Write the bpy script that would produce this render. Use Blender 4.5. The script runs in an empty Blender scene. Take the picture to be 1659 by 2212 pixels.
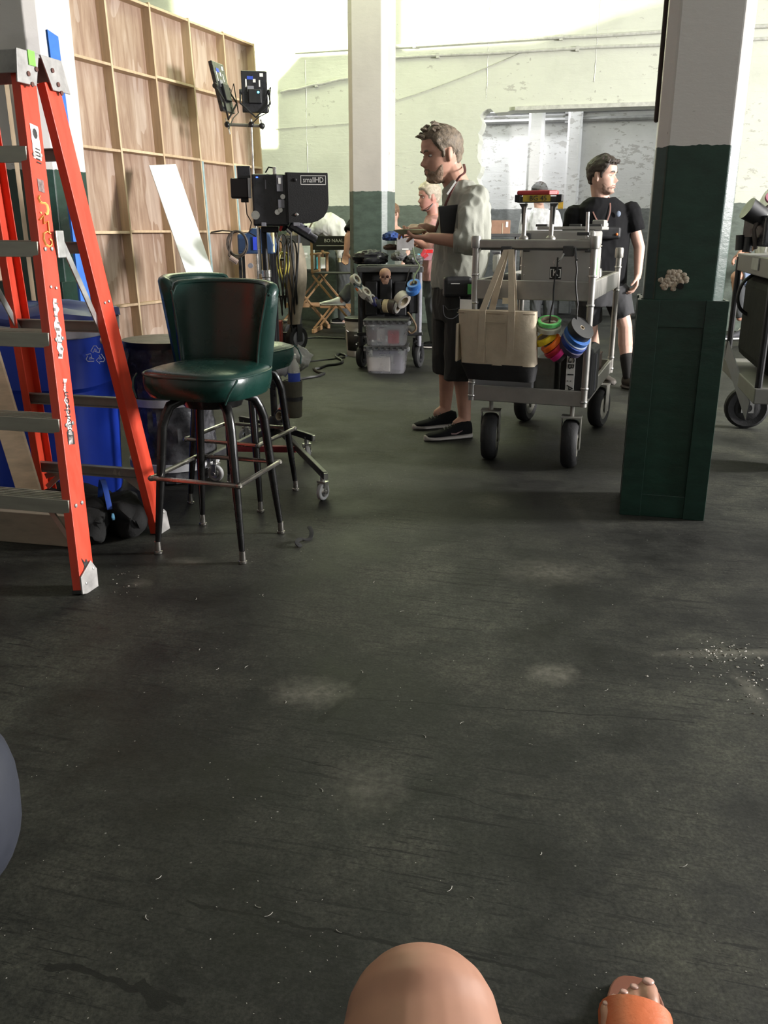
import bpy, bmesh, math, random
from math import sin, cos, pi, radians, sqrt, atan2
from mathutils import Vector, Matrix, noise
random.seed(7)
C = bpy.context.scene.collection
sc = bpy.context.scene
V = Vector

# ------------------------------------------------------------------ camera
F, HOR, CAMH = 1880.0, 498.0, 1.2
TH = math.atan((1106 - HOR) / F); CT, ST = cos(TH), sin(TH)
cam = bpy.data.cameras.new('camera'); co = bpy.data.objects.new('camera', cam); C.objects.link(co)
co.location = (0, 0, CAMH); co.rotation_euler = (pi / 2 - TH, 0, 0)
cam.sensor_fit = 'VERTICAL'; cam.sensor_height = 36.0; cam.lens = 36.0 * F / 2212.0
cam.clip_start = 0.02; cam.clip_end = 200
sc.camera = co

def ray(u, v):
    a = (u - 829.5) / F; b = (1106 - v) / F
    return V((a, CT + b * ST, -ST + b * CT))
def G(u, v, z=0.0):
    r = ray(u, v); t = (z - CAMH) / r.z
    return V((r.x * t, r.y * t, z))
def P(u, v, Y):
    r = ray(u, v); t = Y / r.y
    return V((r.x * t, Y, CAMH + r.z * t))

# ------------------------------------------------------------------ light
w = bpy.data.worlds.new('world'); sc.world = w; w.use_nodes = True
w.node_tree.nodes['Background'].inputs[0].default_value = (0.75, 0.80, 0.85, 1)
w.node_tree.nodes['Background'].inputs[1].default_value = 0.05
sc.view_settings.view_transform = 'Standard'; sc.view_settings.look = 'None'
sc.view_settings.gamma = 1.0; sc.view_settings.use_curve_mapping = False
sc.view_settings.exposure = 0.0

def aim(o, target):
    o.rotation_euler = (V(target) - o.location).to_track_quat('-Z', 'Y').to_euler()
def area(name, loc, target, sx, sy, power, col, spread=180):
    l = bpy.data.lights.new(name, 'AREA'); l.shape = 'RECTANGLE'; l.size = sx; l.size_y = sy
    l.energy = power; l.color = col; l.spread = radians(spread)
    o = bpy.data.objects.new(name, l); C.objects.link(o); o.location = loc; aim(o, target)
    return o
def spot(name, loc, target, power, col, angle, blend=0.1, r=0.05):
    l = bpy.data.lights.new(name, 'SPOT'); l.energy = power; l.color = col
    l.spot_size = radians(angle); l.spot_blend = blend; l.shadow_soft_size = r
    o = bpy.data.objects.new(name, l); C.objects.link(o); o.location = loc; aim(o, target)
    return o
# daylight through the tall opening in the right wall
area('daylight_opening', (8.7, 3.7, 2.7), (-2.0, 6.2, 1.5), 1.1, 1.5, 1750, (1.0, 0.97, 0.94))
# daylight in the room beyond the doorway
area('daylight_beyond', (1.30, 13.1, 4.2), (1.75, 13.7, 1.4), 0.5, 0.4, 120, (0.97, 0.98, 1.0))
area('daylight_beyond_right', (6.5, 12.0, 3.2), (2.6, 13.4, 1.4), 1.2, 1.6, 110, (0.95, 0.97, 1.0))
# weak green tinted work light high up behind the set wall, and weak light from the hall behind the camera
area('ceiling_lamp', (-0.6, 8.2, 4.8), (0.0, 9.2, 0.0), 1.2, 1.2, 46, (0.86, 1.0, 0.60))
area('side_doorway', (8.6, 0.0, 1.9), (-0.7, 3.4, 0.9), 1.5, 2.4, 260, (0.97, 0.98, 1.0))
area('hall_light', (1.0, -2.5, 4.2), (0.0, 2.5, 0.3), 4.0, 2.0, 7, (1.0, 0.95, 0.88))
# film lamp behind the set wall with a shader mask standing in for barn doors: it washes the top of the far wall and a patch at its left
def wallpt(x, z): return V((x, 12.25 - math.tan(radians(15)) * x, z))
fl = spot('film_lamp', (-2.5, 10.35, 3.95), wallpt(1.2, 4.3), 2600, (0.93, 1.0, 0.66), 150, 0.2, 0.03)
def beam_mask(o, regions, soft=.007):
    l = o.data; l.use_nodes = True; t = l.node_tree; em = t.nodes['Emission']
    bpy.context.view_layer.update()
    R3 = o.rotation_euler.to_matrix().inverted(); L = o.location
    tc = t.nodes.new('ShaderNodeTexCoord'); total = None
    for edges in regions:
        prod = None
        for a, b, inside in edges:
            n = (a - L).cross(b - L).normalized()
            if n.dot((inside - L)) < 0: n = -n
            n = R3 @ n
            d = t.nodes.new('ShaderNodeVectorMath'); d.operation = 'DOT_PRODUCT'
            t.links.new(tc.outputs['Normal'], d.inputs[0]); d.inputs[1].default_value = n
            mr = t.nodes.new('ShaderNodeMapRange'); mr.interpolation_type = 'SMOOTHSTEP'
            mr.inputs['From Min'].default_value = -soft; mr.inputs['From Max'].default_value = soft
            t.links.new(d.outputs['Value'], mr.inputs['Value'])
            if prod is None: prod = mr.outputs[0]
            else:
                m = t.nodes.new('ShaderNodeMath'); m.operation = 'MULTIPLY'; t.links.new(prod, m.inputs[0]); t.links.new(mr.outputs[0], m.inputs[1]); prod = m.outputs[0]
        if total is None: total = prod
        else:
            m = t.nodes.new('ShaderNodeMath'); m.operation = 'MAXIMUM'; t.links.new(total, m.inputs[0]); t.links.new(prod, m.inputs[1]); total = m.outputs[0]
    t.links.new(total, em.inputs['Strength'])
beam_mask(fl, [
    [(wallpt(-1.2, 3.36), wallpt(1.9, 3.36), wallpt(0, 4.5)), (wallpt(.10, 3), wallpt(.10, 4), wallpt(-1, 4.5))],  # gap up to the next region is masked out as the middle pillar's shadow
    [(wallpt(-1.2, 3.36), wallpt(1.9, 3.36), wallpt(0, 4.5)), (wallpt(.24, 3), wallpt(.24, 4), wallpt(1, 4.5)), (wallpt(1.85, 3.36), wallpt(3.3, 3.74), wallpt(0, 4.5))],
    [(wallpt(-1.44, 2.0), wallpt(-1.42, 3.1), wallpt(-2.0, 2.5)), (wallpt(-2, 2.27), wallpt(-1.3, 2.27), wallpt(-2.0, 2.5))],
    [(wallpt(-1.45, 3.05), wallpt(-1.1, 3.36), wallpt(-1.6, 3.3)), (wallpt(-2, 3.05), wallpt(-1.3, 3.05), wallpt(-1.6, 3.3))]])

# ------------------------------------------------------------------ helpers
MW = {}
_tmp = bpy.data.scenes.new('workshop')
def evaluated_mesh(o):
    """mesh of o with its modifiers applied, worked out in an otherwise empty scene"""
    _tmp.collection.objects.link(o); vl = _tmp.view_layers[0]; vl.update()
    me = bpy.data.meshes.new_from_object(o.evaluated_get(vl.depsgraph))
    _tmp.collection.objects.unlink(o); return me
def Tr(x, y=None, z=None):
    return Matrix.Translation(V(x) if y is None else V((x, y, z)))
def Rz(a): return Matrix.Rotation(a, 4, 'Z')
def Rx(a): return Matrix.Rotation(a, 4, 'X')
def Ry(a): return Matrix.Rotation(a, 4, 'Y')
def frame(p, z, x=(1, 0, 0)):
    """matrix at p whose local z runs along z, local x as near x as it can"""
    z = V(z).normalized(); x = V(x); x = (x - z * x.dot(z))
    if x.length < 1e-5: x = z.orthogonal()
    x.normalize(); y = z.cross(x)
    m = Matrix((x, y, z)).transposed().to_4x4(); m.translation = V(p)
    return m

class MB:
    def __init__(s): s.v = []; s.f = []
    def add(s, vs, fs, M=None):
        n = len(s.v)
        s.v += [(M @ V(p)) if M is not None else V(p) for p in vs]
        s.f += [tuple(n + i for i in f) for f in fs]; return s
    def box(s, c, d, M=None):
        x, y, z = d[0] / 2, d[1] / 2, d[2] / 2; cx, cy, cz = c
        vs = [(cx + a * x, cy + b * y, cz + e * z) for e in (-1, 1) for b in (-1, 1) for a in (-1, 1)]
        return s.add(vs, [(0, 2, 3, 1), (4, 5, 7, 6), (0, 1, 5, 4), (2, 6, 7, 3), (0, 4, 6, 2), (1, 3, 7, 5)], M)
    def bar(s, p, q, wx, wy, up=(0, 0, 1)):
        """square bar from p to q, wx along up x axis, wy along up"""
        p, q = V(p), V(q); z = q - p; m = frame(p, z, V(up).cross(z) if V(up).cross(z).length > 1e-6 else (1, 0, 0))
        return s.box((0, 0, z.length / 2), (wx, wy, z.length), m)
    def prism(s, poly, h, M=None, z0=0):
        n = len(poly)
        vs = [(x, y, z0) for x, y in poly] + [(x, y, z0 + h) for x, y in poly]
        fs = [tuple(range(n - 1, -1, -1)), tuple(range(n, 2 * n))] + [(i, (i + 1) % n, n + (i + 1) % n, n + i) for i in range(n)]
        return s.add(vs, fs, M)
    def rings(s, R, cap=True, closed=False):
        n = len(R[0]); m = len(R); vs = [p for r in R for p in r]; fs = []
        for j in range(m if closed else m - 1):
            a, b = j * n, ((j + 1) % m) * n
            fs += [(a + i, a + (i + 1) % n, b + (i + 1) % n, b + i) for i in range(n)]
        if cap and not closed: fs += [tuple(range(n - 1, -1, -1)), tuple(range((m - 1) * n, m * n))]
        return s.add(vs, fs)
    def tube(s, pts, r, n=8, closed=False, cap=True, flat=1.0):
        pts = [V(p) for p in pts]; m = len(pts)
        rr = r if isinstance(r, (list, tuple)) else [r] * m
        R = []; ref = None
        for i, p in enumerate(pts):
            a = pts[i - 1] if (i > 0 or closed) else p; b = pts[(i + 1) % m] if (i < m - 1 or closed) else p
            t = (b - a).normalized()
            if ref is None: ref = t.orthogonal() if abs(t.z) > 0.9 else V((0, 0, 1))
            x = ref - t * ref.dot(t)
            if x.length < 1e-4: x = t.orthogonal()
            x.normalize(); y = t.cross(x); ref = x
            R.append([p + x * rr[i] * flat * cos(2 * pi * k / n) + y * rr[i] * sin(2 * pi * k / n) for k in range(n)])
        return s.rings(R, cap, closed)
    def lathe(s, prof, n=20, M=None, cap=True):
        vs = []; fs = []; m = len(prof)
        for r, z in prof: vs += [(r * cos(2 * pi * k / n), r * sin(2 * pi * k / n), z) for k in range(n)]
        for j in range(m - 1):
            a, b = j * n, (j + 1) * n
            fs += [(a + i, a + (i + 1) % n, b + (i + 1) % n, b + i) for i in range(n)]
        if cap: fs += [tuple(range(n - 1, -1, -1)), tuple(range((m - 1) * n, m * n))]
        return s.add(vs, fs, M)
    def ring(s, R, r, hw, M=None, n=28):
        """a hollow roll: outer radius R, inner r, half width hw, axis local z"""
        vs = []; fs = []
        pr = [(r, -hw), (R, -hw), (R, hw), (r, hw)]
        for a, z in pr: vs += [(a * cos(2 * pi * k / n), a * sin(2 * pi * k / n), z) for k in range(n)]
        for j in range(4):
            a, b = j * n, ((j + 1) % 4) * n
            fs += [(a + i, a + (i + 1) % n, b + (i + 1) % n, b + i) for i in range(n)]
        return s.add(vs, fs, M)
    def ball(s, c, r, n=12, M=None):
        rx, ry, rz = r if isinstance(r, (list, tuple)) else (r, r, r)
        m = max(4, n // 2); vs = []; fs = []
        for j in range(1, m):
            a = pi * j / m
            vs += [(c[0] + rx * sin(a) * cos(2 * pi * k / n), c[1] + ry * sin(a) * sin(2 * pi * k / n), c[2] - rz * cos(a)) for k in range(n)]
        for j in range(m - 2):
            a, b = j * n, (j + 1) * n
            fs += [(a + i, a + (i + 1) % n, b + (i + 1) % n, b + i) for i in range(n)]
        vs += [(c[0], c[1], c[2] - rz), (c[0], c[1], c[2] + rz)]; q = len(vs)
        fs += [((i + 1) % n, i, q - 2) for i in range(n)] + [((m - 2) * n + i, (m - 2) * n + (i + 1) % n, q - 1) for i in range(n)]
        return s.add(vs, fs, M)
    def caps(s, p, q, r0, r1, n=14):
        """tapered capsule"""
        p, q = V(p), V(q); z = q - p; L = z.length; m = frame(p, z if L > 1e-6 else (0, 0, 1)); pr = []
        for i in range(5): a = -pi / 2 + (pi / 2) * i / 5; pr.append((max(r0 * cos(a), r0 * .05), r0 * sin(a)))
        pr.append((r0, 0)); pr.append((r1, L))
        for i in range(1, 6): a = (pi / 2) * i / 5; pr.append((max(r1 * cos(a), r1 * .05), L + r1 * sin(a)))
        return s.lathe(pr, n, m)
    def obj(s, name, mat, parent=None, world=False, smooth=35, bevel=0, seg=2, sub=0):
        me = bpy.data.meshes.new(name)
        vs = s.v
        if parent is not None and world:
            inv = MW.get(parent, Matrix()).inverted(); vs = [inv @ p for p in vs]
        me.from_pydata([tuple(p) for p in vs], [], s.f)
        bm = bmesh.new(); bm.from_mesh(me); bmesh.ops.recalc_face_normals(bm, faces=bm.faces); bm.to_mesh(me); bm.free()
        me.materials.append(mat)
        return link(name, me, parent, smooth, bevel, seg, sub)

def link(name, me, parent=None, smooth=35, bevel=0, seg=2, sub=0):
    if smooth:
        me.polygons.foreach_set('use_smooth', [True] * len(me.polygons))
        if smooth < 180: me.set_sharp_from_angle(angle=radians(smooth))
    o = bpy.data.objects.new(name, me); C.objects.link(o)
    if parent is not None: o.parent = parent; MW[o] = MW.get(parent, Matrix())
    if bevel:
        m = o.modifiers.new('bevel', 'BEVEL'); m.width = bevel; m.segments = seg; m.limit_method = 'ANGLE'
    if sub:
        m = o.modifiers.new('sub', 'SUBSURF'); m.levels = sub; m.render_levels = sub
    return o

def tag(o, label, cat, group=None, kind=None):
    if label: o['label'] = label
    if cat: o['category'] = cat
    if group: o['group'] = group
    if kind: o['kind'] = kind
    return o
def thing(name, label, cat, loc=(0, 0, 0), rz=0.0, group=None, kind=None):
    o = bpy.data.objects.new(name, None); C.objects.link(o); o.empty_display_size = .05
    o.location = loc; o.rotation_euler = (0, 0, rz); MW[o] = Tr(V(loc)) @ Rz(rz)
    return tag(o, label, cat, group, kind)
def dup(root, loc, rz, label=None):
    def cp(o, par):
        c = o.copy(); C.objects.link(c); c.parent = par
        for ch in [x for x in bpy.data.objects if x.parent == o]: cp(ch, c)
        return c
    r = cp(root, None); r.location = loc; r.rotation_euler = (0, 0, rz); MW[r] = Tr(V(loc)) @ Rz(rz)
    if label: r['label'] = label
    return r

def text(s, size, M, mat, parent=None, name='lettering', ext=.0008, world=False, font=None, xs=1.0):
    cu = bpy.data.curves.new(name, 'FONT'); cu.body = s; cu.size = size; cu.extrude = ext
    cu.align_x = 'CENTER'; cu.align_y = 'CENTER'; cu.resolution_u = 2
    o = bpy.data.objects.new(name, cu)
    me = evaluated_mesh(o)
    bpy.data.objects.remove(o); bpy.data.curves.remove(cu)
    if parent is not None and world: M = MW.get(parent, Matrix()).inverted() @ M
    me.transform(M @ Matrix.Diagonal((xs, 1, 1, 1)))
    me.materials.clear(); me.materials.append(mat)
    return link(name, me, parent, 0)

def fused(mb, name, mat, voxel, parent=None, smooth=3, wrinkle=0, wscale=9, world=True, carve=None):
    """all closed pieces of mb grown together into one continuous skin"""
    me = bpy.data.meshes.new(name); me.from_pydata([tuple(p) for p in mb.v], [], mb.f)
    bm = bmesh.new(); bm.from_mesh(me); bmesh.ops.recalc_face_normals(bm, faces=bm.faces); bm.to_mesh(me); bm.free()
    t = bpy.data.objects.new(name, me)
    m = t.modifiers.new('r', 'REMESH'); m.mode = 'VOXEL'; m.voxel_size = voxel
    if smooth:
        m = t.modifiers.new('s', 'SMOOTH'); m.factor = .5; m.iterations = smooth
    out = evaluated_mesh(t)
    bpy.data.objects.remove(t); bpy.data.meshes.remove(me)
    if wrinkle:
        n_ = len(out.vertices); cs = [0.0] * (n_ * 3); ns = [0.0] * (n_ * 3)
        out.vertices.foreach_get('co', cs); out.vertices.foreach_get('normal', ns)
        for i in range(0, n_ * 3, 3):
            x, y, z = cs[i], cs[i + 1], cs[i + 2]
            a = noise.noise(V((x * wscale, y * wscale, z * wscale * .55 + 3)))
            b = noise.noise(V((x * wscale * 2.3 + 5, y * wscale * 2.3, z * wscale * 1.1)))
            d = wrinkle * (-abs(a) * 1.9 + .5 - abs(b) * .9 + .2)
            cs[i] = x + ns[i] * d; cs[i + 1] = y + ns[i + 1] * d; cs[i + 2] = z + ns[i + 2] * d
        out.vertices.foreach_set('co', cs)
    if carve:
        bm = bmesh.new(); bm.from_mesh(out)
        bmesh.ops.delete(bm, geom=[f for f in bm.faces if carve(f.calc_center_median())], context='FACES')
        bm.to_mesh(out); bm.free()
    if parent is not None and world: out.transform(MW.get(parent, Matrix()).inverted())
    out.materials.clear(); out.materials.append(mat)
    return link(name, out, parent, 180)

# ------------------------------------------------------------------ materials
def nt(name):
    m = bpy.data.materials.new(name); m.use_nodes = True
    t = m.node_tree; return m, t, t.nodes['Principled BSDF']
def N(t, typ, **kw):
    n = t.nodes.new(typ)
    for k, v in kw.items():
        if k in n.inputs: n.inputs[k].default_value = v
        else: setattr(n, k, v)
    return n
def ramp(t, fac, stops):
    r = t.nodes.new('ShaderNodeValToRGB'); e = r.color_ramp.elements
    while len(e) < len(stops): e.new(.5)
    for i, (p, c) in enumerate(stops):
        e[i].position = p; e[i].color = c if len(c) == 4 else (*c, 1)
    t.links.new(fac, r.inputs[0]); return r.outputs[0]
def mix(t, fac, a, b, mode='MIX'):
    n = t.nodes.new('ShaderNodeMix'); n.data_type = 'RGBA'; n.blend_type = mode
    for s, i in ((fac, 0), (a, 6), (b, 7)):
        if isinstance(s, (int, float)): n.inputs[i].default_value = s
        elif isinstance(s, tuple): n.inputs[i].default_value = s if len(s) == 4 else (*s, 1)
        else: t.links.new(s, n.inputs[i])
    return n.outputs[2]
def math_(t, op, a, b=0.0, clamp=False):
    n = t.nodes.new('ShaderNodeMath'); n.operation = op; n.use_clamp = clamp
    for s, i in ((a, 0), (b, 1)):
        if isinstance(s, (int, float)): n.inputs[i].default_value = s
        else: t.links.new(s, n.inputs[i])
    return n.outputs[0]
def noise_(t, scale, detail=4, rough=.55, vec=None, dist=0):
    n = N(t, 'ShaderNodeTexNoise', Scale=scale, Detail=detail, Roughness=rough, Distortion=dist)
    if vec is not None: t.links.new(vec, n.inputs['Vector'])
    return n.outputs['Fac']
def objco(t): return N(t, 'ShaderNodeTexCoord').outputs['Object']
def worldco(t): return N(t, 'ShaderNodeNewGeometry').outputs['Position']
def mapped(t, vec, scale=(1, 1, 1), rot=(0, 0, 0), loc=(0, 0, 0)):
    n = t.nodes.new('ShaderNodeMapping'); n.inputs['Scale'].default_value = scale
    n.inputs['Rotation'].default_value = rot; n.inputs['Location'].default_value = loc
    t.links.new(vec, n.inputs['Vector']); return n.outputs[0]
def bump_(t, b, h, strength, dist=.01):
    n = N(t, 'ShaderNodeBump', Strength=strength, Distance=dist); t.links.new(h, n.inputs['Height'])
    t.links.new(n.outputs[0], b.inputs['Normal'])
_mats = {}
def mat(name, col, rough=.5, metal=0.0, var=.18, scale=14, bump=0.0, bscale=90, spec=.5, alpha=1, trans=0, emit=0, stretch=None, coat=0):
    if name in _mats: return _mats[name]
    m, t, b = nt(name)
    v = objco(t)
    if stretch: v = mapped(t, v, stretch)
    n = noise_(t, scale, 4, .6, v)
    lo = tuple(c * (1 - var) for c in col); hi = tuple(min(1, c * (1 + var)) for c in col)
    t.links.new(ramp(t, n, [(.3, lo), (.7, hi)]), b.inputs['Base Color'])
    r = ramp(t, n, [(.3, (max(0, rough - .07),) * 3), (.7, (min(1, rough + .07),) * 3)])
    t.links.new(r, b.inputs['Roughness'])
    b.inputs['Metallic'].default_value = metal; b.inputs['Specular IOR Level'].default_value = spec
    b.inputs['Transmission Weight'].default_value = trans; b.inputs['Coat Weight'].default_value = coat
    if alpha < 1: b.inputs['Alpha'].default_value = alpha
    if emit:
        b.inputs['Emission Color'].default_value = (*col, 1); b.inputs['Emission Strength'].default_value = emit
    if bump: bump_(t, b, noise_(t, bscale, 3, .6, v), bump, .004)
    _mats[name] = m; return m
# ------------------------------------------------------------------ materials of the hall
A = radians(15)                        # the hall's grid is turned 15 degrees
DW, DS = V((cos(A), -sin(A), 0)), V((sin(A), cos(A), 0))   # along the far wall / away from the camera

def painted(name, white, green, line=1.515, peel=.62, boards=True, gloss=.55, dirty=.5):
    m, t, b = nt(name); p = worldco(t)
    sep = N(t, 'ShaderNodeSeparateXYZ'); t.links.new(p, sep.inputs[0]); z = sep.outputs[2]
    big = noise_(t, 1.3, 5, .6, p); fine = noise_(t, 9, 6, .65, mapped(t, p, (1, 1, 2.2)))
    wcol = ramp(t, big, [(.3, tuple(c * .86 for c in white)), (.5, white), (.75, tuple(min(1, c * 1.06) for c in white))])
    gcol = ramp(t, fine, [(.3, tuple(c * .7 for c in green)), (.7, tuple(c * 1.25 for c in green))])
    edge = math_(t, 'ADD', z, math_(t, 'MULTIPLY', math_(t, 'SUBTRACT', noise_(t, 22, 2, .5, p), .5), .02))
    up = math_(t, 'GREATER_THAN', edge, line)
    col = mix(t, up, gcol, wcol)
    patches = math_(t, 'GREATER_THAN', math_(t, 'ADD', math_(t, 'MULTIPLY', fine, .62), math_(t, 'MULTIPLY', big, .42)), peel)
    col = mix(t, math_(t, 'MULTIPLY', math_(t, 'MULTIPLY', patches, up), dirty), col, (.30, .28, .26))
    vo = N(t, 'ShaderNodeTexVoronoi', Scale=7.0); t.links.new(mapped(t, p, (1, 1, .6)), vo.inputs['Vector'])
    spots = math_(t, 'LESS_THAN', vo.outputs['Distance'], math_(t, 'MULTIPLY', math_(t, 'SUBTRACT', big, .42), .42))
    col = mix(t, math_(t, 'MULTIPLY', spots, .45), col, (.22, .21, .19))
    t.links.new(col, b.inputs['Base Color'])
    b.inputs['Roughness'].default_value = gloss
    h = math_(t, 'MULTIPLY', fine, .5)
    if boards:
        s = math_(t, 'FRACT', math_(t, 'MULTIPLY', z, 5.5)); line_ = math_(t, 'LESS_THAN', s, .05)
        h = math_(t, 'ADD', h, math_(t, 'MULTIPLY', line_, -.35))
    h = math_(t, 'SUBTRACT', h, math_(t, 'MULTIPLY', patches, .3))
    bump_(t, b, h, .55 if boards else .28, .02 if boards else .012)
    return m
M_wall = painted('wall_paint', (.61, .625, .545), (.115, .14, .12), 1.515, .635)
M_wall2 = painted('far_room_paint', (.72, .72, .72), (.19, .20, .20), 1.50, .572)
M_pillar = painted('pillar_paint', (.66, .63, .60), (.012, .042, .028), 1.515, .66, False, .33)
M_pillar2 = painted('pillar_paint_pale_green', (.62, .58, .55), (.10, .135, .115), 1.515, .645, False, .4)
M_guard = painted('guard_paint', (.011, .036, .025), (.011, .036, .025), 5, 2, False, .30)

def floor_mat():
    m, t, b = nt('worn_concrete'); p = worldco(t)
    q = mapped(t, p, (1, 1, 1), (0, 0, A))
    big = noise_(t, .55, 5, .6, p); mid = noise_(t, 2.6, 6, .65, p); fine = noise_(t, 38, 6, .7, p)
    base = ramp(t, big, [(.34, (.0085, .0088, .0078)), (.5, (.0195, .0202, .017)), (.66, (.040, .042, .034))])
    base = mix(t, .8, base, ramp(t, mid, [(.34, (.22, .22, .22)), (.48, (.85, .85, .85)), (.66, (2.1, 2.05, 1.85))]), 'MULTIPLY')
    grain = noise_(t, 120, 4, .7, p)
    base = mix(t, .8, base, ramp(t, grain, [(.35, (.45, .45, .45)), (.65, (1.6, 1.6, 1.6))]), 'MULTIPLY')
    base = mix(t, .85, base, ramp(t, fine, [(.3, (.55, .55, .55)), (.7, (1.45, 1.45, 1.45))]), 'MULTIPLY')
    # drag marks running along the hall
    s1 = noise_(t, 5, 6, .75, mapped(t, q, (.55, 9, 1))); s2 = noise_(t, 11, 5, .7, mapped(t, q, (.5, 7, 1), (0, 0, .06)))
    zone = ramp(t, noise_(t, 1.0, 2, .5, p), [(.36, (.15,) * 3), (.56, (1, 1, 1))])
    k = math_(t, 'GREATER_THAN', s1, .585); k2 = math_(t, 'GREATER_THAN', s2, .60)
    scr = math_(t, 'MULTIPLY', math_(t, 'MAXIMUM', k, k2), zone)
    col = mix(t, math_(t, 'MULTIPLY', scr, .75), base, (.004, .004, .0035))
    # long cracks
    cr = None
    for (u0, v0, u1, v1, wd) in ((530, 1490, 1500, 1560, .006), (690, 1560, 790, 1460, .022), (400, 1950, 1200, 2110, .007), (105, 2080, 400, 2165, .012), (300, 2120, 350, 2180, .02), (690, 1085, 940, 1108, .004), (690, 1075, 700, 1092, .004), (640, 1640, 1080, 1750, .004)):
        a, c = G(u0, v0), G(u1, v1); d = (c - a).normalized(); L = (c - a).length
        ang = atan2(d.y, d.x)
        mp = N(t, 'ShaderNodeVectorMath', operation='SUBTRACT'); t.links.new(p, mp.inputs[0]); mp.inputs[1].default_value = a
        loc = mapped(t, mp.outputs[0], (1, 1, 1), (0, 0, -ang)); sp = N(t, 'ShaderNodeSeparateXYZ'); t.links.new(loc, sp.inputs[0])
        wob = math_(t, 'MULTIPLY', math_(t, 'SUBTRACT', noise_(t, 9, 4, .6, p), .5), .05)
        yy = math_(t, 'ABSOLUTE', math_(t, 'ADD', sp.outputs[1], wob))
        wv = math_(t, 'MULTIPLY', noise_(t, 14, 3, .6, p), wd)
        a1 = math_(t, 'LESS_THAN', yy, wv)
        a2 = math_(t, 'MULTIPLY', math_(t, 'GREATER_THAN', sp.outputs[0], 0), math_(t, 'LESS_THAN', sp.outputs[0], L))
        e = math_(t, 'MULTIPLY', a1, a2); cr = e if cr is None else math_(t, 'MAXIMUM', cr, e)
    col = mix(t, math_(t, 'MULTIPLY', cr, .85), col, (.005, .005, .004))
    # pale worn spots
    pale = None
    for (u, v, rx, ry, s) in ((1195, 1455, .09, .075, 1), (668, 1495, .13, .10, .7), (790, 1700, .11, .12, .45), (1190, 1235, .22, .16, .5), (410, 1213, .10, .06, .5), (1060, 1085, .12, .16, .4), (1545, 1412, .24, .035, .75), (1620, 1490, .035, .12, .8), (1615, 1410, .12, .03, 1.0), (1240, 1095, .05, .35, .25), (300, 1260, .06, .05, .4)):
        c = G(u, v); mp = N(t, 'ShaderNodeVectorMath', operation='SUBTRACT'); t.links.new(p, mp.inputs[0]); mp.inputs[1].default_value = c
        sc_ = mapped(t, mp.outputs[0], (1 / rx, 1 / ry, 1)); ln = N(t, 'ShaderNodeVectorMath', operation='LENGTH'); t.links.new(sc_, ln.inputs[0])
        dd = math_(t, 'ADD', ln.outputs['Value'], math_(t, 'MULTIPLY', math_(t, 'SUBTRACT', noise_(t, 16, 5, .7, p), .5), 1.3))
        e = math_(t, 'MULTIPLY', math_(t, 'SUBTRACT', 1.0, math_(t, 'SMOOTHSTEP', dd, 0) if False else dd, True), s * 1.4, True)
        pale = e if pale is None else math_(t, 'MAXIMUM', pale, e)
    pale = math_(t, 'MULTIPLY', pale, ramp(t, fine, [(.3, (.25,) * 3), (.65, (1,) * 3)]))
    col = mix(t, pale, col, (.115, .11, .09))
    # grit
    vo = N(t, 'ShaderNodeTexVoronoi', Scale=26.0); t.links.new(p, vo.inputs['Vector'])
    vc = N(t, 'ShaderNodeSeparateColor'); t.links.new(vo.outputs['Color'], vc.inputs[0])
    g = math_(t, 'MULTIPLY', math_(t, 'LESS_THAN', vo.outputs['Distance'], .06), math_(t, 'GREATER_THAN', vc.outputs[0], .80))
    col = mix(t, math_(t, 'MULTIPLY', g, .5), col, (.30, .29, .27))
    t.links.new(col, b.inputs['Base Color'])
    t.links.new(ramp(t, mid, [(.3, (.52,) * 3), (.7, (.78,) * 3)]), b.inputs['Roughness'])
    b.inputs['Specular IOR Level'].default_value = .26
    h = math_(t, 'SUBTRACT', math_(t, 'ADD', math_(t, 'MULTIPLY', fine, .5), math_(t, 'MULTIPLY', mid, .5)), math_(t, 'ADD', math_(t, 'MULTIPLY', scr, .35), math_(t, 'MULTIPLY', cr, .9)))
    bump_(t, b, h, .35, .006)
    return m
M_floor = floor_mat()
M_ceil = mat('ceiling_paint', (.42, .43, .40), .8, var=.1, scale=2)
M_dim = mat('side_wall_paint', (.33, .33, .31), .75, var=.2, scale=2)
M_pipe = mat('pipe_paint', (.50, .50, .46), .55, var=.2, scale=20)

# ------------------------------------------------------------------ setting
def struct(o, label=None):
    o['kind'] = 'structure'
    if label: o['label'] = label
    return o
WY = 12.25; SL = -math.tan(A)                        # far wall runs through (0, WY)
def W(x): return V((x, WY + SL * x, 0))
struct(MB().box((0, 6.5, -.06), (24, 25, .12)).obj('floor', M_floor, smooth=0), 'dark worn concrete floor with scratches, stains and grit')
struct(MB().box((0, 6.5, 5.05), (24, 25, .1)).obj('ceiling', M_ceil, smooth=0), 'plain concrete ceiling above the hall')

# far wall: a frame around the broken doorway, built in wall coordinates (x along the wall, y away, z up)
WM = Tr(0, WY, 0) @ Rz(-A)
DX0, DX1, DZ = 1.26, 3.86, 2.60
def wallpiece(poly):
    return MB().prism(poly, .32, WM @ Rx(pi / 2) @ Tr(0, 0, -.32))
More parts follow.
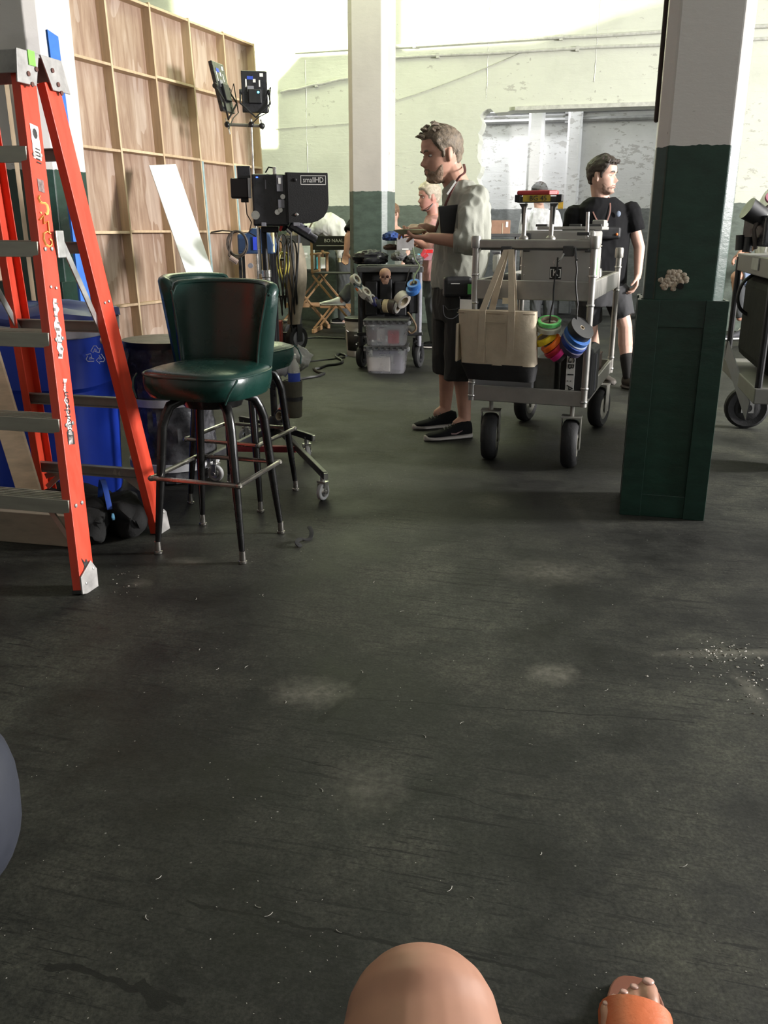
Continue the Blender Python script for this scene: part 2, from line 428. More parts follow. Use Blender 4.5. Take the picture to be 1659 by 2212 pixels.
# jagged left edge of the doorway, where the concrete was broken out
jag = []
z = 0.0
while z < DZ:
    jag.append((DX0 + random.uniform(-.035, .035) - (.03 if 1.2 < z < 1.7 else 0), z)); z += random.uniform(.03, .08)
top = []
x = DX0 + .02
while x < DX0 + .45:
    top.append((x, DZ + random.uniform(-.01, .05))); x += .05
poly = [(-9, 0)] + [(-9, 5)] + [(9, 5), (9, 0), (DX1, 0), (DX1, DZ + .02), (DX0 + .46, DZ + .02)] + top[::-1] + jag[::-1]
bmw = MB().prism([(-x, y) for x, y in poly] if False else poly, .32, WM @ Rx(pi / 2) @ Tr(0, 0, -.32))
def tri_wall(mb, name, m):
    me = bpy.data.meshes.new(name); me.from_pydata([tuple(p) for p in mb.v], [], mb.f)
    bm = bmesh.new(); bm.from_mesh(me)
    bmesh.ops.triangulate(bm, faces=[f for f in bm.faces if len(f.verts) > 4]); bmesh.ops.recalc_face_normals(bm, faces=bm.faces)
    bm.to_mesh(me); bm.free(); me.materials.append(m); return link(name, me, None, 0)
struct(tri_wall(bmw, 'wall_far', M_wall), 'far wall of cream painted concrete over a grey-green dado, with a broken doorway')
for sx_, z0_, z1_ in ((.13, 1.55, 4.9), (1.32, 2.75, 3.9), (2.62, 2.9, 4.2), (-1.06, 1.55, 3.3)):
    sm_ = MB().tube([WM @ V((sx_ + random.uniform(-.006, .006), .0, z0_ + (z1_ - z0_) * i / 24)) for i in range(25)], [random.uniform(.002, .008) for i in range(25)], 5)
    struct(sm_.obj('trim_2', M_wall2, smooth=0), 'raised vertical casting seam on the far wall')
# steel lintel over the doorway
struct(MB().box(((DX0 + DX1) / 2 + .2, -.02, DZ + .035), (DX1 - DX0 - .45, .06, .05), WM).obj('trim_1', M_pipe, bevel=.004), 'grey steel lintel over the doorway')
# room beyond
RY = 1.78
struct(MB().box((2.0, RY + .1, 2.5), (12, .2, 5), WM).obj('wall_beyond', M_wall2, smooth=0), 'pale flaking wall of the room beyond the doorway')
struct(MB().box((2.0, RY - .012, .045), (12, .024, .09), WM).obj('baseboard_beyond', mat('base_grey', (.13, .13, .13), .6), smooth=0), 'dark grey skirting of the room beyond')
qa = WM.inverted() @ V((2.10, 13.0, 0)); qb = WM.inverted() @ V((2.66, 13.2, 0))
struct(MB().box((qa.x, qa.y, 2.5), (.21, .21, 5), WM).obj('pillar', M_wall2, bevel=.035, seg=1), 'slim grey pillar just inside the doorway, left of two')
struct(MB().box((qb.x, RY - .06, 2.5), (.20, .14, 5), WM).obj('pillar', M_wall2, bevel=.03, seg=1), 'slim pale pilaster on the wall beyond the doorway')
struct(MB().box((-1.6, RY - .72, 2.5), (.2, 1.44, 5), WM).obj('wall_beyond_left', M_wall2, smooth=0))
# side walls and the wall behind the camera: the right one has a tall opening for daylight
struct(MB().box((-6.5, 5.0, 2.5), (.2, 22, 5)).obj('wall_left', M_dim, smooth=0))
struct(MB().box((0, -4.5, 2.5), (24, .2, 5)).obj('wall_back', M_dim, smooth=0))
wr = MB()
for (y0, y1, z0, z1) in ((-4.5, 3.0, 0, 5), (5.4, 13, 0, 5), (3.0, 5.4, 0, 1.2), (3.0, 5.4, 4.0, 5)):
    wr.box((9.4, (y0 + y1) / 2, (z0 + z1) / 2), (.2, y1 - y0, z1 - z0))
struct(wr.obj('wall_right', M_dim, smooth=0))
# conduits along the far wall
def conduit(x0, x1, z0, z1, r, off, label, lx):
    t = thing('conduit_pipe', label, 'pipe', WM @ V(((x0 + x1) / 2, -off, (z0 + z1) / 2)))
    n = 12
    MB().tube([WM @ V((x0 + (x1 - x0) * i / n, -off, z0 + (z1 - z0) * i / n + .006 * sin(i * 2.1))) for i in range(n + 1)], r, 8).obj('tube', M_pipe, t, True)
    for cx in lx:
        zz = z0 + (z1 - z0) * (cx - x0) / (x1 - x0)
        MB().box((cx, -off / 2, zz), (.04, off + .03, r * 2 + .02), WM).obj('clamp', M_pipe, t, True)
    return t
conduit(-1.2, 8, 3.40, 3.40, .022, .03, 'upper painted conduit pipe running along the far wall', (.4, 2.2, 3.7, 5.2))
conduit(.0, 8, 3.27, 3.27, .018, .03, 'lower painted conduit pipe running along the far wall', (.7, 2.4, 4.0, 5.4))
conduit(-1.4, .0, 2.93, 3.13, .018, .03, 'short sloping conduit pipe on far wall left of the middle pillar', (-.9,))
WB = WM @ Tr(0, RY, 0)
for k, zz in enumerate((2.80, 2.68)):
    t = thing('conduit_pipe', ('upper' if k == 0 else 'lower') + ' of two grey pipes crossing the wall beyond the doorway', 'pipe', WB @ V((2.5, -.05, zz)))
    MB().tube([WB @ V((x, -.05, zz)) for x in (0.6, 2, 4, 6)], .034, 8).obj('tube', mat('pipe_grey', (.27, .27, .27), .5), t, True)
    for cx in (2.2, 3.9): MB().box((cx, -.03, zz), (.05, .1, .09), WB).obj('clamp', mat('pipe_grey', (.27, .27, .27), .5), t, True)
tag(MB().tube([WM @ V((.0 + 1.75 * i / 8, -.012, 2.74 + .52 * i / 8 - .03 * sin(pi * i / 8))) for i in range(9)], .006, 5).obj('wall_cable', M_pipe), 'thin cable sagging diagonally over the far wall', 'cable')
tag(MB().tube([WM @ V((-1.5 + 1.4 * i / 6, -.012, 2.49 + .05 * i / 6)) for i in range(7)], .005, 5).obj('wall_cable', M_pipe), 'thin level cable on far wall above the black screen hood', 'cable')

# pillars
def octa(wd, ch):
    h = wd / 2; return [(-h + ch, -h), (h - ch, -h), (h, -h + ch), (h, h - ch), (h - ch, h), (-h + ch, h), (-h, h - ch), (-h, -h + ch)]
def pillar(c, wd, ch, m, label, guard=True, gz=.93, guards=((-1, -1), (1, -1), (1, 1), (-1, 1))):
    t = thing('pillar', label, None, c, -A, kind='structure')
    MB().prism(octa(wd, ch), 5.0).obj('shaft', m, t, smooth=0, bevel=.006)
    if guard:
        for sx, sy in guards:
            h = wd / 2 + .020; l = .088
            L = [(sx * h, sy * h), (sx * (h - l), sy * h), (sx * (h - l), sy * (h - .014)), (sx * (h - .014), sy * (h - .014)), (sx * (h - .014), sy * (h - l)), (sx * h, sy * (h - l))]
            MB().prism(L, gz).obj('corner_guard', M_guard, t, smooth=0, bevel=.002)
        for sx, sy in ((0, -1), (1, 0), (0, 1), (-1, 0)):
            for zz, hh in ((gz - .09, .11), (0, .10)):
                d = (wd - .13, .018, hh) if sx == 0 else (.018, wd - .13, hh)
                MB().box((sx * (wd / 2 + .004), sy * (wd / 2 + .004), zz + hh / 2 - (.02 if zz else 0)), d).obj('tie_plate', M_guard, t, smooth=0, bevel=.002)
    return t
pr = pillar((1.262, 3.80, 0), .315, .042, M_pillar, 'near square concrete pillar at right, white above dark green with steel corner guards')
M_pillar3 = painted('pillar_paint_middle', (.62, .58, .55), (.085, .12, .10), 1.572, .645, False, .4)
pm = pillar((-.117, 9.4, 0), .40, .053, M_pillar3, 'slim middle pillar behind the black tape cart, white above grey-green', False)
pl = pillar((-1.93, 5.22, 0), .40, .05, M_pillar, 'left pillar behind the red ladder, white above dark green with steel guards')
# broken plaster patch with a hole on the near pillar
FR = Tr(1.262, 3.80, 0) @ Rz(-A)
pp = P(1458, 607, 3.66)
loc = FR.inverted() @ pp
mb = MB(); 
for i in range(70):
    a = random.uniform(0, 2 * pi); r = .046 * sqrt(random.uniform(0, 1)); dx, dz = r * cos(a) * 1.12, r * sin(a) * .85
    if (dx - .026) ** 2 + (dz + .020) ** 2 < .0003: continue
    mb.ball((loc.x + dx - .004, -.158, loc.z + dz), (random.uniform(.008, .014), random.uniform(.004, .009), random.uniform(.007, .013)), 8)
mb.obj('plaster_patch', mat('raw_plaster', (.50, .42, .33), .9, var=.3, scale=60, bump=.6), pr, smooth=180)
MB().lathe([(.013, 0), (.013, .006)], 14, Tr(loc.x + .022, -.163, loc.z - .02) @ Rx(pi / 2)).obj('hole', mat('hole_dark', (.006, .005, .004), .9), pr)
# fragments of grit on the floor: nobody could count them
grit = MB()
def chip(p, s):
    a = random.uniform(0, 6.28); e = random.uniform(.3, 1)
    grit.add([(p.x + s * cos(a), p.y + s * sin(a), 0.0005), (p.x - s * e * sin(a), p.y + s * e * cos(a), .0005), (p.x - s * cos(a) * .8, p.y - s * sin(a) * .8, .0005), (p.x, p.y, s * .5)], [(0, 2, 1), (0, 1, 3), (1, 2, 3), (2, 0, 3)])
for i in range(420):
    chip(G(random.uniform(0, 1659), random.uniform(980, 2212)), random.uniform(.0007, .0026))
for i in range(120):
    chip(G(random.gauss(1560, 60), random.gauss(1415, 22)), random.uniform(.002, .008))
for i in range(50):
    chip(G(random.gauss(1620, 20), random.gauss(1490, 25)), random.uniform(.002, .007))
for i in range(20):
    chip(G(random.gauss(280, 22), random.gauss(1258, 12)), random.uniform(.002, .006))
for i in range(26):
    p = G(random.uniform(300, 1500), random.uniform(1200, 2100)); a = random.uniform(0, 6.28); L = random.uniform(.006, .02)
    grit.tube([p + V((L * k * cos(a + k * .7), L * k * sin(a + k * .7), .0012)) for k in (0, .35, .7, 1)], .0006, 4)
tag(grit.obj('grit', mat('grit', (.42, .40, .36), .8), smooth=0), 'pale crumbs of concrete and dust scattered over the dark floor', 'debris', kind='stuff')

# small fixed odds and ends
tag(MB().box((0, 0, 0), (.02, .05, .75), Tr(P(1437, 40, 3.86)) @ Rz(-A)).obj('rubber_bumper', mat('bumper_brown', (.035, .022, .018), .7), smooth=0, bevel=.008), 'dark brown rubber bumper high on the left edge of the near pillar', 'bumper')
ys_ = P(1213, 440, 13.35)
tag(MB().box((0, 0, 0), (.10, .008, .14), Tr(ys_) @ Rz(-A)).obj('yellow_sign', mat('sign_yellow', (.55, .33, .03), .5), smooth=0), 'small yellow sign on the pilaster beyond the doorway', 'sign')
# ------------------------------------------------------------------ set wall flat seen from its back
M_lumber = mat('pine_lumber', (.52, .38, .25), .6, var=.14, scale=5, stretch=(6, 6, .5), bump=.1)
M_lumber2 = mat('pine_lumber_pale', (.60, .46, .31), .6, var=.12, scale=5, stretch=(6, 6, .5), bump=.1)
def ply_mat():
    m, t, b = nt('lauan_plywood'); p = objco(t)
    g = noise_(t, 5, 6, .62, mapped(t, p, (2.6, 2.6, .28)), .9); big = noise_(t, 1.5, 3, .5, mapped(t, p, (1.2, 1.2, .35)))
    c = ramp(t, g, [(.32, (.26, .165, .118)), (.5, (.375, .265, .198)), (.68, (.48, .375, .305))])
    c = mix(t, .5, c, ramp(t, big, [(.35, (.72, .66, .62)), (.6, (1.1, 1.08, 1.05))]), 'MULTIPLY')
    fl = math_(t, 'GREATER_THAN', noise_(t, 2.4, 2, .4, mapped(t, p, (1.7, 1.7, .45), (0, .12, 0)), .6), .60)
    c = mix(t, math_(t, 'MULTIPLY', fl, .35), c, (.58, .48, .42))
    t.links.new(c, b.inputs['Base Color']); b.inputs['Roughness'].default_value = .6
    bump_(t, b, g, .12, .005); return m
M_ply = ply_mat()
M_bluetape = mat('grey_blue_tape', (.30, .40, .42), .5)
FE = V((-1.335, 10.1, 0)); FD = V((.355, .935, 0)).normalized(); FN = V((FD.y, -FD.x, 0))
flat = thing('scenery_flat', 'tall plywood scenery flat with pine framing, seen from its back behind the white board', 'set wall', FE, 0)
# local frame: x runs back from the far end towards the camera, y out of the framing side, z up, leaning slightly
FM = Tr(FE) @ Matrix((tuple(-FD) + (0,), tuple(FN) + (0,), (0, 0, 1, 0), (0, 0, 0, 1))).transposed() @ Rx(radians(2.0))
RAILZ = [0.02, .585, 1.185, 1.835, 2.47, 3.03]; NB = 7; BAY = .61
for i in range(NB):
    MB().box((i * BAY + BAY / 2, -.003, 1.525), (BAY - .004, .006, 3.05), FM).obj('plywood_panel', M_ply, flat, True, smooth=0)
    for k, z in enumerate(RAILZ):
        MB().box((i * BAY + BAY / 2, .042, z + random.uniform(-.008, .008)), (BAY - .024, .084, .021), FM).obj('rail', M_lumber if (i + k) % 3 else M_lumber2, flat, True, smooth=0, bevel=.0015)
for i in range(NB + 1):
    MB().box((i * BAY, .043, 1.525), (.022, .087, 3.05), FM).obj('stud', M_lumber2 if i % 2 == 0 else M_lumber, flat, True, smooth=0, bevel=.0015)
for (i, z0, z1) in ((5, 0.55, 2.25), (2, 0.6, 1.83), (1, .9, 1.83)):
    MB().box((i * BAY - .018, .088, (z0 + z1) / 2), (.03, .006, z1 - z0), FM).obj('edge_strip', M_bluetape, flat, True, smooth=0)['label'] = 'grey-blue strip along a stud'
# white boards leaning on it
def leaning_board(name, label, cat, cor, th, m):
    a, b, c, d = cor; n = (b - a).cross(d - a).normalized() * th
    mb = MB().add([a, b, c, d, a + n, b + n, c + n, d + n], [(0, 1, 2, 3), (7, 6, 5, 4), (0, 4, 5, 1), (1, 5, 6, 2), (2, 6, 7, 3), (3, 7, 4, 0)])
    return tag(mb.obj(name, m, smooth=0, bevel=.002), label, cat)
bt, bb = P(322, 357, 7.75), P(410, 612, 7.15)
dv = bb - bt; s = (0 - bt.z) / dv.z * .55
b1 = P(380, 354, 7.9); b2 = P(466, 606, 7.3)
k = bt.z / (bt.z - bb.z)
leaning_board('foam_board', 'tall white foam board leaning against the plywood flat behind green stool', 'board', [bt, b1, b1 + (b2 - b1) * (b1.z / (b1.z - b2.z)), bt + (bb - bt) * k], .012, mat('foam_white', (.86, .87, .90), .45, var=.03))

# ------------------------------------------------------------------ step ladder
M_red = mat('fibreglass_orange_red', (.66, .055, .022), .42, var=.14, scale=7, stretch=(4, 4, .6), bump=.12, bscale=160)
M_alu = mat('ladder_aluminium', (.36, .35, .30), .5, .55, var=.12, scale=6, stretch=(1, 1, 6))
M_alu2 = mat('brace_aluminium', (.22, .215, .20), .5, .4, var=.12)
M_cap = mat('ladder_cap_metal', (.33, .32, .31), .55, .35, var=.25, scale=22)
M_rivet = mat('rivet', (.62, .62, .6), .35, .8)
M_stick = mat('sticker_white', (.72, .66, .62), .6, var=.35, scale=50)
M_black = mat('black_print', (.015, .015, .015), .5)
fb = G(192, 1276); ft = P(58, 150, 3.20)
rb = G(352, 1148); rt = P(112, 178, 3.30)
lad = thing('step_ladder', 'tall orange-red fibreglass step ladder with aluminium steps at left of stools', 'ladder', (fb.x - .3, fb.y + .35, 0))
WB_, WT_ = .56, .30
def rail(bot, top, right, front):
    """C-channel rail: web facing outward, two flanges"""
    ax = (top - bot); L = ax.length; out = DW if right else -DW
    m = frame(bot, ax, DS)                    # local x ~ away from camera, y = z cross x
    yy = m.to_3x3() @ V((0, 1, 0)); sgn = 1 if yy.dot(out) > 0 else -1
    h, wdt, tk = .042, .034, .005
    poly = [(-h, sgn * 0), (h, 0), (h, -sgn * wdt), (h - tk, -sgn * wdt), (h - tk, -sgn * tk), (-h + tk, -sgn * tk), (-h + tk, -sgn * wdt), (-h, -sgn * wdt)]
    o = MB().prism(poly, L, m).obj('rail', M_red, lad, True, smooth=0, bevel=.002)
    return m, L, sgn
rails = {}
for right in (True, False):
    dB, dT = (V() if right else -DW * WB_), (V() if right else -DW * WT_)
    rails['f', right] = (fb + dB, ft + dT) + rail(fb + dB + (ft - fb) * .0, ft + dT, right, True)
    rails['r', right] = (rb + dB * .98, rt + dT) + rail(rb + dB * .98, rt + dT, right, False)
def at_z(key, z):
    b_, t_ = rails[key][0], rails[key][1]; return b_ + (t_ - b_) * ((z - b_.z) / (t_.z - b_.z))
# treads and rear braces
fz = [P(*q).z for q in ((150, 1095, 2.85), (125, 918, 2.93), (105, 733, 3.0), (75, 538, 3.07), (30, 335, 3.14))]
for z in fz:
    a, b_ = at_z(('f', False), z) + DW * .008, at_z(('f', True), z) - DW * .008
    mid = (a + b_) / 2; L = (b_ - a).length; m = Tr(mid) @ Rz(-A)
    mb = MB().box((0, .0, .022), (L, .086, .006), m).box((0, -.043, 0), (L, .006, .05), m).box((0, .043, .008), (L, .005, .034), m)
    for k in range(5): mb.box((0, -.034 + k * .017, .0265), (L, .005, .003), m)
    st = mb.obj('step', M_alu, lad, True, smooth=0, bevel=.0015)
    rv = MB()
    for dx in (-.018, .018): rv.ball((L / 2 + .010, dx, .0), (.004, .008, .008), 8, m)
    rv.obj('rivet', M_rivet, lad, True)['kind'] = 'stuff'
rz_ = [P(*q).z for q in ((290, 1020, 3.45), (255, 868, 3.42), (212, 705, 3.39), (180, 535, 3.36), (130, 335, 3.33))]
for z in rz_:
    a, b_ = at_z(('r', False), z) + DW * .006, at_z(('r', True), z) - DW * .006
    mid = (a + b_) / 2; L = (b_ - a).length; m = Tr(mid) @ Rz(-A)
    MB().box((0, 0, 0), (L, .005, .042), m).box((0, -.012, .019), (L, .022, .004), m).box((0, -.012, -.019), (L, .022, .004), m).obj('back_brace', M_alu2, lad, True, smooth=0)
# diagonal stays under lowest braces
zlo = rz_[0]
for sgn, key in ((1, True), (-1, False)):
    for dz in (0, .05):
        e = at_z(('r', key), .16 + dz) - DW * .02 * sgn
        m_ = (at_z(('r', False), zlo) + at_z(('r', True), zlo)) / 2 + DW * (.12 - dz * .5) * sgn
        MB().bar(m_, e, .006, .022).obj('diagonal_stay', M_alu, lad, True, smooth=0)
    e = at_z(('f', key), .13) - DW * .02 * sgn
    m_ = (at_z(('f', False), fz[0]) + at_z(('f', True), fz[0])) / 2 + DW * .10 * sgn + DS * .02
    MB().bar(m_, e, .006, .026).obj('diagonal_stay', M_alu, lad, True, smooth=0)
# spreaders: a bracket and a folding arm each side
for right in (True, False):
    sgn = -1 if right else -1
    a = at_z(('f', right), 1.155) + (DW * .01 if right else DW * .03) + DS * .07; b_ = at_z(('r', right), .80) - DW * (.045 if right else -.02)
    MB().bar(a, b_, .005, .024, DS).obj('spreader_arm', M_rivet, lad, True, smooth=0)
    MB().bar(a + V((0, 0, .045)) - DS * .012, a - V((0, 0, .045)) - DS * .012, .006, .045, DS).obj('spreader_bracket', M_rivet, lad, True, smooth=0, bevel=.003)
    MB().lathe([(.018, -.012), (.02, 0), (.018, .012)], 14, frame(b_, DW)).obj('spreader_pivot', M_rivet, lad, True)
# top cap with folded ends
tz = ft.z
m = Tr(ft - DW * (WT_ / 2) + DS * .035) @ Rz(-A)
capb = MB().box((0, .0, .045), (WT_ + .05, .20, .012), m).box((0, -.10, .015), (WT_ + .05, .006, .07), m).box((0, .10, .015), (WT_ + .05, .006, .07), m)
capo = capb.obj('top_cap', M_cap, lad, True, smooth=0, bevel=.003)
for sx in (-1, 1):
    e = (WT_ / 2 + .025) * sx
    mb = MB()
    for y0 in (-.062, .062):
        lean = .28 if y0 > 0 else -.16
        poly = [(y0 - .058, .05), (y0 + .058, .05), (y0 + .052 + lean * .15, -.052), (y0 - .048 + lean * .15, -.052)]
        mb.prism(poly, .006, m @ Tr(e, 0, 0) @ Matrix(((0, 0, 1, 0), (1, 0, 0, 0), (0, 1, 0, 0), (0, 0, 0, 1))))
    o = mb.obj('cap_bracket', M_cap, lad, True, smooth=0, bevel=.002)
    if sx == 1:
        MB().box((e + .008, -.05, .03), (.003, .035, .045), m).obj('green_tape', mat('green_tape', (.22, .62, .08), .6), lad, True, smooth=0)['label'] = 'bright green tape patch on the cap bracket'
        h = MB()
        for y0, zz in ((-.075, -.02), (.085, -.03), (-.03, .0), (.06, .01), (-.06, -.05), (.10, -.055)): h.lathe([(.008, 0), (.008, .004)], 10, m @ Tr(e + .006, y0, zz) @ Ry(pi / 2))
        h.obj('bracket_bolt', mat('bolt_dark', (.12, .05, .04), .5, .4), lad, True)['kind'] = 'stuff'
# feet
for key in (('f', True), ('f', False), ('r', True), ('r', False)):
    b_, t_, m, L, sg = rails[key]
    poly = [(-.046, -.004), (.046, -.012), (.05, .07), (.02, .105), (-.046, .055)]
    mm = m @ Tr(0, sg * .001, 0) @ Rx(pi / 2)
    MB().prism([(-x if False else x, y) for x, y in poly], .007, mm @ Tr(0, 0, -.0035 - sg * .004)).obj('foot', M_cap, lad, True, smooth=0, bevel=.002)
    h = MB()
    for x, z in ((-.02, .03), (.028, .075)): h.ball((x, sg * .008, z), (.006, .004, .006), 8, m)
    h.obj('rivet', M_rivet, lad, True)['kind'] = 'stuff'
    MB().box((0, -sg * .016, .004), (.094, .036, .012), m).obj('foot_pad', M_black, lad, True, smooth=0)
# stickers, painted letters and rivets on the near rail
b_, t_, m, L, sg = rails['f', True]
def near(u, v):            # distance along near rail for a pixel height
    lo, hi = 0, L
    for _ in range(30):
        k = (lo + hi) / 2; p = b_ + (t_ - b_) * (k / L); q = co_proj(p)
        if q[1] > v: lo = k
        else: hi = k
    return lo
def co_proj(p):
    z = p.z - CAMH; d = p.y * CT - z * ST
    return (829.5 + F * p.x / d, 1106 - F * (p.y * ST + z * CT) / d)
def onrail(k, dx=0, rot=pi / 2):   # face matrix: normal outward
    n_ = m.to_3x3() @ V((0, sg, 0)); zax = (t_ - b_).normalized()
    xax = zax.cross(n_)
    mm = Matrix((xax, zax, n_)).transposed().to_4x4(); mm.translation = b_ + zax * k + n_ * .0012 + (m.to_3x3() @ V((dx, 0, 0)))
    return mm @ Matrix.Rotation(rot, 4, 'Z')
def patch(k0, k1, wd, mtl, name='sticker', jag=0.0, dx=0):
    n_ = 12; Lh = (k1 - k0)
    l = [(-Lh / 2 + Lh * i / n_, -wd / 2 + random.uniform(0, jag)) for i in range(n_ + 1)]
    r = [(-Lh / 2 + Lh * i / n_, wd / 2 - random.uniform(0, jag)) for i in range(n_, -1, -1)]
    mb = MB().prism(l + r, .0006, onrail((k0 + k1) / 2, dx))
    me = mb.obj(name, mtl, lad, True, smooth=0); return me
ys = [near(0, v) for v in (345, 270, 415, 388, 775, 645, 960, 818)]
patch(ys[0], ys[1], .045, M_stick, jag=.004)['label'] = 'worn white warning sticker with small print'
tx = MB()
for i in range(5): tx.box((-.05 + i * .011, -.004 + .003 * (i % 2), .001), (.004, .022, .0008), onrail(ys[0] + (ys[1] - ys[0]) * .36))
tx.ball((.028, 0, .001), (.018, .012, .0012), 10, onrail(ys[0] + (ys[1] - ys[0]) * .5)).obj('sticker_print', M_black, lad, True, smooth=0)['kind'] = 'stuff'
patch(ys[2], ys[3], .032, mat('sticker_grey', (.22, .15, .14), .6, var=.5, scale=80))
patch(ys[4], ys[5], .040, M_stick, jag=.016)['label'] = 'long torn white sticker'
mk = MB()
for i in range(9):
    mk.box((-.09 + i * .022, random.uniform(-.008, .008), .001), (random.uniform(.003, .012), random.uniform(.010, .024), .0008), onrail((ys[4] + ys[5]) / 2))
mk.obj('sticker_print', mat('grey_print', (.16, .13, .12), .6), lad, True, smooth=0)['kind'] = 'stuff'
patch(ys[6], ys[7], .036, M_stick, jag=.018)['label'] = 'torn maker sticker with lettering'
text('LOUISVILLE', .022, onrail(ys[7] - .045, .0), mat('maroon_print', (.30, .03, .02), .6), lad, 'sticker_print', world=True, xs=.6)
text('Davidson', .044, onrail(ys[6] + (ys[7] - ys[6]) * .46, 0), M_black, lad, 'sticker_print', world=True, xs=.95)
patch(ys[6], ys[6] + .045, .036, mat('emblem_black', (.02, .015, .015), .5, var=.5, scale=60), 'sticker_emblem')
# hand painted letters S M G
M_paint = mat('yellow_paint', (1.0, .55, .16), .6)
ks = [near(0, v) for v in (442, 482, 516)]
def stroke(pts, k, rot):
    mm = onrail(k, 0, rot)
    MB().tube([mm @ V((x, y, .001)) for x, y in pts], .0052, 6, flat=.4).obj('painted_letter', M_paint, lad, True)
stroke([(-.024, .020), (-.027, .008), (-.018, .0), (-.006, .002), (.006, .008), (.018, .006), (.024, -.006), (.022, -.022), (.012, -.028)], ks[0], -.25)
stroke([(-.030, -.012), (-.020, .016), (-.008, -.010), (.006, .014), (.024, -.020)], ks[1], -.5)
stroke([(.014, .022), (-.004, .024), (-.020, .012), (-.022, -.008), (-.010, -.024), (.010, -.024), (.022, -.012), (.022, .002), (.010, .003)], ks[2], -.15)
MB().ball((-.018, 0, .001), (.004, .004, .001), 8, onrail((ks[0] + ks[1]) / 2 , 0, 0)).obj('painted_dot', M_paint, lad, True)
rv = MB()
for key, v in ((('f', True), 621), (('r', True), 610)):
    bb_, tt_, mm, LL, sgx = rails[key]
    k = near(0, v) / L if key[0] == 'f' else .56
    for dx in (-.012, .016): rv.ball((dx, sgx * .002, k * LL), (.006, .004, .006), 8, mm)
rv.obj('rivet', M_rivet, lad, True)['kind'] = 'stuff'
MB().prism([(-.02, -.012), (.0, -.018), (.024, -.004), (.012, .004), (.03, .022), (.0, .010), (-.012, .018)], .0006, onrail(near(0, 1222))).obj('scuff', M_black, lad, True, smooth=0)

# ------------------------------------------------------------------ planks, sandbags, bins behind the ladder
M_plank = mat('pale_plank', (.60, .47, .32), .65, var=.2, scale=5, stretch=(1, 5, 5))
p0, p1 = G(100, 1147), P(-35, 740, 3.36)
t = tag(MB().bar(p0 + V((-.02, 0, .0)), p1, .09, .036, (.2, -.9, .2)).obj('pine_board', M_plank, smooth=0, bevel=.002), 'pale pine board leaning behind the ladder steps at left', 'board')
q0, q1 = G(165, 1190), G(-130, 1165)
MBm = MB().bar(q0 + V((0, .06, .066)), q1 + V((0, .06, .066)), .06, .13)
t = tag(MBm.obj('timber_beam', mat('beam_wood', (.24, .20, .15), .75, var=.2, scale=5, stretch=(1, 5, 5)), smooth=0, bevel=.003), 'thick dull timber lying on floor under the lowest ladder step', 'timber')
M_bag = mat('sandbag_black', (.012, .012, .012), .92, var=.3, bump=.5, bscale=40, spec=.2)
def sandbag(c, L, wdt, h, rz, label, handle):
    t = thing('sandbag', label, 'sandbag', c, rz)
    for s in (-1, 1):
        R = []
        for i in range(17):
            k = i / 16; x = (k - .5) * L; pz = (1 - abs(2 * k - 1) ** 4)
            ww = wdt * (.30 + .70 * pz) * .5; hh = h * (.55 + .45 * pz) * .5; rg = []
            for j in range(24):
                a_ = 2 * pi * j / 24; c_, s_ = cos(a_), sin(a_); e = 3.0
                q = V((x + .012 * sin(3 * a_ + s), s * wdt * .48 + ww * abs(c_) ** (2 / e) * (1 if c_ >= 0 else -1), h * .5 + hh * abs(s_) ** (2 / e) * (1 if s_ >= 0 else -1)))
                n_ = noise.noise(q * 14) * .022 + noise.noise(q * 34 + V((s, 0, 0))) * .010
                rg.append(q + V((0, c_ * n_, s_ * n_ if s_ > -.5 else 0)))
            R.append(rg)
        MB().rings(R).obj('pouch', M_bag, t, smooth=60)
    if handle:
        MB().tube([(-.10 + .2 * i / 8, .0, h * .9 + .10 * sin(pi * i / 8)) for i in range(9)], .012, 6, flat=.25).obj('strap_handle', mat('blue_webbing', (.015, .06, .33), .6), t)['label'] = 'blue webbing handle'
        MB().ring(.014, .008, .004, Tr(L * .48, 0, h * .8) @ Rx(pi / 2), 12).obj('grommet', mat('blue_grommet', (.12, .32, .5), .5), t)
    return t
c = G(225, 1175); sandbag((c.x - .02, c.y + .12, 0), .32, .15, .15, radians(-62), 'black sandbag with a blue strap lying by ladder foot', True)
c = G(105, 1170); sandbag((c.x - .04, c.y + .24, 0), .42, .12, .15, radians(8), 'black sandbag lying against the timber behind lowest step', False)

M_bin = mat('blue_bin_plastic', (.012, .048, .46), .45, var=.12, scale=3)
M_bin2 = mat('blue_bin_lid', (.045, .065, .26), .5, var=.2, scale=3)
M_liner = mat('bin_liner', (.42, .43, .50), .4, var=.2, scale=9)
bc = V((-1.545, 4.03, 0)); BR = .285
bn = thing('recycling_bin', 'big blue plastic recycling bin with white arrows symbol behind the ladder', 'bin', bc)
def sq(r, z, e=3.2, n=40):
    o = []
    for k in range(n):
        a_ = 2 * pi * k / n; c_, s_ = cos(a_), sin(a_)
        o.append(V((r * abs(c_) ** (2 / e) * (1 if c_ >= 0 else -1), r * abs(s_) ** (2 / e) * (1 if s_ >= 0 else -1), z)))
    return o
RB = Rz(-radians(8))
R = [[RB @ p for p in sq(r, z)] for r, z in ((BR * .86, .0), (BR * .88, .02), (BR * .90, .2), (BR * .955, .52), (BR, .54), (BR * 1.01, .77))]
MB().rings(R).obj('body', M_bin, bn, smooth=30)
R = [[RB @ p for p in sq(r, z)] for r, z in ((BR * 1.025, .755), (BR * 1.04, .76), (BR * 1.05, .82), (BR * 1.0, .83))]
MB().rings(R).obj('liner_cuff', M_liner, bn, smooth=40)['label'] = 'pale grey liner folded over the rim'
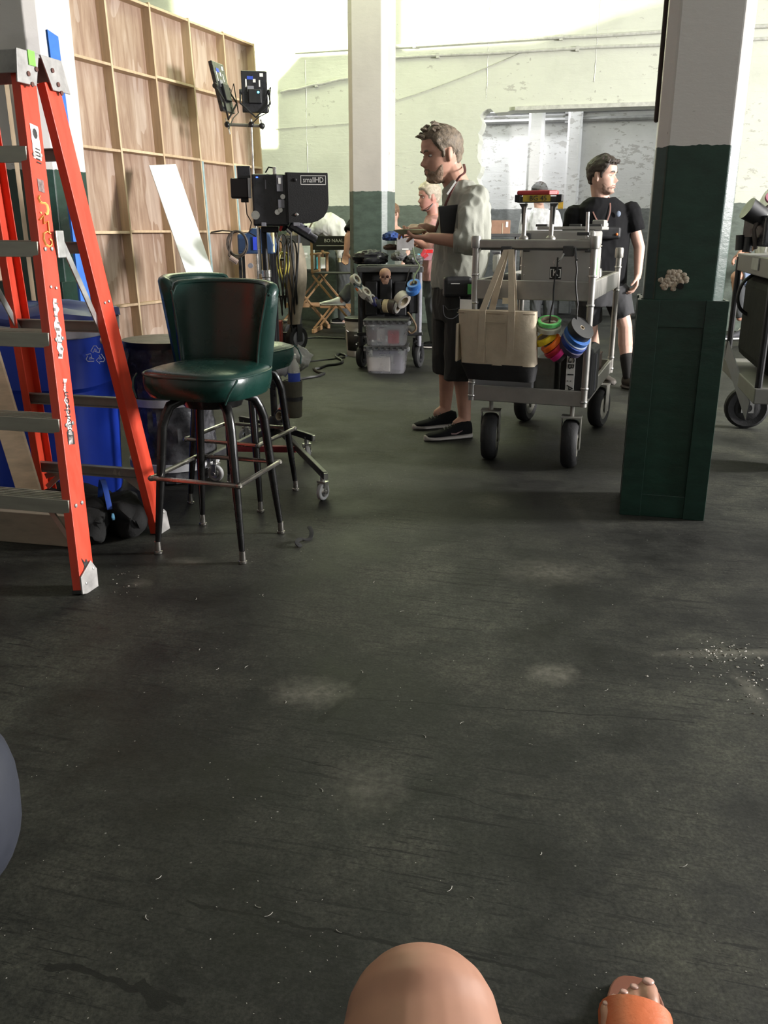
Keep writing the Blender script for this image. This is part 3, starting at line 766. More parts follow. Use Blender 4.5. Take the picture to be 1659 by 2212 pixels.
R = [[RB @ V((p.x, p.y, p.z + .012 * sin(5 * atan2(p.y, p.x)))) for p in sq(r, z)] for r, z in ((BR * 1.05, .825), (BR * 1.07, .84), (BR * 1.06, .875), (BR * .9, .895), (BR * .4, .905), (.02, .905))]
R = [[V((p.x, p.y, p.z - .02 if p.z > .84 else p.z)) for p in r_] for r_ in R]
MB().rings(R).obj('lid', M_bin2, bn, smooth=50)['label'] = 'dusty darker blue lid'
# recycling arrows, each an outlined bent band
M_sym = mat('symbol_white', (.62, .66, .78), .5)
sp = P(206, 768, 3.80)
for k in range(3):
    mm = Tr(sp) @ Rz(radians(20)) @ Rx(pi / 2) @ Rz(2 * pi / 3 * k) @ Tr(0, .010, 0) @ Matrix.Scale(.78, 4)
    # arrow outline in the plane, one side of the triangle
    for poly in ([(-.022, .012), (-.004, .040), (.010, .040), (.020, .022), (.030, .028), (.022, .002), (-.002, .010), (.008, .016), (.002, .026), (-.010, .004), (-.022, .012)],):
        MB().tube([mm @ V((x, y, 0)) for x, y in poly[:-1]], .0017, 5, closed=True).obj('recycling_arrow', M_sym, bn, True)

# black bag lined drum with hoops
M_foil = mat('shiny_black_film', (.055, .055, .06), .24, var=.7, scale=14, bump=1.0, bscale=16)
dc = V((-1.07, 4.33, 0)); DRr = .20
dr = thing('lined_drum', 'round bin lined in crinkled black film with two pale straps behind green stools', 'bin', dc)
R = []
for j in range(41):
    z = .01 + .66 * j / 40
    R.append([V(((DRr + .020 * abs(noise.noise(V((cos(a_) * 4, sin(a_) * 4, z * 9)))) + .014 * abs(noise.noise(V((cos(a_) * 9, sin(a_) * 9, z * 18))))) * cos(a_), (DRr + .020 * abs(noise.noise(V((cos(a_) * 4, sin(a_) * 4, z * 9)))) + .014 * abs(noise.noise(V((cos(a_) * 9, sin(a_) * 9, z * 18))))) * sin(a_), z)) for a_ in [2 * pi * k / 56 for k in range(72)]])
MB().rings(R).obj('film_wrap', M_foil, dr, smooth=25)
MB().lathe([(DRr + .012, .0), (DRr + .012, .03), (.0, .03)], 40, Tr(0, 0, .665)).obj('rim_bag', mat('black_bag', (.012, .012, .013), .4, bump=.5, bscale=25), dr)
for z in (.09, .41): MB().ring(DRr + .024, DRr + .010, .018, Tr(0, 0, z), 48).obj('strap', mat('pale_strap', (.45, .45, .47), .5), dr)['label'] = 'pale grey strap round the drum'
# blue boards leaning on the left pillar
a = P(112, 72, 4.93); b_ = P(182, 640, 4.6)
k = a.z / (a.z - b_.z)
e = a + (b_ - a) * k
tag(MB().bar(a, e, .012, .085, DS).obj('blue_strip', mat('blue_board', (.03, .16, .62), .5), smooth=0), 'long narrow blue board leaning against the left pillar', 'board')
for (u0, v0, u1, v1, lab) in ((12, 165, 62, 560, 'thin pale batten standing behind the ladder, beside the left pillar'),):
    a = P(u0, v0, 5.0); b_ = P(u1, v1, 4.75); k = a.z / (a.z - b_.z)
    tag(MB().bar(a, a + (b_ - a) * k, .022, .03).obj('wood_batten', M_lumber2, smooth=0), lab, 'timber')

# ------------------------------------------------------------------ bar stools
M_green = mat('green_vinyl', (.006, .030, .0235), .28, var=.15, scale=6, bump=.08, bscale=120, spec=.42)
M_pipe_g = mat('green_piping', (.006, .030, .024), .35)
M_blackm = mat('black_enamel', (.008, .008, .008), .25, var=.2)
M_chrome = mat('worn_chrome', (.42, .40, .37), .25, .95, var=.15)
def make_stool(loc, rz, label, LY=5):
    t = thing('bar_stool', label, 'stool', loc, rz, None)
    # local: -y is the front, x to the right
    SH, hw = .70, .215
    def ring_seat(sx, z, n=44, dy=0):
        o = []
        for k in range(n):
            a_ = 2 * pi * k / n; c_, s_ = cos(a_), sin(a_); e = 3.4 if s_ < 0 else 2.3
            o.append(V((hw * sx * abs(c_) ** (2 / e) * (1 if c_ >= 0 else -1), dy + (hw + .01) * sx * abs(s_) ** (2 / e) * (1 if s_ >= 0 else -1), z)))
        return o
    prof = [(.78, SH - .085), (.93, SH - .085), (.99, SH - .06), (1.01, SH - .035), (1.0, SH - .008), (.97, SH + .004), (.85, SH + .014), (.6, SH + .024), (.3, SH + .028), (.02, SH + .029)]
    MB().rings([ring_seat(a_, z) for a_, z in prof]).obj('seat', M_green, t, smooth=60)
    pts = [p + V((0, 0, .002)) for p in ring_seat(1.0, SH - .004)]
    pc = MB()
    pc.tube(pts, .0045, 6, closed=True)
    for s in (-1, 1):
        q = [(s * hw * 1.0, -hw * .78, SH - .004), (s * hw * 1.0, -hw * .88, SH - .02), (s * hw * .95, -hw * .98, SH - .05), (s * hw * .88, -hw * 1.0, SH - .085)]
        pc.tube([V(x) for x in q], .004, 6)
    pc.obj('seat_piping', M_pipe_g, t)
    # wrap round back: a thick curved shell
    n = 26; inner = []; outer = []
    R_ = .203; TT = .046
    AM = radians(62)
    def shell(a_, r, z):
        return shell0(a_, r, z) + V((-.035, .005, 0))
    def shell0(a_, r, z):
        e = 2.6; c_, s_ = sin(a_), cos(a_)
        return V((r * abs(c_) ** (2 / e) * (1 if c_ >= 0 else -1), r * abs(s_) ** (2 / e) * (1 if s_ >= 0 else -1) + .0, z))
    BZ, TZ = SH - .085, 1.0
    def top(a_): return TZ - .012 * (abs(a_) / AM) ** 2 - (.0 if abs(a_) < AM * .86 else ((abs(a_) - AM * .86) / (AM * .14)) ** 2 * .035)
    bmb = MB(); R = []
    for i in range(n + 1):
        a_ = -AM + 2 * AM * i / n; tz = top(a_); flare = .014
        ri0, ri1 = R_ - .018, R_ + .012; fr = []
        m_ = 8
        edge = min(1, (1 - abs(2 * i / n - 1)) * 9 + .35); th = TT * edge
        for k in range(m_ + 1):
            f = k / m_; z = BZ + (tz - BZ) * f
            fr.append(shell(a_, ri0 + (ri1 - ri0) * f + flare * f - .010 * sin(pi * f), z))
        for k in range(4):
            g_ = pi * (k + 1) / 5; f = 1
            fr.append(shell(a_, ri1 + flare + th / 2 - th / 2 * cos(g_), tz + .022 * sin(g_)))
        for k in range(m_, -1, -1):
            f = k / m_; z = BZ + (tz - BZ) * f
            fr.append(shell(a_, ri0 + (ri1 - ri0) * f + flare * f + th, z))
        R.append(fr)
    bmb.rings(R).obj('backrest', M_green, t, smooth=60)
    pb = MB()
    for i, off in ((0, -1), (n, 1)):
        pb.tube([p for p in R[i][:9 + 4]], .005, 6)
    pb.tube([R[i][9] + V((0, 0, -.004)) for i in range(n + 1)], .0045, 6)
    pb.obj('back_piping', M_pipe_g, t)
    # swivel and legs
    MB().lathe([(.03, SH - .15), (.11, SH - .135), (.13, SH - .085)], 20).obj('swivel_plate', M_blackm, t)
    LF = .181
    for sx in (-1, 1):
        for sy in (-1, 1):
            d = Rz(radians(LY)) @ V((sx, sy, 0))
            path = [d * .05 + V((0, 0, SH - .105)), d * .09 + V((0, 0, SH - .108)), d * .118 + V((0, 0, SH - .125)), d * .131 + V((0, 0, SH - .16)), d * .142 + V((0, 0, .50)), d * .162 + V((0, 0, .25)), d * (LF - .002) + V((0, 0, .05))]
            MB().tube(path, [.019, .019, .019, .019, .0185, .0165, .0115], 12).obj('leg', M_blackm, t, smooth=60)
            MB().lathe([(.0115, .05), (.0125, .012), (.0165, .010), (.0165, .002), (.013, 0)][::-1], 14, Tr(d * LF) ).obj('foot_cap', M_chrome, t)
    k = .170; z = .305
    pts = [Rz(radians(LY)) @ V((x * k * 1.075, y * k * 1.075, z)) for x, y in ((-1, -1), (1, -1), (1, 1), (-1, 1))]
    for i in range(4):
        a_, b2 = pts[i], pts[(i + 1) % 4]
        MB().tube([a_, b2], .0095, 10).obj('foot_rail', M_chrome, t)
    for p in pts: MB().ball(p * 1.0, (.014, .014, .012), 10).obj('rail_corner', M_chrome, t)
    return t
s1 = make_stool((-.655, 3.305, 0), radians(-22), 'dark green vinyl bar stool with wrap-round back, nearest to camera')
s2 = dup(s1, (-.66, 3.945, 0), radians(65), 'second green vinyl bar stool, half hidden behind the nearer stool')
# ------------------------------------------------------------------ monitor on a rolling stand
M_gear = mat('gear_black', (.012, .012, .014), .45, var=.3, scale=20)
M_gear2 = mat('gear_satin', (.02, .02, .023), .3, var=.3, scale=20)
M_hood = mat('hood_fabric', (.016, .016, .017), .75, var=.15, bump=.3, bscale=200)
M_steel = mat('bright_steel', (.55, .54, .52), .28, .9, var=.2)
M_greyp = mat('grey_plastic', (.22, .22, .25), .5, var=.2)
M_white = mat('white_label', (.78, .77, .74), .6, var=.08)
M_rubber = mat('tyre_rubber', (.013, .013, .014), .7, var=.25, bump=.3)
M_led = mat('blue_led', (.05, .12, 1.0), .4, emit=5)
M_cable = mat('cable_black', (.012, .012, .012), .5)
M_redm = mat('red_knob', (.7, .03, .03), .4)

def caster(t, p, r, wd, yaw, hh, mw=M_rubber, mh=M_greyp, mf=M_alu, name='caster', fork=True):
    """swivel caster: wheel centre p, stem rising to hh"""
    m = Tr(p) @ Rz(yaw)
    fk = MB()
    for s in (-1, 1): fk.box((0, s * (wd / 2 + .008), r * .45), (r * .55, .004, r * 1.35), m)
    fk.box((0, 0, r * 1.12), (r * .7, wd + .024, .006), m)
    fk.lathe([(.012, r * 1.1), (.012, hh - p.z)], 10, m).obj(name + '_fork', mf, t, True, smooth=30)
    prof = [(r * .62, -wd * .42), (r * .86, -wd * .5), (r * .97, -wd * .36), (r, -wd * .12), (r, wd * .12), (r * .97, wd * .36), (r * .86, wd * .5), (r * .62, wd * .42)]
    w_ = MB().lathe(prof, 26, m @ Rx(pi / 2)).obj(name + '_wheel', mw, t, True, smooth=40)
    hb = MB()
    for s in (-1, 1): hb.lathe([(r * .6, 0), (r * .5, s * .006), (r * .25, s * .004), (r * .2, s * .016), (.002, s * .016)], 18, m @ Tr(0, s * wd * .42, 0) @ Rx(-pi / 2) if False else m @ Rx(pi / 2) @ Tr(0, 0, s * wd * .42))
    MW[w_] = MW.get(t, Matrix())
    hb.obj('hub', mh, w_, True, smooth=30)
    return w_

mb0 = V((-.608, 4.80, 0))
ms = thing('monitor_stand', 'black wheeled stand with chrome collars carrying the hooded monitor', 'stand', mb0)
ptop = V((-.632, 4.80, 1.215))
def pole(z): return mb0 + (ptop - mb0) * (z / ptop.z)
MB().tube([pole(.10), pole(.52)], .019, 14).obj('lower_pole', M_gear2, ms, True)
MB().tube([pole(.50), pole(.58)], .025, 14).obj('lower_collar', M_steel, ms, True)
MB().tube([pole(.56), pole(.92)], .016, 14).obj('middle_pole', M_gear2, ms, True)
MB().tube([pole(.90), pole(.905), pole(.96), pole(.965), pole(1.0)], [.018, .023, .023, .027, .027], 14).obj('upper_collar', M_steel, ms, True)
MB().tube([pole(.98), ptop], .015, 14).obj('upper_pole', M_gear, ms, True)
MB().tube([pole(.98) + V((-.03, 0, 0)), ptop + V((-.026, 0, 0))], .009, 10).obj('side_rod', M_steel, ms, True)
MB().lathe([(.028, .09), (.04, .10), (.04, .20), (.03, .215)], 16, Tr(mb0)).obj('base_hub', M_gear, ms, True)
ends = [G(703, 1028, .13), G(676, 946, .13), G(452, 990, .13), G(520, 905, .13)]
for i, e in enumerate(ends):
    st_ = mb0 + V((0, 0, .155))
    MB().bar(st_ + (e - st_) * .04, e, .022, .036).obj('leg', M_gear, ms, True, smooth=0, bevel=.003)
    MB().bar(e + (e - st_) * .0, e + (e - st_).normalized() * .008, .018, .030).obj('leg_end', M_steel, ms, True, smooth=0)
    cpt = e + (st_ - e).normalized() * .05
    caster(ms, V((cpt.x, cpt.y, .042)), .042, .024, radians(60 + 50 * i), .13, mat('caster_tread', (.40, .40, .40), .5), M_steel, M_steel)
rb_ = G(505, 968, .13), G(640, 970, .13)
MB().bar(rb_[0], rb_[1], .03, .032).obj('brace_bar', mat('dark_red_bar', (.12, .008, .012), .4, var=.3, scale=50), ms, True, smooth=0, bevel=.003)['label'] = 'dark red brace bar'
for zz in (.74, .86, .40): MB().lathe([(.022, -.02), (.03, -.02), (.03, .02), (.022, .02)], 14, Tr(pole(zz))).obj('clamp', M_gear2, ms, True)

mo = thing('field_monitor', 'black video monitor with deep side hood and battery pack on wheeled stand', 'monitor', V((-.60, 4.80, 1.22)), radians(8))
S = 1 / 413.0
def mk(u0, v0, u1, v1, y, d, m, name, bev=.004):    # box from pixel extents on the monitor's own side, y towards the back
    x0, x1 = (u0 - 578) * S, (u1 - 578) * S; z0, z1 = (474 - v1) * S * .97, (474 - v0) * S * .97
    return MB().box(((x0 + x1) / 2, y, (z0 + z1) / 2), (x1 - x0, d, z1 - z0)).obj(name, m, mo, smooth=0, bevel=bev)
mk(544, 369, 618, 473, 0, .38, M_gear2, 'housing', .008)
hp = [((u - 578) * S, (474 - v) * S * .97) for u, v in ((616, 366), (699, 368), (700, 428), (697, 443), (689, 455), (677, 463), (664, 467), (616, 467))]
for s in (-1, 1):
    MB().prism(hp, .006, Tr(0, s * .215, 0) @ Rx(pi / 2)).obj('hood_side', M_hood, mo, smooth=0, bevel=.002)
x0, x1 = hp[0][0], hp[1][0]
MB().box(((x0 + x1) / 2, 0, hp[0][1] - .004), (x1 - x0, .42, .006)).obj('hood_top', M_hood, mo, smooth=0)
MB().box((x0 + .002, 0, hp[0][1] / 2 + .01), (.02, .42, hp[0][1] - .02)).obj('screen_frame', M_gear, mo, smooth=0)
MB().box((x0 + .013, 0, hp[0][1] / 2 + .01), (.003, .36, .20)).obj('screen', mat('dark_screen', (.03, .035, .045), .15), mo, smooth=0)
text('smallHD', .036, Tr((669 - 578) * S, -.2215, (474 - 384) * S) @ Rx(pi / 2), M_white, mo, 'brand_lettering', xs=.82)
bx = MB()
for (a, b_, c, d) in ((643, 375, 695, 376.2), (643, 391.8, 695, 393), (643, 375, 644.2, 393), (693.8, 375, 695, 393)):
    bx.box((((a + c) / 2 - 578) * S, -.2212, (474 - (b_ + d) / 2) * S), ((c - a) * S, .0012, (d - b_) * S))
bx.obj('lettering_border', M_white, mo, smooth=0)['kind'] = 'stuff'
for u, v in ((632, 384), (633, 451)):
    MB().lathe([(.008, 0), (.009, .004), (.004, .007)], 12, Tr((u - 578) * S, -.219, (474 - v) * S) @ Rx(pi / 2)).obj('thumb_screw', M_steel if v > 400 else M_gear, mo)
mk(515, 351, 542, 378, -.06, .10, M_gear2, 'transmitter_box')
mk(500, 376, 536, 416, -.04, .14, mat('battery_maroon', (.022, .014, .016), .4), 'battery', .006)
mk(536, 376, 542, 415, -.07, .12, mat('battery_plate', (.55, .55, .57), .35, .4), 'battery_plate', .001)
mk(520, 414, 536, 424, -.05, .05, M_gear, 'battery_plug', .003)
mk(594, 372, 607, 404, -.195, .03, M_greyp, 'side_bracket', .002)
mk(598, 377, 603, 389, -.212, .004, M_white, 'bracket_sticker', 0)
mk(596, 420, 609, 437, -.196, .03, M_greyp, 'side_bracket', .002)
mk(588, 354, 595, 372, -.17, .02, M_steel, 'top_bolt', .004)
mk(560, 466, 570, 474, -.195, .02, M_greyp, 'side_foot', .002); mk(626, 466, 639, 473, -.218, .01, M_greyp, 'hood_clip', .001)
for u, v, r in ((549, 452, .021), (594, 446, .013), (600, 442, .012), (606, 416, .012)):
    MB().lathe([(r * .62, 0), (r, .0), (r, .014), (r * .62, .014)], 18, Tr((u - 578) * S, -.192, (474 - v) * S) @ Rx(pi / 2)).obj('knob_ring', M_steel, mo)
mk(553, 375, 557, 377, -.192, .004, M_led, 'status_light', 0); mk(571, 381, 573, 399, -.192, .003, M_greyp, 'edge_highlight_strip', 0)
MB().tube([((573 - 578) * S, -.15, .255), ((580 - 578) * S, -.16, .28), ((590 - 578) * S, -.17, .275), ((592 - 578) * S, -.17, .24)], .004, 6).obj('short_cable', M_cable, mo)
MB().tube([((530 - 578) * S, -.06, .12), ((531 - 578) * S, -.06, .06), ((540 - 578) * S, -.06, .02), ((534 - 578) * S, -.06, -.03), ((548 - 578) * S, -.06, -.05)], .003, 6).obj('hanging_cable', mat('thin_brown_cable', (.16, .12, .09), .6), mo)
MB().box((-.0, 0, -.015), (.09, .12, .03)).obj('mount_plate', M_gear, mo, smooth=0, bevel=.004)
# small second monitor under the hood
sm = thing('small_monitor', 'small grey tilted monitor on jointed arm under the hooded monitor', 'monitor', P(655, 503, 4.72), radians(4))
TM = Ry(radians(31))
MB().box((0, 0, 0), (.155, .12, .035), TM).obj('housing', M_gear2, sm, smooth=0, bevel=.008)
MB().box((-.02, -.0, .022), (.10, .125, .03), TM).obj('back_shell', mat('lilac_grey', (.22, .22, .27), .5), sm, smooth=0, bevel=.006)
MB().box((.052, 0, .016), (.045, .11, .016), TM).obj('battery', M_greyp, sm, smooth=0, bevel=.004)
MB().box((-.0, -.0, .036), (.008, .128, .006), TM).obj('strap', M_gear, sm, smooth=0)
MB().box((.0, 0, -.0185), (.14, .105, .002), TM).obj('screen', mat('dark_screen', (.03, .035, .045), .15), sm, smooth=0)
MB().tube([V((-.06, 0, .0)), V((-.10, 0, .035)), V((-.135, 0, .055)), V((-.135, 0, .115))], [.012, .014, .012, .012], 10).obj('arm', M_steel, sm)
MB().ball((-.10, -.01, .03), .022, 12).obj('arm_joint', M_gear, sm)
MB().bar((-.118, -.025, .01), (-.098, -.03, .055), .006, .014).obj('arm_lever', M_redm, sm, smooth=0)['label'] = 'red tightening lever'
MB().box((.015, -.0, .052), (.008, .01, .03), TM).obj('shoe', mat('brass', (.45, .38, .22), .4, .6), sm, smooth=0)
# cup holder, bottle, bag and tape rolls hung on the stand
cup = thing('cup_pouch', 'olive drab bottle pouch strapped to the monitor stand', 'pouch', P(633, 850, 4.72) - V((0, 0, .07)))
M_olive = mat('olive_canvas', (.075, .07, .048), .75, var=.2, bump=.3)
MB().lathe([(.040, -.06), (.046, -.055), (.049, .04), (.053, .125), (.054, .14), (.049, .14), (.047, .06), (.02, .05)], 20).obj('pouch', M_olive, cup)
MB().ring(.0525, .047, .010, Tr(0, 0, .045), 20).obj('strap', M_gear, cup)
MB().box((-.07, .02, .13), (.09, .04, .016)).obj('bracket', M_gear, cup, smooth=0)
bo = thing('water_bottle', 'clear plastic water bottle with blue label standing in olive pouch', 'bottle', P(635, 804, 4.72) - V((0, 0, .02)))
M_clear = mat('clear_plastic', (.72, .72, .66), .25, var=.05, trans=.35, spec=.5)
MB().lathe([(.030, -.05), (.032, -.04), (.032, .018), (.031, .04), (.027, .06), (.016, .082), (.012, .092), (.012, .098)], 20).obj('body', M_clear, bo)
MB().lathe([(.0325, -.03), (.033, -.03), (.033, .018), (.0325, .018)], 20).obj('label', mat('label_blue', (.03, .07, .42), .5), bo)
MB().lathe([(.0145, .095), (.0155, .097), (.0155, .117), (.014, .118), (.002, .118)], 16).obj('cap', M_white, bo)
bag = MB(); R = []
for j in range(9):
    k = j / 8; r_ = .055 * sin(pi * (.12 + .8 * k)) ** .7
    R.append([V((r_ * cos(a_) * (1 + .18 * noise.noise(V((cos(a_) * 2, sin(a_) * 2, k * 4)))), r_ * .8 * sin(a_), -.06 + .13 * k + .01 * sin(3 * a_))) for a_ in [2 * pi * i / 20 for i in range(20)]])
tag(bag.rings(R).obj('plastic_bag', mat('white_film', (.70, .71, .76), .35, var=.1, bump=.8, bscale=18), smooth=60), 'crumpled white plastic bag hanging beside the bottle pouch', 'bag').location = P(607, 786, 4.74)
R = []
for j in range(9):
    k = j / 8; r_ = .085 * sin(pi * (.1 + .85 * k)) ** .8
    R.append([V((r_ * cos(a_) * (1 + .35 * noise.noise(V((cos(a_) * 2.5, sin(a_) * 2.5, k * 5)))), r_ * .8 * sin(a_), -.05 + .11 * k + .02 * sin(3 * a_))) for a_ in [2 * pi * i / 24 for i in range(24)]])
tag(MB().rings(R).obj('clear_wrap', mat('clear_film', (.42, .42, .40), .2, var=.3, trans=.4, bump=1.0, bscale=16), smooth=60), 'crumpled clear plastic wrap hanging behind the water bottle', 'wrap').location = P(638, 775, 4.92)
def roll(u, v, Y, R, r, hw, axis, m, label, group=None, name='tape_roll'):
    p = P(u, v, Y) if not isinstance(u, V) else u
    o = MB().ring(R, r, hw, frame((0, 0, 0), axis)).obj(name, m, smooth=30, bevel=.0015)
    o.location = p; MW[o] = Tr(p)
    tag(o, label, 'tape', group)
    MB().ring(r + .0015, r - .003, hw * .96, frame((0, 0, 0), axis)).obj('core', mat('card_core', (.34, .28, .20), .8), o, smooth=30)
    return o
roll(611, 897, 4.70, .042, .028, .012, (-.55, -.8, .25), mat('tape_orange', (1.0, .13, .04), .5), 'fluorescent orange tape roll hanging low on the monitor stand')
roll(617, 884, 4.745, .043, .028, .020, (-.55, -.8, .25), M_white, 'white tape roll hanging behind the orange one on the monitor stand')
roll(607, 899, 4.665, .036, .024, .018, (-.55, -.8, .25), M_gear2, 'black tape roll hanging in front of the orange one on the stand')

# ------------------------------------------------------------------ two panel lamps on a stand
ls = thing('lamp_stand', 'tall thin stand with crossbar holding two black panel lamps by the flat', 'stand', P(547, 400, 8.6) * 1)
lb = P(548, 400, 8.6); lb.z = 0; ls.location = lb; MW[ls] = Tr(lb)
lt = P(543, 262, 8.6)
MB().tube([lb + V((0, 0, .12)), V((lb.x, lb.y, 1.3))], .017, 10).obj('lower_tube', M_steel, ls, True)
MB().tube([V((lb.x, lb.y, 1.25)), V((lb.x, lb.y, lt.z + .02))], .012, 10).obj('upper_tube', M_steel, ls, True)
ca, cb = P(491, 269, 8.6), P(566, 272, 8.6)
MB().tube([ca, cb], .014, 10).obj('crossbar', mat('dull_steel', (.18, .17, .15), .5, .5), ls, True)
for p in (ca, cb, P(543, 269, 8.6)): MB().ball(p, .028, 10).obj('grip_head', M_gear, ls, True)
for p, q in ((ca, P(497, 290, 8.6)), (cb, P(563, 258, 8.6))): MB().tube([p - (q - p) * .6, q], .008, 8).obj('spigot', M_steel, ls, True)
for k in range(3):
    a_ = radians(40 + 120 * k); MB().tube([lb + V((0, 0, .35)), lb + V((.34 * cos(a_), .34 * sin(a_), .012))], .011, 8).obj('leg', M_steel, ls, True)
def lamp(c, yaw, tilt, w_, h_, label, led):
    t = thing('panel_lamp', label, 'lamp', c, yaw)
    T = Rx(tilt)
    MB().box((0, 0, 0), (w_, .035, h_), T).obj('housing', M_gear2, t, smooth=0, bevel=.006)
    MB().box((0, .02, 0), (w_ * .9, .004, h_ * .92), T).obj('diffuser', mat('lamp_diffuser', (.5, .5, .46), .4), t, smooth=0)
    MB().box((0, -.03, -h_ * .12), (w_ * .5, .035, h_ * .34), T).obj('power_box', M_gear, t, smooth=0, bevel=.006)
    MB().box((-.035, -.022, h_ * .06), (w_ * .25, .012, h_ * .14), T).obj('display_plate', M_greyp, t, smooth=0)
    yo = MB()
    MB().tube([T @ V((-w_ / 2 - .012, -.0, 0)), T @ V((-w_ / 2 - .018, -.05, -h_ * .3)), V((0, -.05, -h_ * .62)), T @ V((w_ / 2 + .018, -.05, -h_ * .3)), T @ V((w_ / 2 + .012, 0, 0))], .009, 8).obj('yoke', M_gear, t)
    for s in (-1, 1): MB().lathe([(.024, 0), (.026, .006), (.022, .022)], 12, T @ Tr(s * w_ / 2, 0, 0) @ Ry(s * pi / 2)).obj('yoke_knob', M_gear, t)
    for k, (x, z, sx, sz) in enumerate(((-.04, .33, .09, .05), (.07, .40, .05, .05), (-.08, .20, .02, .12), (.05, .20, .02, .10), (.0, .26, .04, .05))):
        MB().box((x * w_ * 4, -.0185, z * h_), (sx * w_ * 2.6, .002, sz * h_ * 1.6), T).obj('label', mat('label_blue', (.03, .07, .42), .5) if k == 0 else M_white, t, smooth=0)
    if led: MB().ball(T @ V((.03, -.05, -.01)), .010, 10).obj('status_light', mat('cyan_led', (.1, .6, 1.0), .4, emit=6), t)
    MB().tube([T @ V((w_ * .42, -.03, -h_ * .1)), T @ V((w_ * .62, -.06, h_ * .1)), T @ V((w_ * .5, -.05, -h_ * .5)), T @ V((w_ * .1, -.03, -h_ * .62)), T @ V((-w_ * .3, 0, -h_ * .85))], .005, 6).obj('lamp_cable', M_cable, t)
lamp(P(550, 199, 8.6), radians(10), radians(-4), .23, .345, 'black panel lamp seen square from the back with a cyan status light', True)
lamp(P(479, 190, 8.6), radians(74), radians(-13), .24, .42, 'black panel lamp seen edge on, left of the other', False)

# ------------------------------------------------------------------ blue box on a trolley, cable truck
M_navy = mat('navy_metal', (.03, .065, .15), .45, var=.2)
db = thing('distribution_box', 'blue power box with arched housing on a dark stand beside the flat', 'power box', P(556, 545, 7.4))
MB().prism([(-.14, -.01), (.14, -.01), (.15, .06), (.13, .13), (.07, .18), (-.02, .19), (-.06, .15), (-.14, .14)], .24, Tr(0, .12, 0) @ Rx(pi / 2)).obj('housing', M_navy, db, smooth=0, bevel=.012)
MB().box((.0, -.125, .07), (.03, .006, .10)).obj('light_strip', mat('blue_led_dim', (.03, .06, .5), .4, emit=.35), db, smooth=0)
MB().box((-.09, -.125, .06), (.08, .008, .10)).obj('front_panel', mat('navy_dark', (.02, .04, .09), .5), db, smooth=0, bevel=.003)
MB().lathe([(.02, 0), (.02, .03), (.012, .03)], 14, Tr(-.04, -.12, -.1) @ Rx(pi / 2)).obj('socket', M_greyp, db)
for x in (-.13, .13):
    for y in (-.09, .09): MB().bar((x, y, -db.location.z), (x, y, -.01), .022, .022).obj('leg', M_gear, db, smooth=0)
MB().box((0, 0, -.42), (.28, .2, .02)).obj('shelf', M_gear, db, smooth=0)
def coil(c, r, n, m, label, axis=(0, -1, 0), th=.007):
    fm = frame(c, axis); pts = []
    for i in range(n * 20 + 1):
        a_ = 2 * pi * i / 20; k = r * (1 + .08 * sin(a_ * .37 + i * .02)); pts.append(fm @ V((k * cos(a_), k * 1.25 * sin(a_), .012 * sin(a_ * .71))))
    return tag(MB().tube(pts, th, 6).obj('cable_coil', m, smooth=60), label, 'cable')
M_cabb = mat('cable_brown', (.06, .045, .035), .6)
coil(P(513, 527, 7.15), .075, 4, M_cabb, 'coil of thin dark cable hanging on the flat beside the blue box')
tag(MB().tube([P(456, 502, 7.1), P(480, 498, 7.05), P(503, 500, 7.05), P(497, 530, 7.0), P(494, 552, 7.0), P(505, 562, 7.0), P(515, 566, 7.0)], .006, 6).obj('hanging_cable', M_cabb), 'loose cable end hanging from the flat left of the cable coil', 'cable')
pl_ = tag(MB().tube([P(497, 556, 6.98), P(513, 567, 6.98)], .020, 10).obj('cable_plug', mat('plug_grey', (.30, .22, .19), .6)), 'pale plug at the end of the loose cable by the flat', 'plug')

ct = thing('cable_truck', 'two wheeled hand truck heaped with cable loops behind the monitor stand', 'hand truck', (-1.0, 9.2, 0))
def cp(u, v, Y=9.2): return P(u, v, Y)
for u in (598, 648): MB().tube([cp(u, 745), cp(u - 2, 470)], .018, 8).obj('upright', M_gear, ct, True)
for v in (480, 560, 640, 720): MB().tube([cp(598, v), cp(647, v)], .014, 8).obj('cross_tube', M_gear, ct, True)
MB().box((0, 0, 0), (.34, .22, .02), Tr(cp(622, 748)) ).obj('toe_plate', M_gear, ct, True, smooth=0)
caster(ct, V((-.905, 9.15, .135)), .135, .08, radians(50), .20, M_rubber, M_greyp, M_gear, 'truck')
caster(ct, V((-1.02, 9.50, .135)), .135, .08, radians(60), .30, M_rubber, M_greyp, M_steel, 'truck')
M_canvas = mat('dirty_canvas', (.26, .22, .165), .8, var=.3, scale=8, bump=.4, bscale=20)
R = []
for j in range(12):
    k = j / 11; c = cp(633 + 8 * sin(k * 3), 525 + 175 * k, 9.1); r_ = .075 + .02 * sin(k * 5)
    R.append([c + V((r_ * cos(a_) * (1 + .2 * sin(4 * a_ + k * 2)), .06 * sin(a_), 0)) for a_ in [2 * pi * i / 20 for i in range(20)]])
MB().rings(R).obj('canvas_roll', M_canvas, ct, True, smooth=60)['label'] = 'dirty canvas hung on the truck'
random.seed(3)
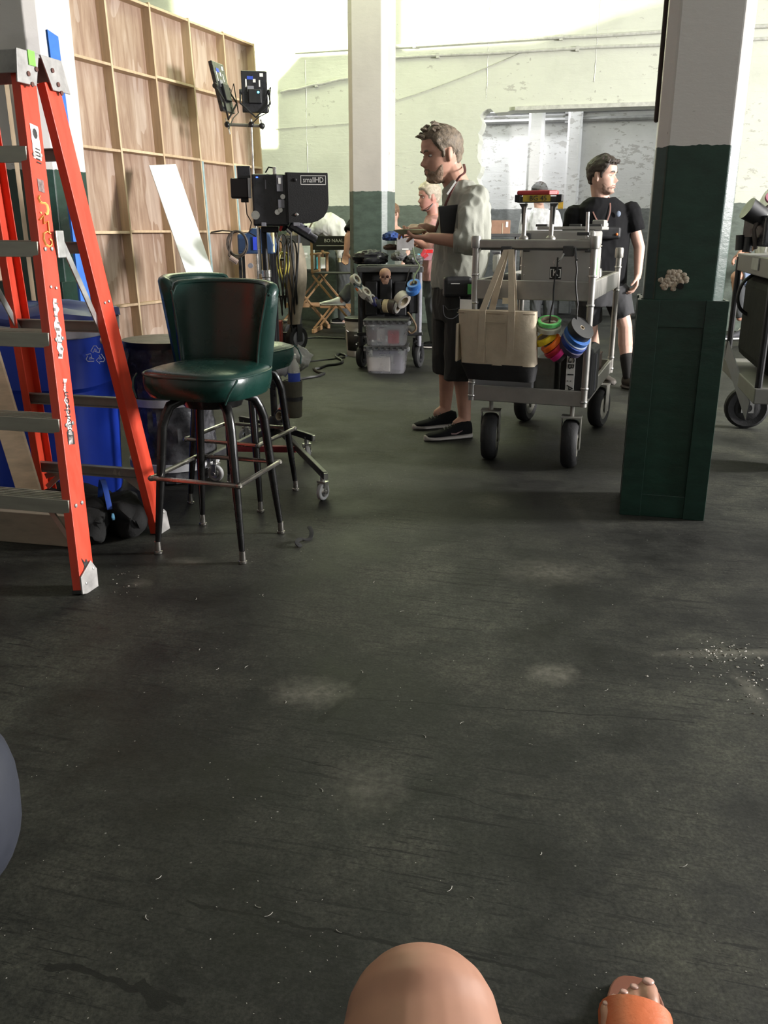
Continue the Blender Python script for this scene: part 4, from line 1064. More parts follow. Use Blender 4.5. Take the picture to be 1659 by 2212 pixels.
for i in range(9):
    u = 592 + i * 5 + random.uniform(-2, 2); yel = i in (3, 4); rr = random.uniform(.05, .10)
    v0, v1 = (545, 625) if yel else (470 + random.uniform(0, 60), 640 + random.uniform(0, 90))
    a, b_ = cp(u, v0, 9.0), cp(u + random.uniform(-4, 10), v1, 9.0)
    pts = []
    for k in range(21):
        an = 2 * pi * k / 20; pts.append((a + b_) / 2 + V((rr * .45 * sin(an) + .02 * sin(2 * an), .03 * cos(an * 2), (a.z - b_.z) / 2 * cos(an))))
    MB().tube(pts[:-1], .009, 6, closed=True).obj('cable_loop', mat('cable_yellow', (.42, .36, .06), .5) if yel else M_cable, ct, True, smooth=60)
sp_ = thing('black_sign_strip', 'black upright strip with pale marks behind the stool back', 'strip', cp(592, 670, 9.0))
MB().box((0, 0, 0), (.07, .02, .36)).obj('strip', M_gear, sp_, smooth=0)
for i in range(9):
    mtl = mat('cream_mark', (.50, .48, .36), .6)
    if i in (2, 4, 6): MB().tube([(-.02, -.012, .15 - i * .037), (.02, -.012, .13 - i * .037)], .005, 5).obj('mark', mtl, sp_); 
    MB().tube([(-.02, -.012, .14 - i * .037 - .01), (.022, -.012, .14 - i * .037 - .006)], .005, 5).obj('mark', mtl, sp_)
rc = thing('red_crate', 'small red crate standing on the floor under the cable truck', 'crate', cp(594, 768, 8.9))
rc.location.z = 0; MW[rc] = Tr(rc.location)
MB().box((0, 0, .17), (.16, .16, .34)).obj('body', mat('crate_red', (.22, .025, .02), .5), rc, smooth=0, bevel=.008)
MB().box((-.02, -.082, .22), (.07, .006, .05)).obj('hand_hole', M_black, rc, smooth=0)
tag(MB().tube([P(588, 497, 7.3), P(590, 545, 7.3)], .016, 6).obj('wood_block', mat('cream_wood', (.62, .52, .28), .6), smooth=0), 'pale wooden upright behind the monitor pole', 'timber')

# cable on the floor by the bucket
pts = [G(u, v, .012) for u, v in ((748, 768), (735, 764), (726, 770), (740, 780), (728, 786), (705, 789), (690, 795), (678, 797), (690, 804), (700, 806), (684, 812), (660, 816), (636, 822), (600, 832))]
def smoothp(p, k=5):
    o = []
    for i in range(len(p) - 1):
        a, b_, c, d = p[max(0, i - 1)], p[i], p[i + 1], p[min(len(p) - 1, i + 2)]
        for j in range(k):
            t_ = j / k; o.append(.5 * ((2 * b_) + (c - a) * t_ + (2 * a - 5 * b_ + 4 * c - d) * t_ * t_ + (3 * b_ - a - 3 * c + d) * t_ ** 3))
    return o + [p[-1]]
tag(MB().tube(smoothp(pts), .013, 7).obj('floor_cable', M_cable), 'thick black cable snaking over the floor left of clear bins', 'cable')
tag(MB().tube(smoothp([G(u, v, .008) for u, v in ((600, 792), (640, 784), (680, 779), (720, 775), (745, 772))]), .008, 6).obj('floor_cable', M_cable), 'thinner cable running over floor behind the thick one', 'cable')
tag(MB().tube(smoothp([G(u, v, .01) for u, v in ((640, 731), (690, 729), (745, 731))]), .010, 6).obj('floor_cable', M_cable), 'straight far cable on floor beside the cable truck wheel', 'cable')
tag(MB().tube(smoothp([G(u, v, .008 + z) for u, v, z in ((668, 1138, .02), (673, 1150, .012), (670, 1162, 0), (660, 1166, 0), (650, 1164, .006), (641, 1170, .012), (644, 1178, .004), (650, 1176, 0))]), .010, 6, flat=.3).obj('webbing_strap', mat('webbing_black', (.004, .004, .004), .9), smooth=60), 'short black webbing strap curled on the floor right of stool', 'strap')
# ------------------------------------------------------------------ aluminium camera cart
M_calu = mat('cart_aluminium', (.40, .385, .36), .42, .75, var=.15, scale=8)
M_cdeck = mat('cart_deck', (.20, .195, .18), .6, .3, var=.2, scale=8)
M_silver = mat('case_silver', (.36, .35, .33), .5, .35, var=.1, scale=5)
M_dgrey = mat('dark_grey_plastic', (.055, .055, .055), .55, var=.25)
CO = V((.758, 4.560, 0)); CW, CS = V((.939, -.343, 0)), V((.343, .939, 0)); CR = atan2(-.343, .939)
cart = thing('camera_cart', 'two tier aluminium camera cart on fat black wheels beside the man in grey', 'cart', CO, CR)
hw, L0, L1 = .292, -.03, 1.20
def lp(u, v, y=-.05):          # pixel to cart-local point on the plane local y = const
    r = ray(u, v); o = V((0, 0, CAMH)); t_ = ((CO + CS * y - o).dot(CS)) / r.dot(CS); q = o + r * t_ - CO
    return V((q.dot(CW), y, q.z))
for z, h, nm in ((.335, .082, 'lower_tray'), (.865, .095, 'upper_tray')):
    tr = MB().box((0, (L0 + L1) / 2, z + .012), (2 * hw - .02, L1 - L0 - .02, .012)).obj(nm, M_cdeck, cart, smooth=0)
    MW[tr] = MW[cart]
    for c, d in (((0, L0, z + h / 2), (2 * hw, .022, h)), ((0, L1, z + h / 2), (2 * hw, .022, h)), ((-hw, (L0 + L1) / 2, z + h / 2), (.022, L1 - L0, h)), ((hw, (L0 + L1) / 2, z + h / 2), (.022, L1 - L0, h))):
        MB().box(c, d).obj('edge_rail', M_calu, tr, smooth=0, bevel=.004)
for sx in (-1, 1):
    for y, zt in ((L0 - .0, 1.165), (L1, 1.09)):
        MB().tube([(sx * (hw + .004), y, .335), (sx * (hw + .004), y, zt)], .0175, 12).obj('post', M_calu, cart, smooth=40)
        for z in (.36, .43, .845, .985):
            MB().lathe([(.02, -.006), (.0215, -.003), (.0215, .003), (.02, .006)], 14, Tr(sx * (hw + .004), y, z)).obj('collar', M_steel, cart)
        MB().lathe([(.024, 0), (.026, .006), (.026, .05), (.022, .06), (.002, .06)], 14, Tr(sx * (hw + .004), y, zt - .05)).obj('post_cap', M_calu, cart)
hb = MB().box((0, L0, 1.135), (2 * hw + .03, .028, .046)).obj('handle_bar', M_calu, cart, smooth=0, bevel=.008)
MB().box((0, L0 - .004, 1.109), (2 * hw - .05, .02, .006)).obj('handle_grip', M_dgrey, cart, smooth=0)
for x, y, yw in ((-.205, .05, radians(78)), (.235, .02, radians(74)), (.255, 1.10, radians(60)), (-.22, 1.12, radians(60))):
    p = cart_p = MW[cart] @ V((x, y, .128))
    caster(cart, p, .128, .082, yw, .335, M_rubber, M_alu, mat('fork_steel', (.32, .31, .28), .5, .5), 'tyre')
# hook pads under the handle
for u0, u1, v0, v1 in ((1083, 1105, 532, 553), (1217, 1240, 531, 554)):
    a, b_ = lp(u0, v0), lp(u1, v1)
    MB().box(((a.x + b_.x) / 2, -.055, (a.z + b_.z) / 2), (abs(b_.x - a.x), .012, abs(a.z - b_.z))).obj('hook_pad', M_dgrey, cart, smooth=0, bevel=.004)
h1 = lp(1244, 556, -.06); h0 = lp(1218, 556, -.06)
MB().tube([lp(1242, 535, -.06), h1, h1 + V((.008, -.02, -.012))], .006, 8).obj('hook', M_dgrey, cart)
MB().tube([lp(1218, 548, -.06), h0 + V((-.01, -.01, -.004)), h0 + V((-.022, -.015, -.016)), h0 + V((-.03, -.01, -.008))], .005, 8).obj('hook', M_steel, cart)
# clamp and spigot on the handle
rp = lp(1269, 500, -.0)
MB().tube([lp(1270, 458, -.02), lp(1267, 536, -.02)], .0085, 12).obj('spigot', M_steel, cart)
MB().box((rp.x, -.02, 1.155), (.055, .04, .012)).obj('clamp_jaw', M_calu, cart, smooth=0, bevel=.003)
MB().box((rp.x - .015, -.02, 1.185), (.06, .03, .016)).obj('clamp_lever', M_dgrey, cart, smooth=0, bevel=.003)

def on_cart(name, label, cat, c, group=None):
    return thing(name, label, cat, MW[cart] @ V(c), CR, group)
# silver case on the upper tray
cz = .96 - .03
ca_, cb_ = lp(1124, 610, .06), lp(1286, 497, .06)
cw = cb_.x - ca_.x; chh = cb_.z - .945
case = on_cart('equipment_case', 'silver grey flight case with black latches on the upper tray of the cart', 'case', ((ca_.x + cb_.x) / 2, .06, .945))
case.location.z = .892; MW[case] = Tr(case.location) @ Rz(CR)
chh = cb_.z - .892
MB().box((0, .16, chh * .37), (cw, .32, chh * .74)).obj('body', M_silver, case, smooth=0, bevel=.012)
MB().box((0, .16, chh * .87), (cw, .32, chh * .25)).obj('lid', M_silver, case, smooth=0, bevel=.012)
MB().box((0, .16, chh * .745), (cw + .004, .324, .006)).obj('seam_band', M_alu, case, smooth=0)
for x in (-cw * .43, cw * .43): MB().box((x, -.004, chh * .73), (cw * .10, .008, chh * .14)).obj('latch', M_dgrey, case, smooth=0, bevel=.004)
MB().box((-cw * .42, -.006, chh * .90), (cw * .08, .012, .035)).obj('handle_mount', M_dgrey, case, smooth=0, bevel=.004)
for x in (-cw * .45, cw * .45):
    for z in (.03, .09, .13): MB().ball((x, -.001, z), .004, 8).obj('rivet', M_steel, case)
MB().box((cw / 2 + .002, .11, chh * .42), (.004, .09, chh * .28)).obj('green_tape', mat('green_label', (.09, .36, .09), .6), case, smooth=0)['label'] = 'green tape square on the case end'
# flat trays and a cap on top of the case
lid2 = on_cart('case_lid_tray', 'clear grey tray with bits of kit on top of the silver case', 'tray', ((ca_.x + cb_.x) / 2 + .05, .10, .893 + chh))
MB().box((0, .12, .008), (cw * .9, .28, .016)).obj('base', M_silver, lid2, smooth=0, bevel=.004)
for x in (-.15, .02, .12): MB().box((x, .05, .022), (.06, .04, .012)).obj('kit_piece', M_dgrey, lid2, smooth=0, bevel=.003)
MB().box((cw * .36, .14, .028), (.06, .14, .04)).obj('end_block', M_silver, lid2, smooth=0, bevel=.006)
# tall yoke with the marked clamp bar
yo = on_cart('accessory_yoke', 'two legged metal yoke with black clamp and yellow marked tape on cart handle', 'yoke', (lp(1160, 520, 0).x, -.0, 1.158))
yx = (lp(1192, 480, 0).x - lp(1133, 480, 0).x) / 2
ytop = lp(1160, 437, 0).z - 1.158
for s in (-1, 1):
    MB().tube([(s * (yx + .004), 0, 0), (s * yx, 0, .02), (s * yx, 0, ytop - .02)], [.016, .0115, .0115], 12).obj('leg', M_calu, yo)
    MB().lathe([(.024, 0), (.024, .01), (.016, .02)], 14, Tr(s * yx, 0, -.002)).obj('leg_collar', M_calu, yo)
    MB().prism([(s * (yx + .012), -.10), (s * (yx + .016), -.02), (s * (yx + .03), .0), (s * (yx - .012), .0), (s * (yx - .004), -.07)], .02, Tr(0, .01, ytop - .005) @ Rx(pi / 2)).obj('side_bracket', M_dgrey, yo, smooth=0, bevel=.002)
MB().box((0, 0, ytop + .012), (.215, .045, .028)).obj('clamp_body', M_dgrey, yo, smooth=0, bevel=.005)
for s in (-1, 1): MB().box((s * .102, -.004, ytop + .018), (.028, .055, .034)).obj('clamp_end', M_gear, yo, smooth=0, bevel=.004)
MB().box((-.008, -.025, ytop + .018), (.135, .004, .030)).obj('yellow_tape', mat('yellow_tape', (.50, .36, .05), .6, var=.3), yo, smooth=0)['label'] = 'yellow tape strip with black marks'
text('BG 45', .034, Tr(-.0, -.0285, ytop + .017) @ Rx(pi / 2), M_dgrey, yo, 'tape_lettering', xs=1.0)
MB().box((-.008, 0, ytop + .044), (.20, .05, .022)).obj('red_band', mat('red_pad', (.45, .05, .05), .5), yo, smooth=0, bevel=.008)['label'] = 'red padded band on top'
MB().box((.072, -.026, ytop + .044), (.035, .004, .016)).obj('red_lamp', mat('lamp_pink', (1.0, .35, .35), .4, emit=1.2), yo, smooth=0)
# square fob with a bracketed K
fb_ = lp(1200, 590, -.07)
fob = on_cart('logo_fob', 'square black fob with white bracketed letter hanging from the cart handle', 'fob', fb_)
MB().box((0, 0, 0), (.058, .004, .06)).obj('plate', M_black, fob, smooth=0, bevel=.002)
text('[K]', .046, Tr(0, -.003, .002) @ Rx(pi / 2), M_white, fob, 'fob_letter')
for s in (-1, 1): MB().tube([(s * .004, -.002, .03), (s * .012, -.002, .045), (s * .009, -.002, .062)], .002, 5).obj('split_ring', M_steel, fob)
fz_ = fb_.z
def cord(u0, v0, u1, v1, label):
    a, b_ = lp(u0, v0, -.075), lp(u1, v1, -.085)
    return tag(MB().tube([MW[cart] @ (a + (b_ - a) * i / 6 + V((.004 * sin(i * 2), 0, 0))) for i in range(7)], .0042, 6).obj('paracord', M_black), label, 'cord')
cord(1205, 556, 1188, 697, 'black cord from the fob down to the ring of green tape')
cord(1244, 560, 1247, 704, 'black cord from the right hook down to the blue tapes')
# bundles of tape hung on the cords
def croll(u, v, y, R, r, hw_, ax, m, label):
    q = MW[cart] @ lp(u, v, y)
    return roll(q, 0, 0, R, r, hw_, MW[cart].to_3x3() @ V(ax), m, label, 'tape rolls hung on the camera cart')
g_ax = (.06, -.34, .94)
croll(1187, 695, -.09, .058, .044, .010, g_ax, mat('tape_green', (.16, .62, .18), .5), 'bright green tape roll, topmost of the ringed bundle on the cart')
croll(1186, 708, -.088, .060, .044, .012, g_ax, mat('tape_cream', (.52, .52, .42), .5), 'pale cream tape roll directly under the green roll on the cart')
t_ax = (-.45, -.30, .84)
croll(1178, 731, -.085, .056, .036, .014, t_ax, mat('tape_yellow', (.78, .58, .02), .5), 'yellow tape roll under the cream one on the cart')
croll(1191, 742, -.09, .058, .036, .012, (-.62, -.30, .72), mat('tape_deep_orange', (.92, .16, .01), .5), 'orange tape roll between yellow and red rolls on the cart')
croll(1197, 753, -.088, .057, .036, .012, (-.66, -.30, .68), mat('tape_red', (.52, .02, .04), .5), 'dark red tape roll under the orange roll on the cart')
croll(1207, 760, -.095, .054, .030, .012, (-.72, -.30, .62), mat('tape_magenta', (.62, .02, .20), .5), 'magenta tape roll, lowest coloured roll of the bundle on the cart')
croll(1213, 768, -.08, .040, .020, .012, (-.75, -.30, .58), M_dgrey, 'clear grey tape roll below the magenta roll on the cart')
b_ax = (.60, -.42, .68)
croll(1254, 712, -.09, .066, .012, .018, b_ax, mat('tape_charcoal', (.035, .035, .035), .6), 'charcoal tape roll with pale face on top of the blue bundle')
croll(1247, 725, -.088, .070, .035, .013, b_ax, mat('tape_blue', (.03, .13, .42), .5), 'mid blue tape roll under the charcoal roll on the cart')
croll(1243, 732, -.087, .070, .035, .006, b_ax, mat('tape_pale_blue', (.28, .33, .42), .5), 'thin pale blue tape roll between two blue rolls on the cart')
croll(1240, 738, -.086, .070, .035, .012, b_ax, mat('tape_royal', (.012, .05, .28), .5), 'dark royal blue tape roll below the pale blue one')
croll(1234, 747, -.084, .068, .035, .013, b_ax, mat('tape_purple', (.055, .045, .085), .5), 'dull purple tape roll at the bottom of the blue bundle')
# canvas tote hung from the hook pad
tq = [lp(u, v, -.13) for u, v in ((992, 668), (1160, 660), (1160, 778), (1000, 782), (1158, 806), (1010, 812))]
tb = on_cart('tote_bag', 'cream canvas tote with black base hanging on the front of the cart', 'bag', (tq[5].x * .5 + tq[4].x * .5, -.13, tq[5].z))
LT = lambda p: V((p.x - MW[cart].inverted().__matmul__(tb.location).x, p.y + .13, p.z - tb.location.z))
M_cream = mat('cream_canvas', (.52, .44, .33), .8, var=.1, scale=10, bump=.3, bscale=60)
M_tbase = mat('black_canvas', (.010, .010, .011), .8, bump=.3, bscale=60)
def tote(z0, z1, w0, w1, d0, d1, cx0, cx1, mtl, name, open_=False, lift=0):
    R = []
    for j in range(7):
        k = j / 6; z = z0 + (z1 - z0) * k; wd = w0 + (w1 - w0) * k; d = d0 + (d1 - d0) * k; cx = cx0 + (cx1 - cx0) * k
        rg = []
        for i in range(40):
            a_ = 2 * pi * i / 40; c_, s_ = cos(a_), sin(a_); e = 6
            x = wd / 2 * abs(c_) ** (2 / e) * (1 if c_ >= 0 else -1); y = d / 2 * abs(s_) ** (2 / e) * (1 if s_ >= 0 else -1)
            rg.append(V((cx + x, y + .006 * sin(x * 30 + k * 2) + .004 * noise.noise(V((x * 12, k * 4, 0))), z + lift * (x / wd))))
        R.append(rg)
    return MB().rings(R).obj(name, mtl, tb, smooth=50)
p = [LT(q) for q in tq]
wT, wB, wb = p[1].x - p[0].x, p[2].x - p[3].x, p[4].x - p[5].x
cT, cB, cb2 = (p[0].x + p[1].x) / 2, (p[2].x + p[3].x) / 2, (p[4].x + p[5].x) / 2
tote(p[3].z, p[0].z, wB, wT, .12, .085, cB, cT, M_cream, 'body', lift=-.0)
tote(p[5].z - .008, p[3].z + .004, wb - .01, wB + .006, .11, .126, cb2, cB, M_tbase, 'base_panel')['label'] = 'black canvas base'
sm_ = MB()
zt, zb = p[0].z, p[3].z
for k in (.16, .40):
    pass
MB().tube([(cT - wT * .135, -.052, zt - .01), (cB - wB * .135, -.066, zb + .01)], .0016, 5).obj('seam', mat('canvas_seam', (.36, .30, .22), .8), tb)
MB().tube([(cT - wT * .135, -.056, zt - .055), (cT + wT * .14, -.056, zt - .055)], .002, 5).obj('pocket_hem', mat('canvas_seam', (.36, .30, .22), .8), tb)
MB().tube([(cT - wT * .5, -.040, zt - .012), (cT + wT * .5, -.044, zt - .012)], .002, 5).obj('top_hem', mat('canvas_seam', (.36, .30, .22), .8), tb)
MB().box((cT - wT * .49, -.012, (zt + zb) / 2 - .03), (.012, .08, (zt - zb) * .72)).obj('side_pocket', M_cream, tb, smooth=0, bevel=.005)
hk = LT(lp(1098, 545, -.08))
def strap(x0, x1, yy, name='handle'):
    pts = [V((cT + wT * x0, yy, zb + .01)) if yy < 0 else V((cT + wT * x0, yy, zt - .03)), V((cT + wT * x0, yy, zt)), hk + V((-.012 if x0 < 0 else .006, .02 if yy > 0 else 0, .012)), hk + V((.012, .02 if yy > 0 else 0, .014)), V((cT + wT * x1, yy, zt)), V((cT + wT * x1, yy, zb + .01)) if yy < 0 else V((cT + wT * x1, yy, zt - .03))]
    vs = []; fs = []
    wid = [.018] * 6
    for q, w_ in zip(pts, (.0175, .017, .013, .013, .017, .0175)):
        vs += [q + V((-w_, -.0022, 0)), q + V((w_, -.0022, 0)), q + V((w_, .0022, 0)), q + V((-w_, .0022, 0))]
    m_ = MB(); m_.rings([vs[i * 4:i * 4 + 4] for i in range(6)])
    return m_.obj(name, M_cream, tb, smooth=0)
strap(-.16, .215, -.058); strap(-.10, .19, .052)
pa = lp(1006, 662, -.1)
tag(MB().box((0, 0, 0), (.062, .003, .07), MW[cart] @ Tr(pa)).obj('paper_sheet', M_white, smooth=0), 'sheet of white paper sticking up behind the tote', 'paper')
pa = lp(1097, 650, -.09)
tag(MB().box((0, 0, 0), (.055, .004, .03), MW[cart] @ Tr(pa)).obj('paper_card', mat('cream_card', (.62, .55, .40), .7), smooth=0), 'cream card sticking out of the tote between its handles', 'card')
# things on the trays
def cbox(name, label, cat, u0, v0, u1, v1, y, d, m, z=None, bev=.006):
    a, b_ = lp(u0, v1, y), lp(u1, v0, y); zz = a.z if z is None else z
    t = on_cart(name, label, cat, ((a.x + b_.x) / 2, y, zz))
    o = MB().box((0, d / 2, (b_.z - zz) / 2), (b_.x - a.x, d, b_.z - zz)).obj('body', m, t, smooth=0, bevel=bev)
    return t, b_.x - a.x, b_.z - zz
t, a, b_ = cbox('clear_bin', 'frosted plastic bin under the tote on the lower cart tray', 'bin', 1010, 812, 1150, 860, .03, .38, mat('frosted_plastic', (.36, .36, .37), .35, var=.08, trans=.15), .353)
MB().box((0, .19, b_ + .004), (a + .02, .40, .012)).obj('rim', mat('frosted_rim', (.42, .42, .43), .4), t, smooth=0, bevel=.004)
t, a, b_ = cbox('grey_case', 'dull grey case standing mid tray between frosted bin and black bag', 'case', 1152, 775, 1200, 862, .10, .35, mat('grey_case_shell', (.20, .20, .18), .6), .353)
MB().box((0, -.004, b_ * .55), (a * .8, .006, .006)).obj('seam_band', M_cdeck, t, smooth=0)
t, a, b_ = cbox('black_bag', 'tall black padded bag with white hand-lettered label on the lower tray', 'bag', 1205, 752, 1284, 866, .05, .30, mat('black_nylon', (.010, .010, .011), .6, bump=.3, bscale=50), .353, .03)
MB().tube(smoothp([V((-a * .3, .02, b_ - .02)), V((-a * .2, .02, b_ + .06)), V((.02, .02, b_ + .08)), V((a * .3, .02, b_ - .02))]), .012, 8).obj('carry_handle', M_gear, t)
MB().box((a * .0 - .028, -.003, b_ * .50), (.044, .004, b_ * .68)).obj('label_strip', M_white, t, smooth=0)
text('GB 1 : A', .046, Tr(-.028, -.0065, b_ * .50) @ Rx(pi / 2) @ Rz(-pi / 2), M_black, t, 'label_lettering', xs=1.15)
MB().box((a * .52, .1, b_ * .5), (.006, .01, b_ * .7)).obj('zip', M_greyp, t, smooth=0)
a_ = MW[cart].inverted() @ P(1312, 800, 5.0)
t = on_cart('brown_crate', 'dark brown crate at the back of the lower cart tray', 'crate', (.17, .62, .353))
MB().box((0, .15, .07), (.2, .3, .14)).obj('body', mat('crate_brown', (.075, .035, .025), .6), t, smooth=0, bevel=.004)
MB().box((0, .15, .145), (.205, .305, .012)).obj('lid', mat('crate_brown', (.075, .035, .025), .6), t, smooth=0, bevel=.003)
t = on_cart('metal_flask', 'short steel flask standing upright behind the silver case', 'flask', (.245, .62, .885))
MB().lathe([(.022, 0), (.022, .10), (.016, .115), (.002, .115)], 14).obj('body', M_steel, t); MB().lathe([(.014, .112), (.014, .135), (.002, .135)], 12).obj('cap', M_dgrey, t)
t = on_cart('dark_pouch', 'black pouch behind the steel flask on the upper tray', 'pouch', (.10, .80, .885))
MB().box((0, 0, .09), (.26, .2, .18)).obj('body', M_gear, t, smooth=0, bevel=.03, seg=3); MB().box((0, -.05, .185), (.2, .05, .02)).obj('flap', M_dgrey, t, smooth=0, bevel=.006)
# clutter left of the case
t, a, b_ = cbox('clear_jar', 'clear plastic jar on the upper cart tray left of case', 'jar', 1062, 548, 1080, 590, .55, .07, M_clear, None, .015)
MB().box((0, .035, b_ + .006), (a + .004, .074, .014)).obj('lid', M_greyp, t, smooth=0, bevel=.004)
t = on_cart('black_tool_roll', 'dark tool roll lying on upper cart tray left of case', 'tool roll', (-.16, .35, .885))
MB().tube([(-.12, 0, .045), (.12, .03, .045)], .045, 14).obj('roll', M_dgrey, t); MB().ring(.047, .044, .012, Tr(0, .015, .045) @ Ry(pi / 2), 16).obj('strap', M_greyp, t)
t = on_cart('white_pad', 'white notepad lying by the tool roll on the upper tray', 'pad', (-.15, .12, .885))
MB().box((0, 0, .012), (.16, .11, .024)).obj('pages', M_white, t, smooth=0); MB().box((0, 0, .026), (.162, .112, .004)).obj('cover', M_greyp, t, smooth=0)
# ------------------------------------------------------------------ black tape cart by the middle pillar
AY = 8.25
ac = thing('tool_cart', 'black work cart hung with tape rolls and a skull, before the middle pillar', 'cart', (.05, AY, 0))
def ap(u, v, Y=AY - .3): return P(u, v, Y)
x0, x1 = ap(770, 600).x, ap(915, 600).x
zt = ap(840, 575, AY - .3).z; zb = .34
MB().box((0, 0, 0), (x1 - x0, .55, .05), Tr((x0 + x1) / 2, AY, zt - .03)).obj('top_tray', M_dgrey, ac, True, smooth=0, bevel=.008)
MB().box((0, 0, 0), (x1 - x0, .55, .03), Tr((x0 + x1) / 2, AY, zb - .03)).obj('bottom_tray', M_gear, ac, True, smooth=0, bevel=.006)
MB().box((0, 0, 0), (x1 - x0 - .12, .46, zt - zb - .08), Tr((x0 + x1) / 2 - .03, AY + .03, (zt + zb) / 2)).obj('bag_body', mat('black_bag_cloth', (.009, .009, .009), .8, bump=.4, bscale=30), ac, True, smooth=0, bevel=.03)
for x in (x0 + .03, x1 - .03):
    for y in (AY - .25, AY + .25): MB().tube([(x, y, .2), (x, y, zt)], .02, 10).obj('post', M_greyp if x > 0 else M_gear, ac, True)
for k in range(4):
    MB().box((0, 0, 0), (.11, .02, .3), Tr(x0 + .13 + k * .13, AY - .235, .62 + .02 * (k % 2))).obj('pocket', M_gear, ac, True, smooth=0, bevel=.01)
for x in (x0 + .04, x1 - .03): 
    for y in (AY - .2, AY + .2): caster(ac, V((x, y, .105)), .105, .05, radians(70), .3, M_rubber, M_gear, M_gear, 'wheel')
# skull
sk = thing('skull_ornament', 'small bone coloured skull hung on the front of the black cart', 'skull', ap(832, 597, 7.935))
M_bone = mat('bone', (.42, .24, .17), .6, var=.2, scale=30)
k_ = MB().ball((0, 0, .02), (.052, .062, .052), 20).ball((0, -.035, -.03), (.036, .034, .034), 16).ball((-.034, -.04, -.012), (.018, .014, .012), 10).ball((.034, -.04, -.012), (.018, .014, .012), 10).box((0, -.045, -.055), (.046, .03, .022))
fused(k_, 'cranium', M_bone, .004, sk, 4, world=False)
for s in (-1, 1): MB().ball((s * .021, -.058, .0), (.014, .012, .013), 12).obj('eye_socket', mat('socket_dark', (.05, .012, .01), .8), sk)
MB().add([(-.008, -.070, -.022), (.008, -.070, -.022), (0, -.066, -.002), (0, -.05, -.012)], [(0, 1, 2), (0, 3, 1), (1, 3, 2), (2, 3, 0)]).obj('nose_hole', mat('socket_dark', (.05, .012, .01), .8), sk, smooth=0)
for i in range(6): MB().box((-.020 + i * .008, -.061, -.052), (.006, .006, .012)).obj('tooth', M_bone, sk, smooth=0, bevel=.001)
# tapes on a swag
TG = 'tape rolls hung on the black cart'
Z = lambda x, y: (620 + x / 4.88, 440 + y / 4.88)
for x, y, ax, hw_, R, col, lab in (
    (722, 805, (.72, -.45, .5), .022, .052, (.45, .44, .38), 'pale roll at the upper left end of the swag of tapes'),
    (738, 838, (.70, -.45, .55), .010, .052, (.03, .05, .05), 'dark roll second from the upper left end of the swag'),
    (748, 860, (.70, -.45, .55), .012, .052, (.16, .22, .26), 'blue-grey roll above the orange one on the swag'),
    (758, 884, (.70, -.45, .55), .008, .052, (.62, .15, .03), 'thin orange roll on the upper left of the swag'),
    (780, 908, (.68, -.45, .58), .017, .052, (.46, .42, .36), 'beige roll just below the orange one on the swag'),
    (822, 945, (.62, -.45, .64), .030, .050, (.50, .47, .42), 'widest off-white roll on the left side of the swag'),
    (866, 988, (.75, -.45, .5), .013, .047, (.14, .13, .12), 'grey-brown roll below the widest roll on the swag'),
    (898, 1008, (.80, -.45, .42), .016, .045, (.46, .45, .42), 'silver roll left of the navy one on the swag'),
    (932, 1035, (.85, -.45, .35), .015, .043, (.03, .03, .12), 'navy roll low on the swag'),
    (984, 1060, (.92, -.40, .2), .016, .043, (.05, .05, .06), 'black roll between the navy and cream rolls on the swag'),
    (1050, 1078, (.95, -.40, .0), .022, .058, (.50, .40, .24), 'cream roll at the bottom of the swag'),
    (1112, 1082, (.93, -.42, -.2), .026, .062, (.05, .035, .03), 'dark brown roll right of the cream one on the swag'),
    (1165, 1085, (.88, -.45, -.3), .010, .060, (.42, .40, .38), 'thin pale roll at the lower right of the swag'),
    (1212, 1010, (.62, -.60, -.5), .034, .072, (.55, .50, .44), 'large off-white roll at the right end of the swag')):
    u, v = Z(x, y)
    roll(u, v, 7.88, R, R * .62, hw_, ax, mat('swag_%d%d' % (x, y), col, .55, var=.08), lab, TG)
u, v = Z(1340, 865)
roll(u, v, 7.86, .058, .036, .030, (-.25, -.55, .8), mat('painters_blue', (.05, .19, .58), .55, var=.08), 'bright blue upper tape roll hanging by a clip on the black cart', None)
roll(u - 3, v + 9, 7.86, .058, .036, .022, (-.25, -.55, .8), mat('painters_blue', (.05, .19, .58), .55), 'bright blue lower tape roll hanging by a clip on the black cart', None)
tag(MB().tube(smoothp([ap(u_, v_, 7.84) for u_, v_ in ((892, 535), (897, 560), (906, 575), (899, 590), (895, 598), (893, 612))]), .006, 6).obj('clip_paracord', mat('cord_green', (.22, .28, .16), .5)), 'thin green cord with a clip above the blue tape rolls', 'cord')
# clutter on the black cart
def lump(name, label, cat, u, v, Y, r, m, wob=.5):
    R = []; rx, ry, rz2 = r
    for j in range(19):
        a1 = pi * (.03 + .94 * j / 18) - pi / 2; rg = []
        for i in range(36):
            a_ = 2 * pi * i / 36; n_ = V((cos(a1) * cos(a_), cos(a1) * sin(a_), sin(a1)))
            k = 1 + wob * (.25 - abs(noise.noise(n_ * 2.2 + V((u, v, 0)))) * .9) + wob * .35 * noise.noise(n_ * 5 + V((v, u, 0)))
            q = V((rx * n_.x * k, ry * n_.y * k, rz2 * n_.z * k)); q.z = max(q.z, -rz2 * .72); rg.append(q)
        R.append(rg)
    o = MB().rings(R).obj(name, m, smooth=50); o.location = P(u, v, Y); return tag(o, label, cat)
tag(MB().tube(smoothp([P(u_, v_, 7.90) for u_, v_ in ((764, 580), (766, 600), (774, 617), (786, 631), (800, 643), (812, 652), (824, 658), (838, 661), (850, 662), (860, 658), (868, 648), (874, 632), (880, 600), (886, 580))]), .006, 6).obj('swag_paracord', M_black), 'black paracord swag carrying the tape rolls across the cart', 'paracord')
tt = ap(840, 575).z
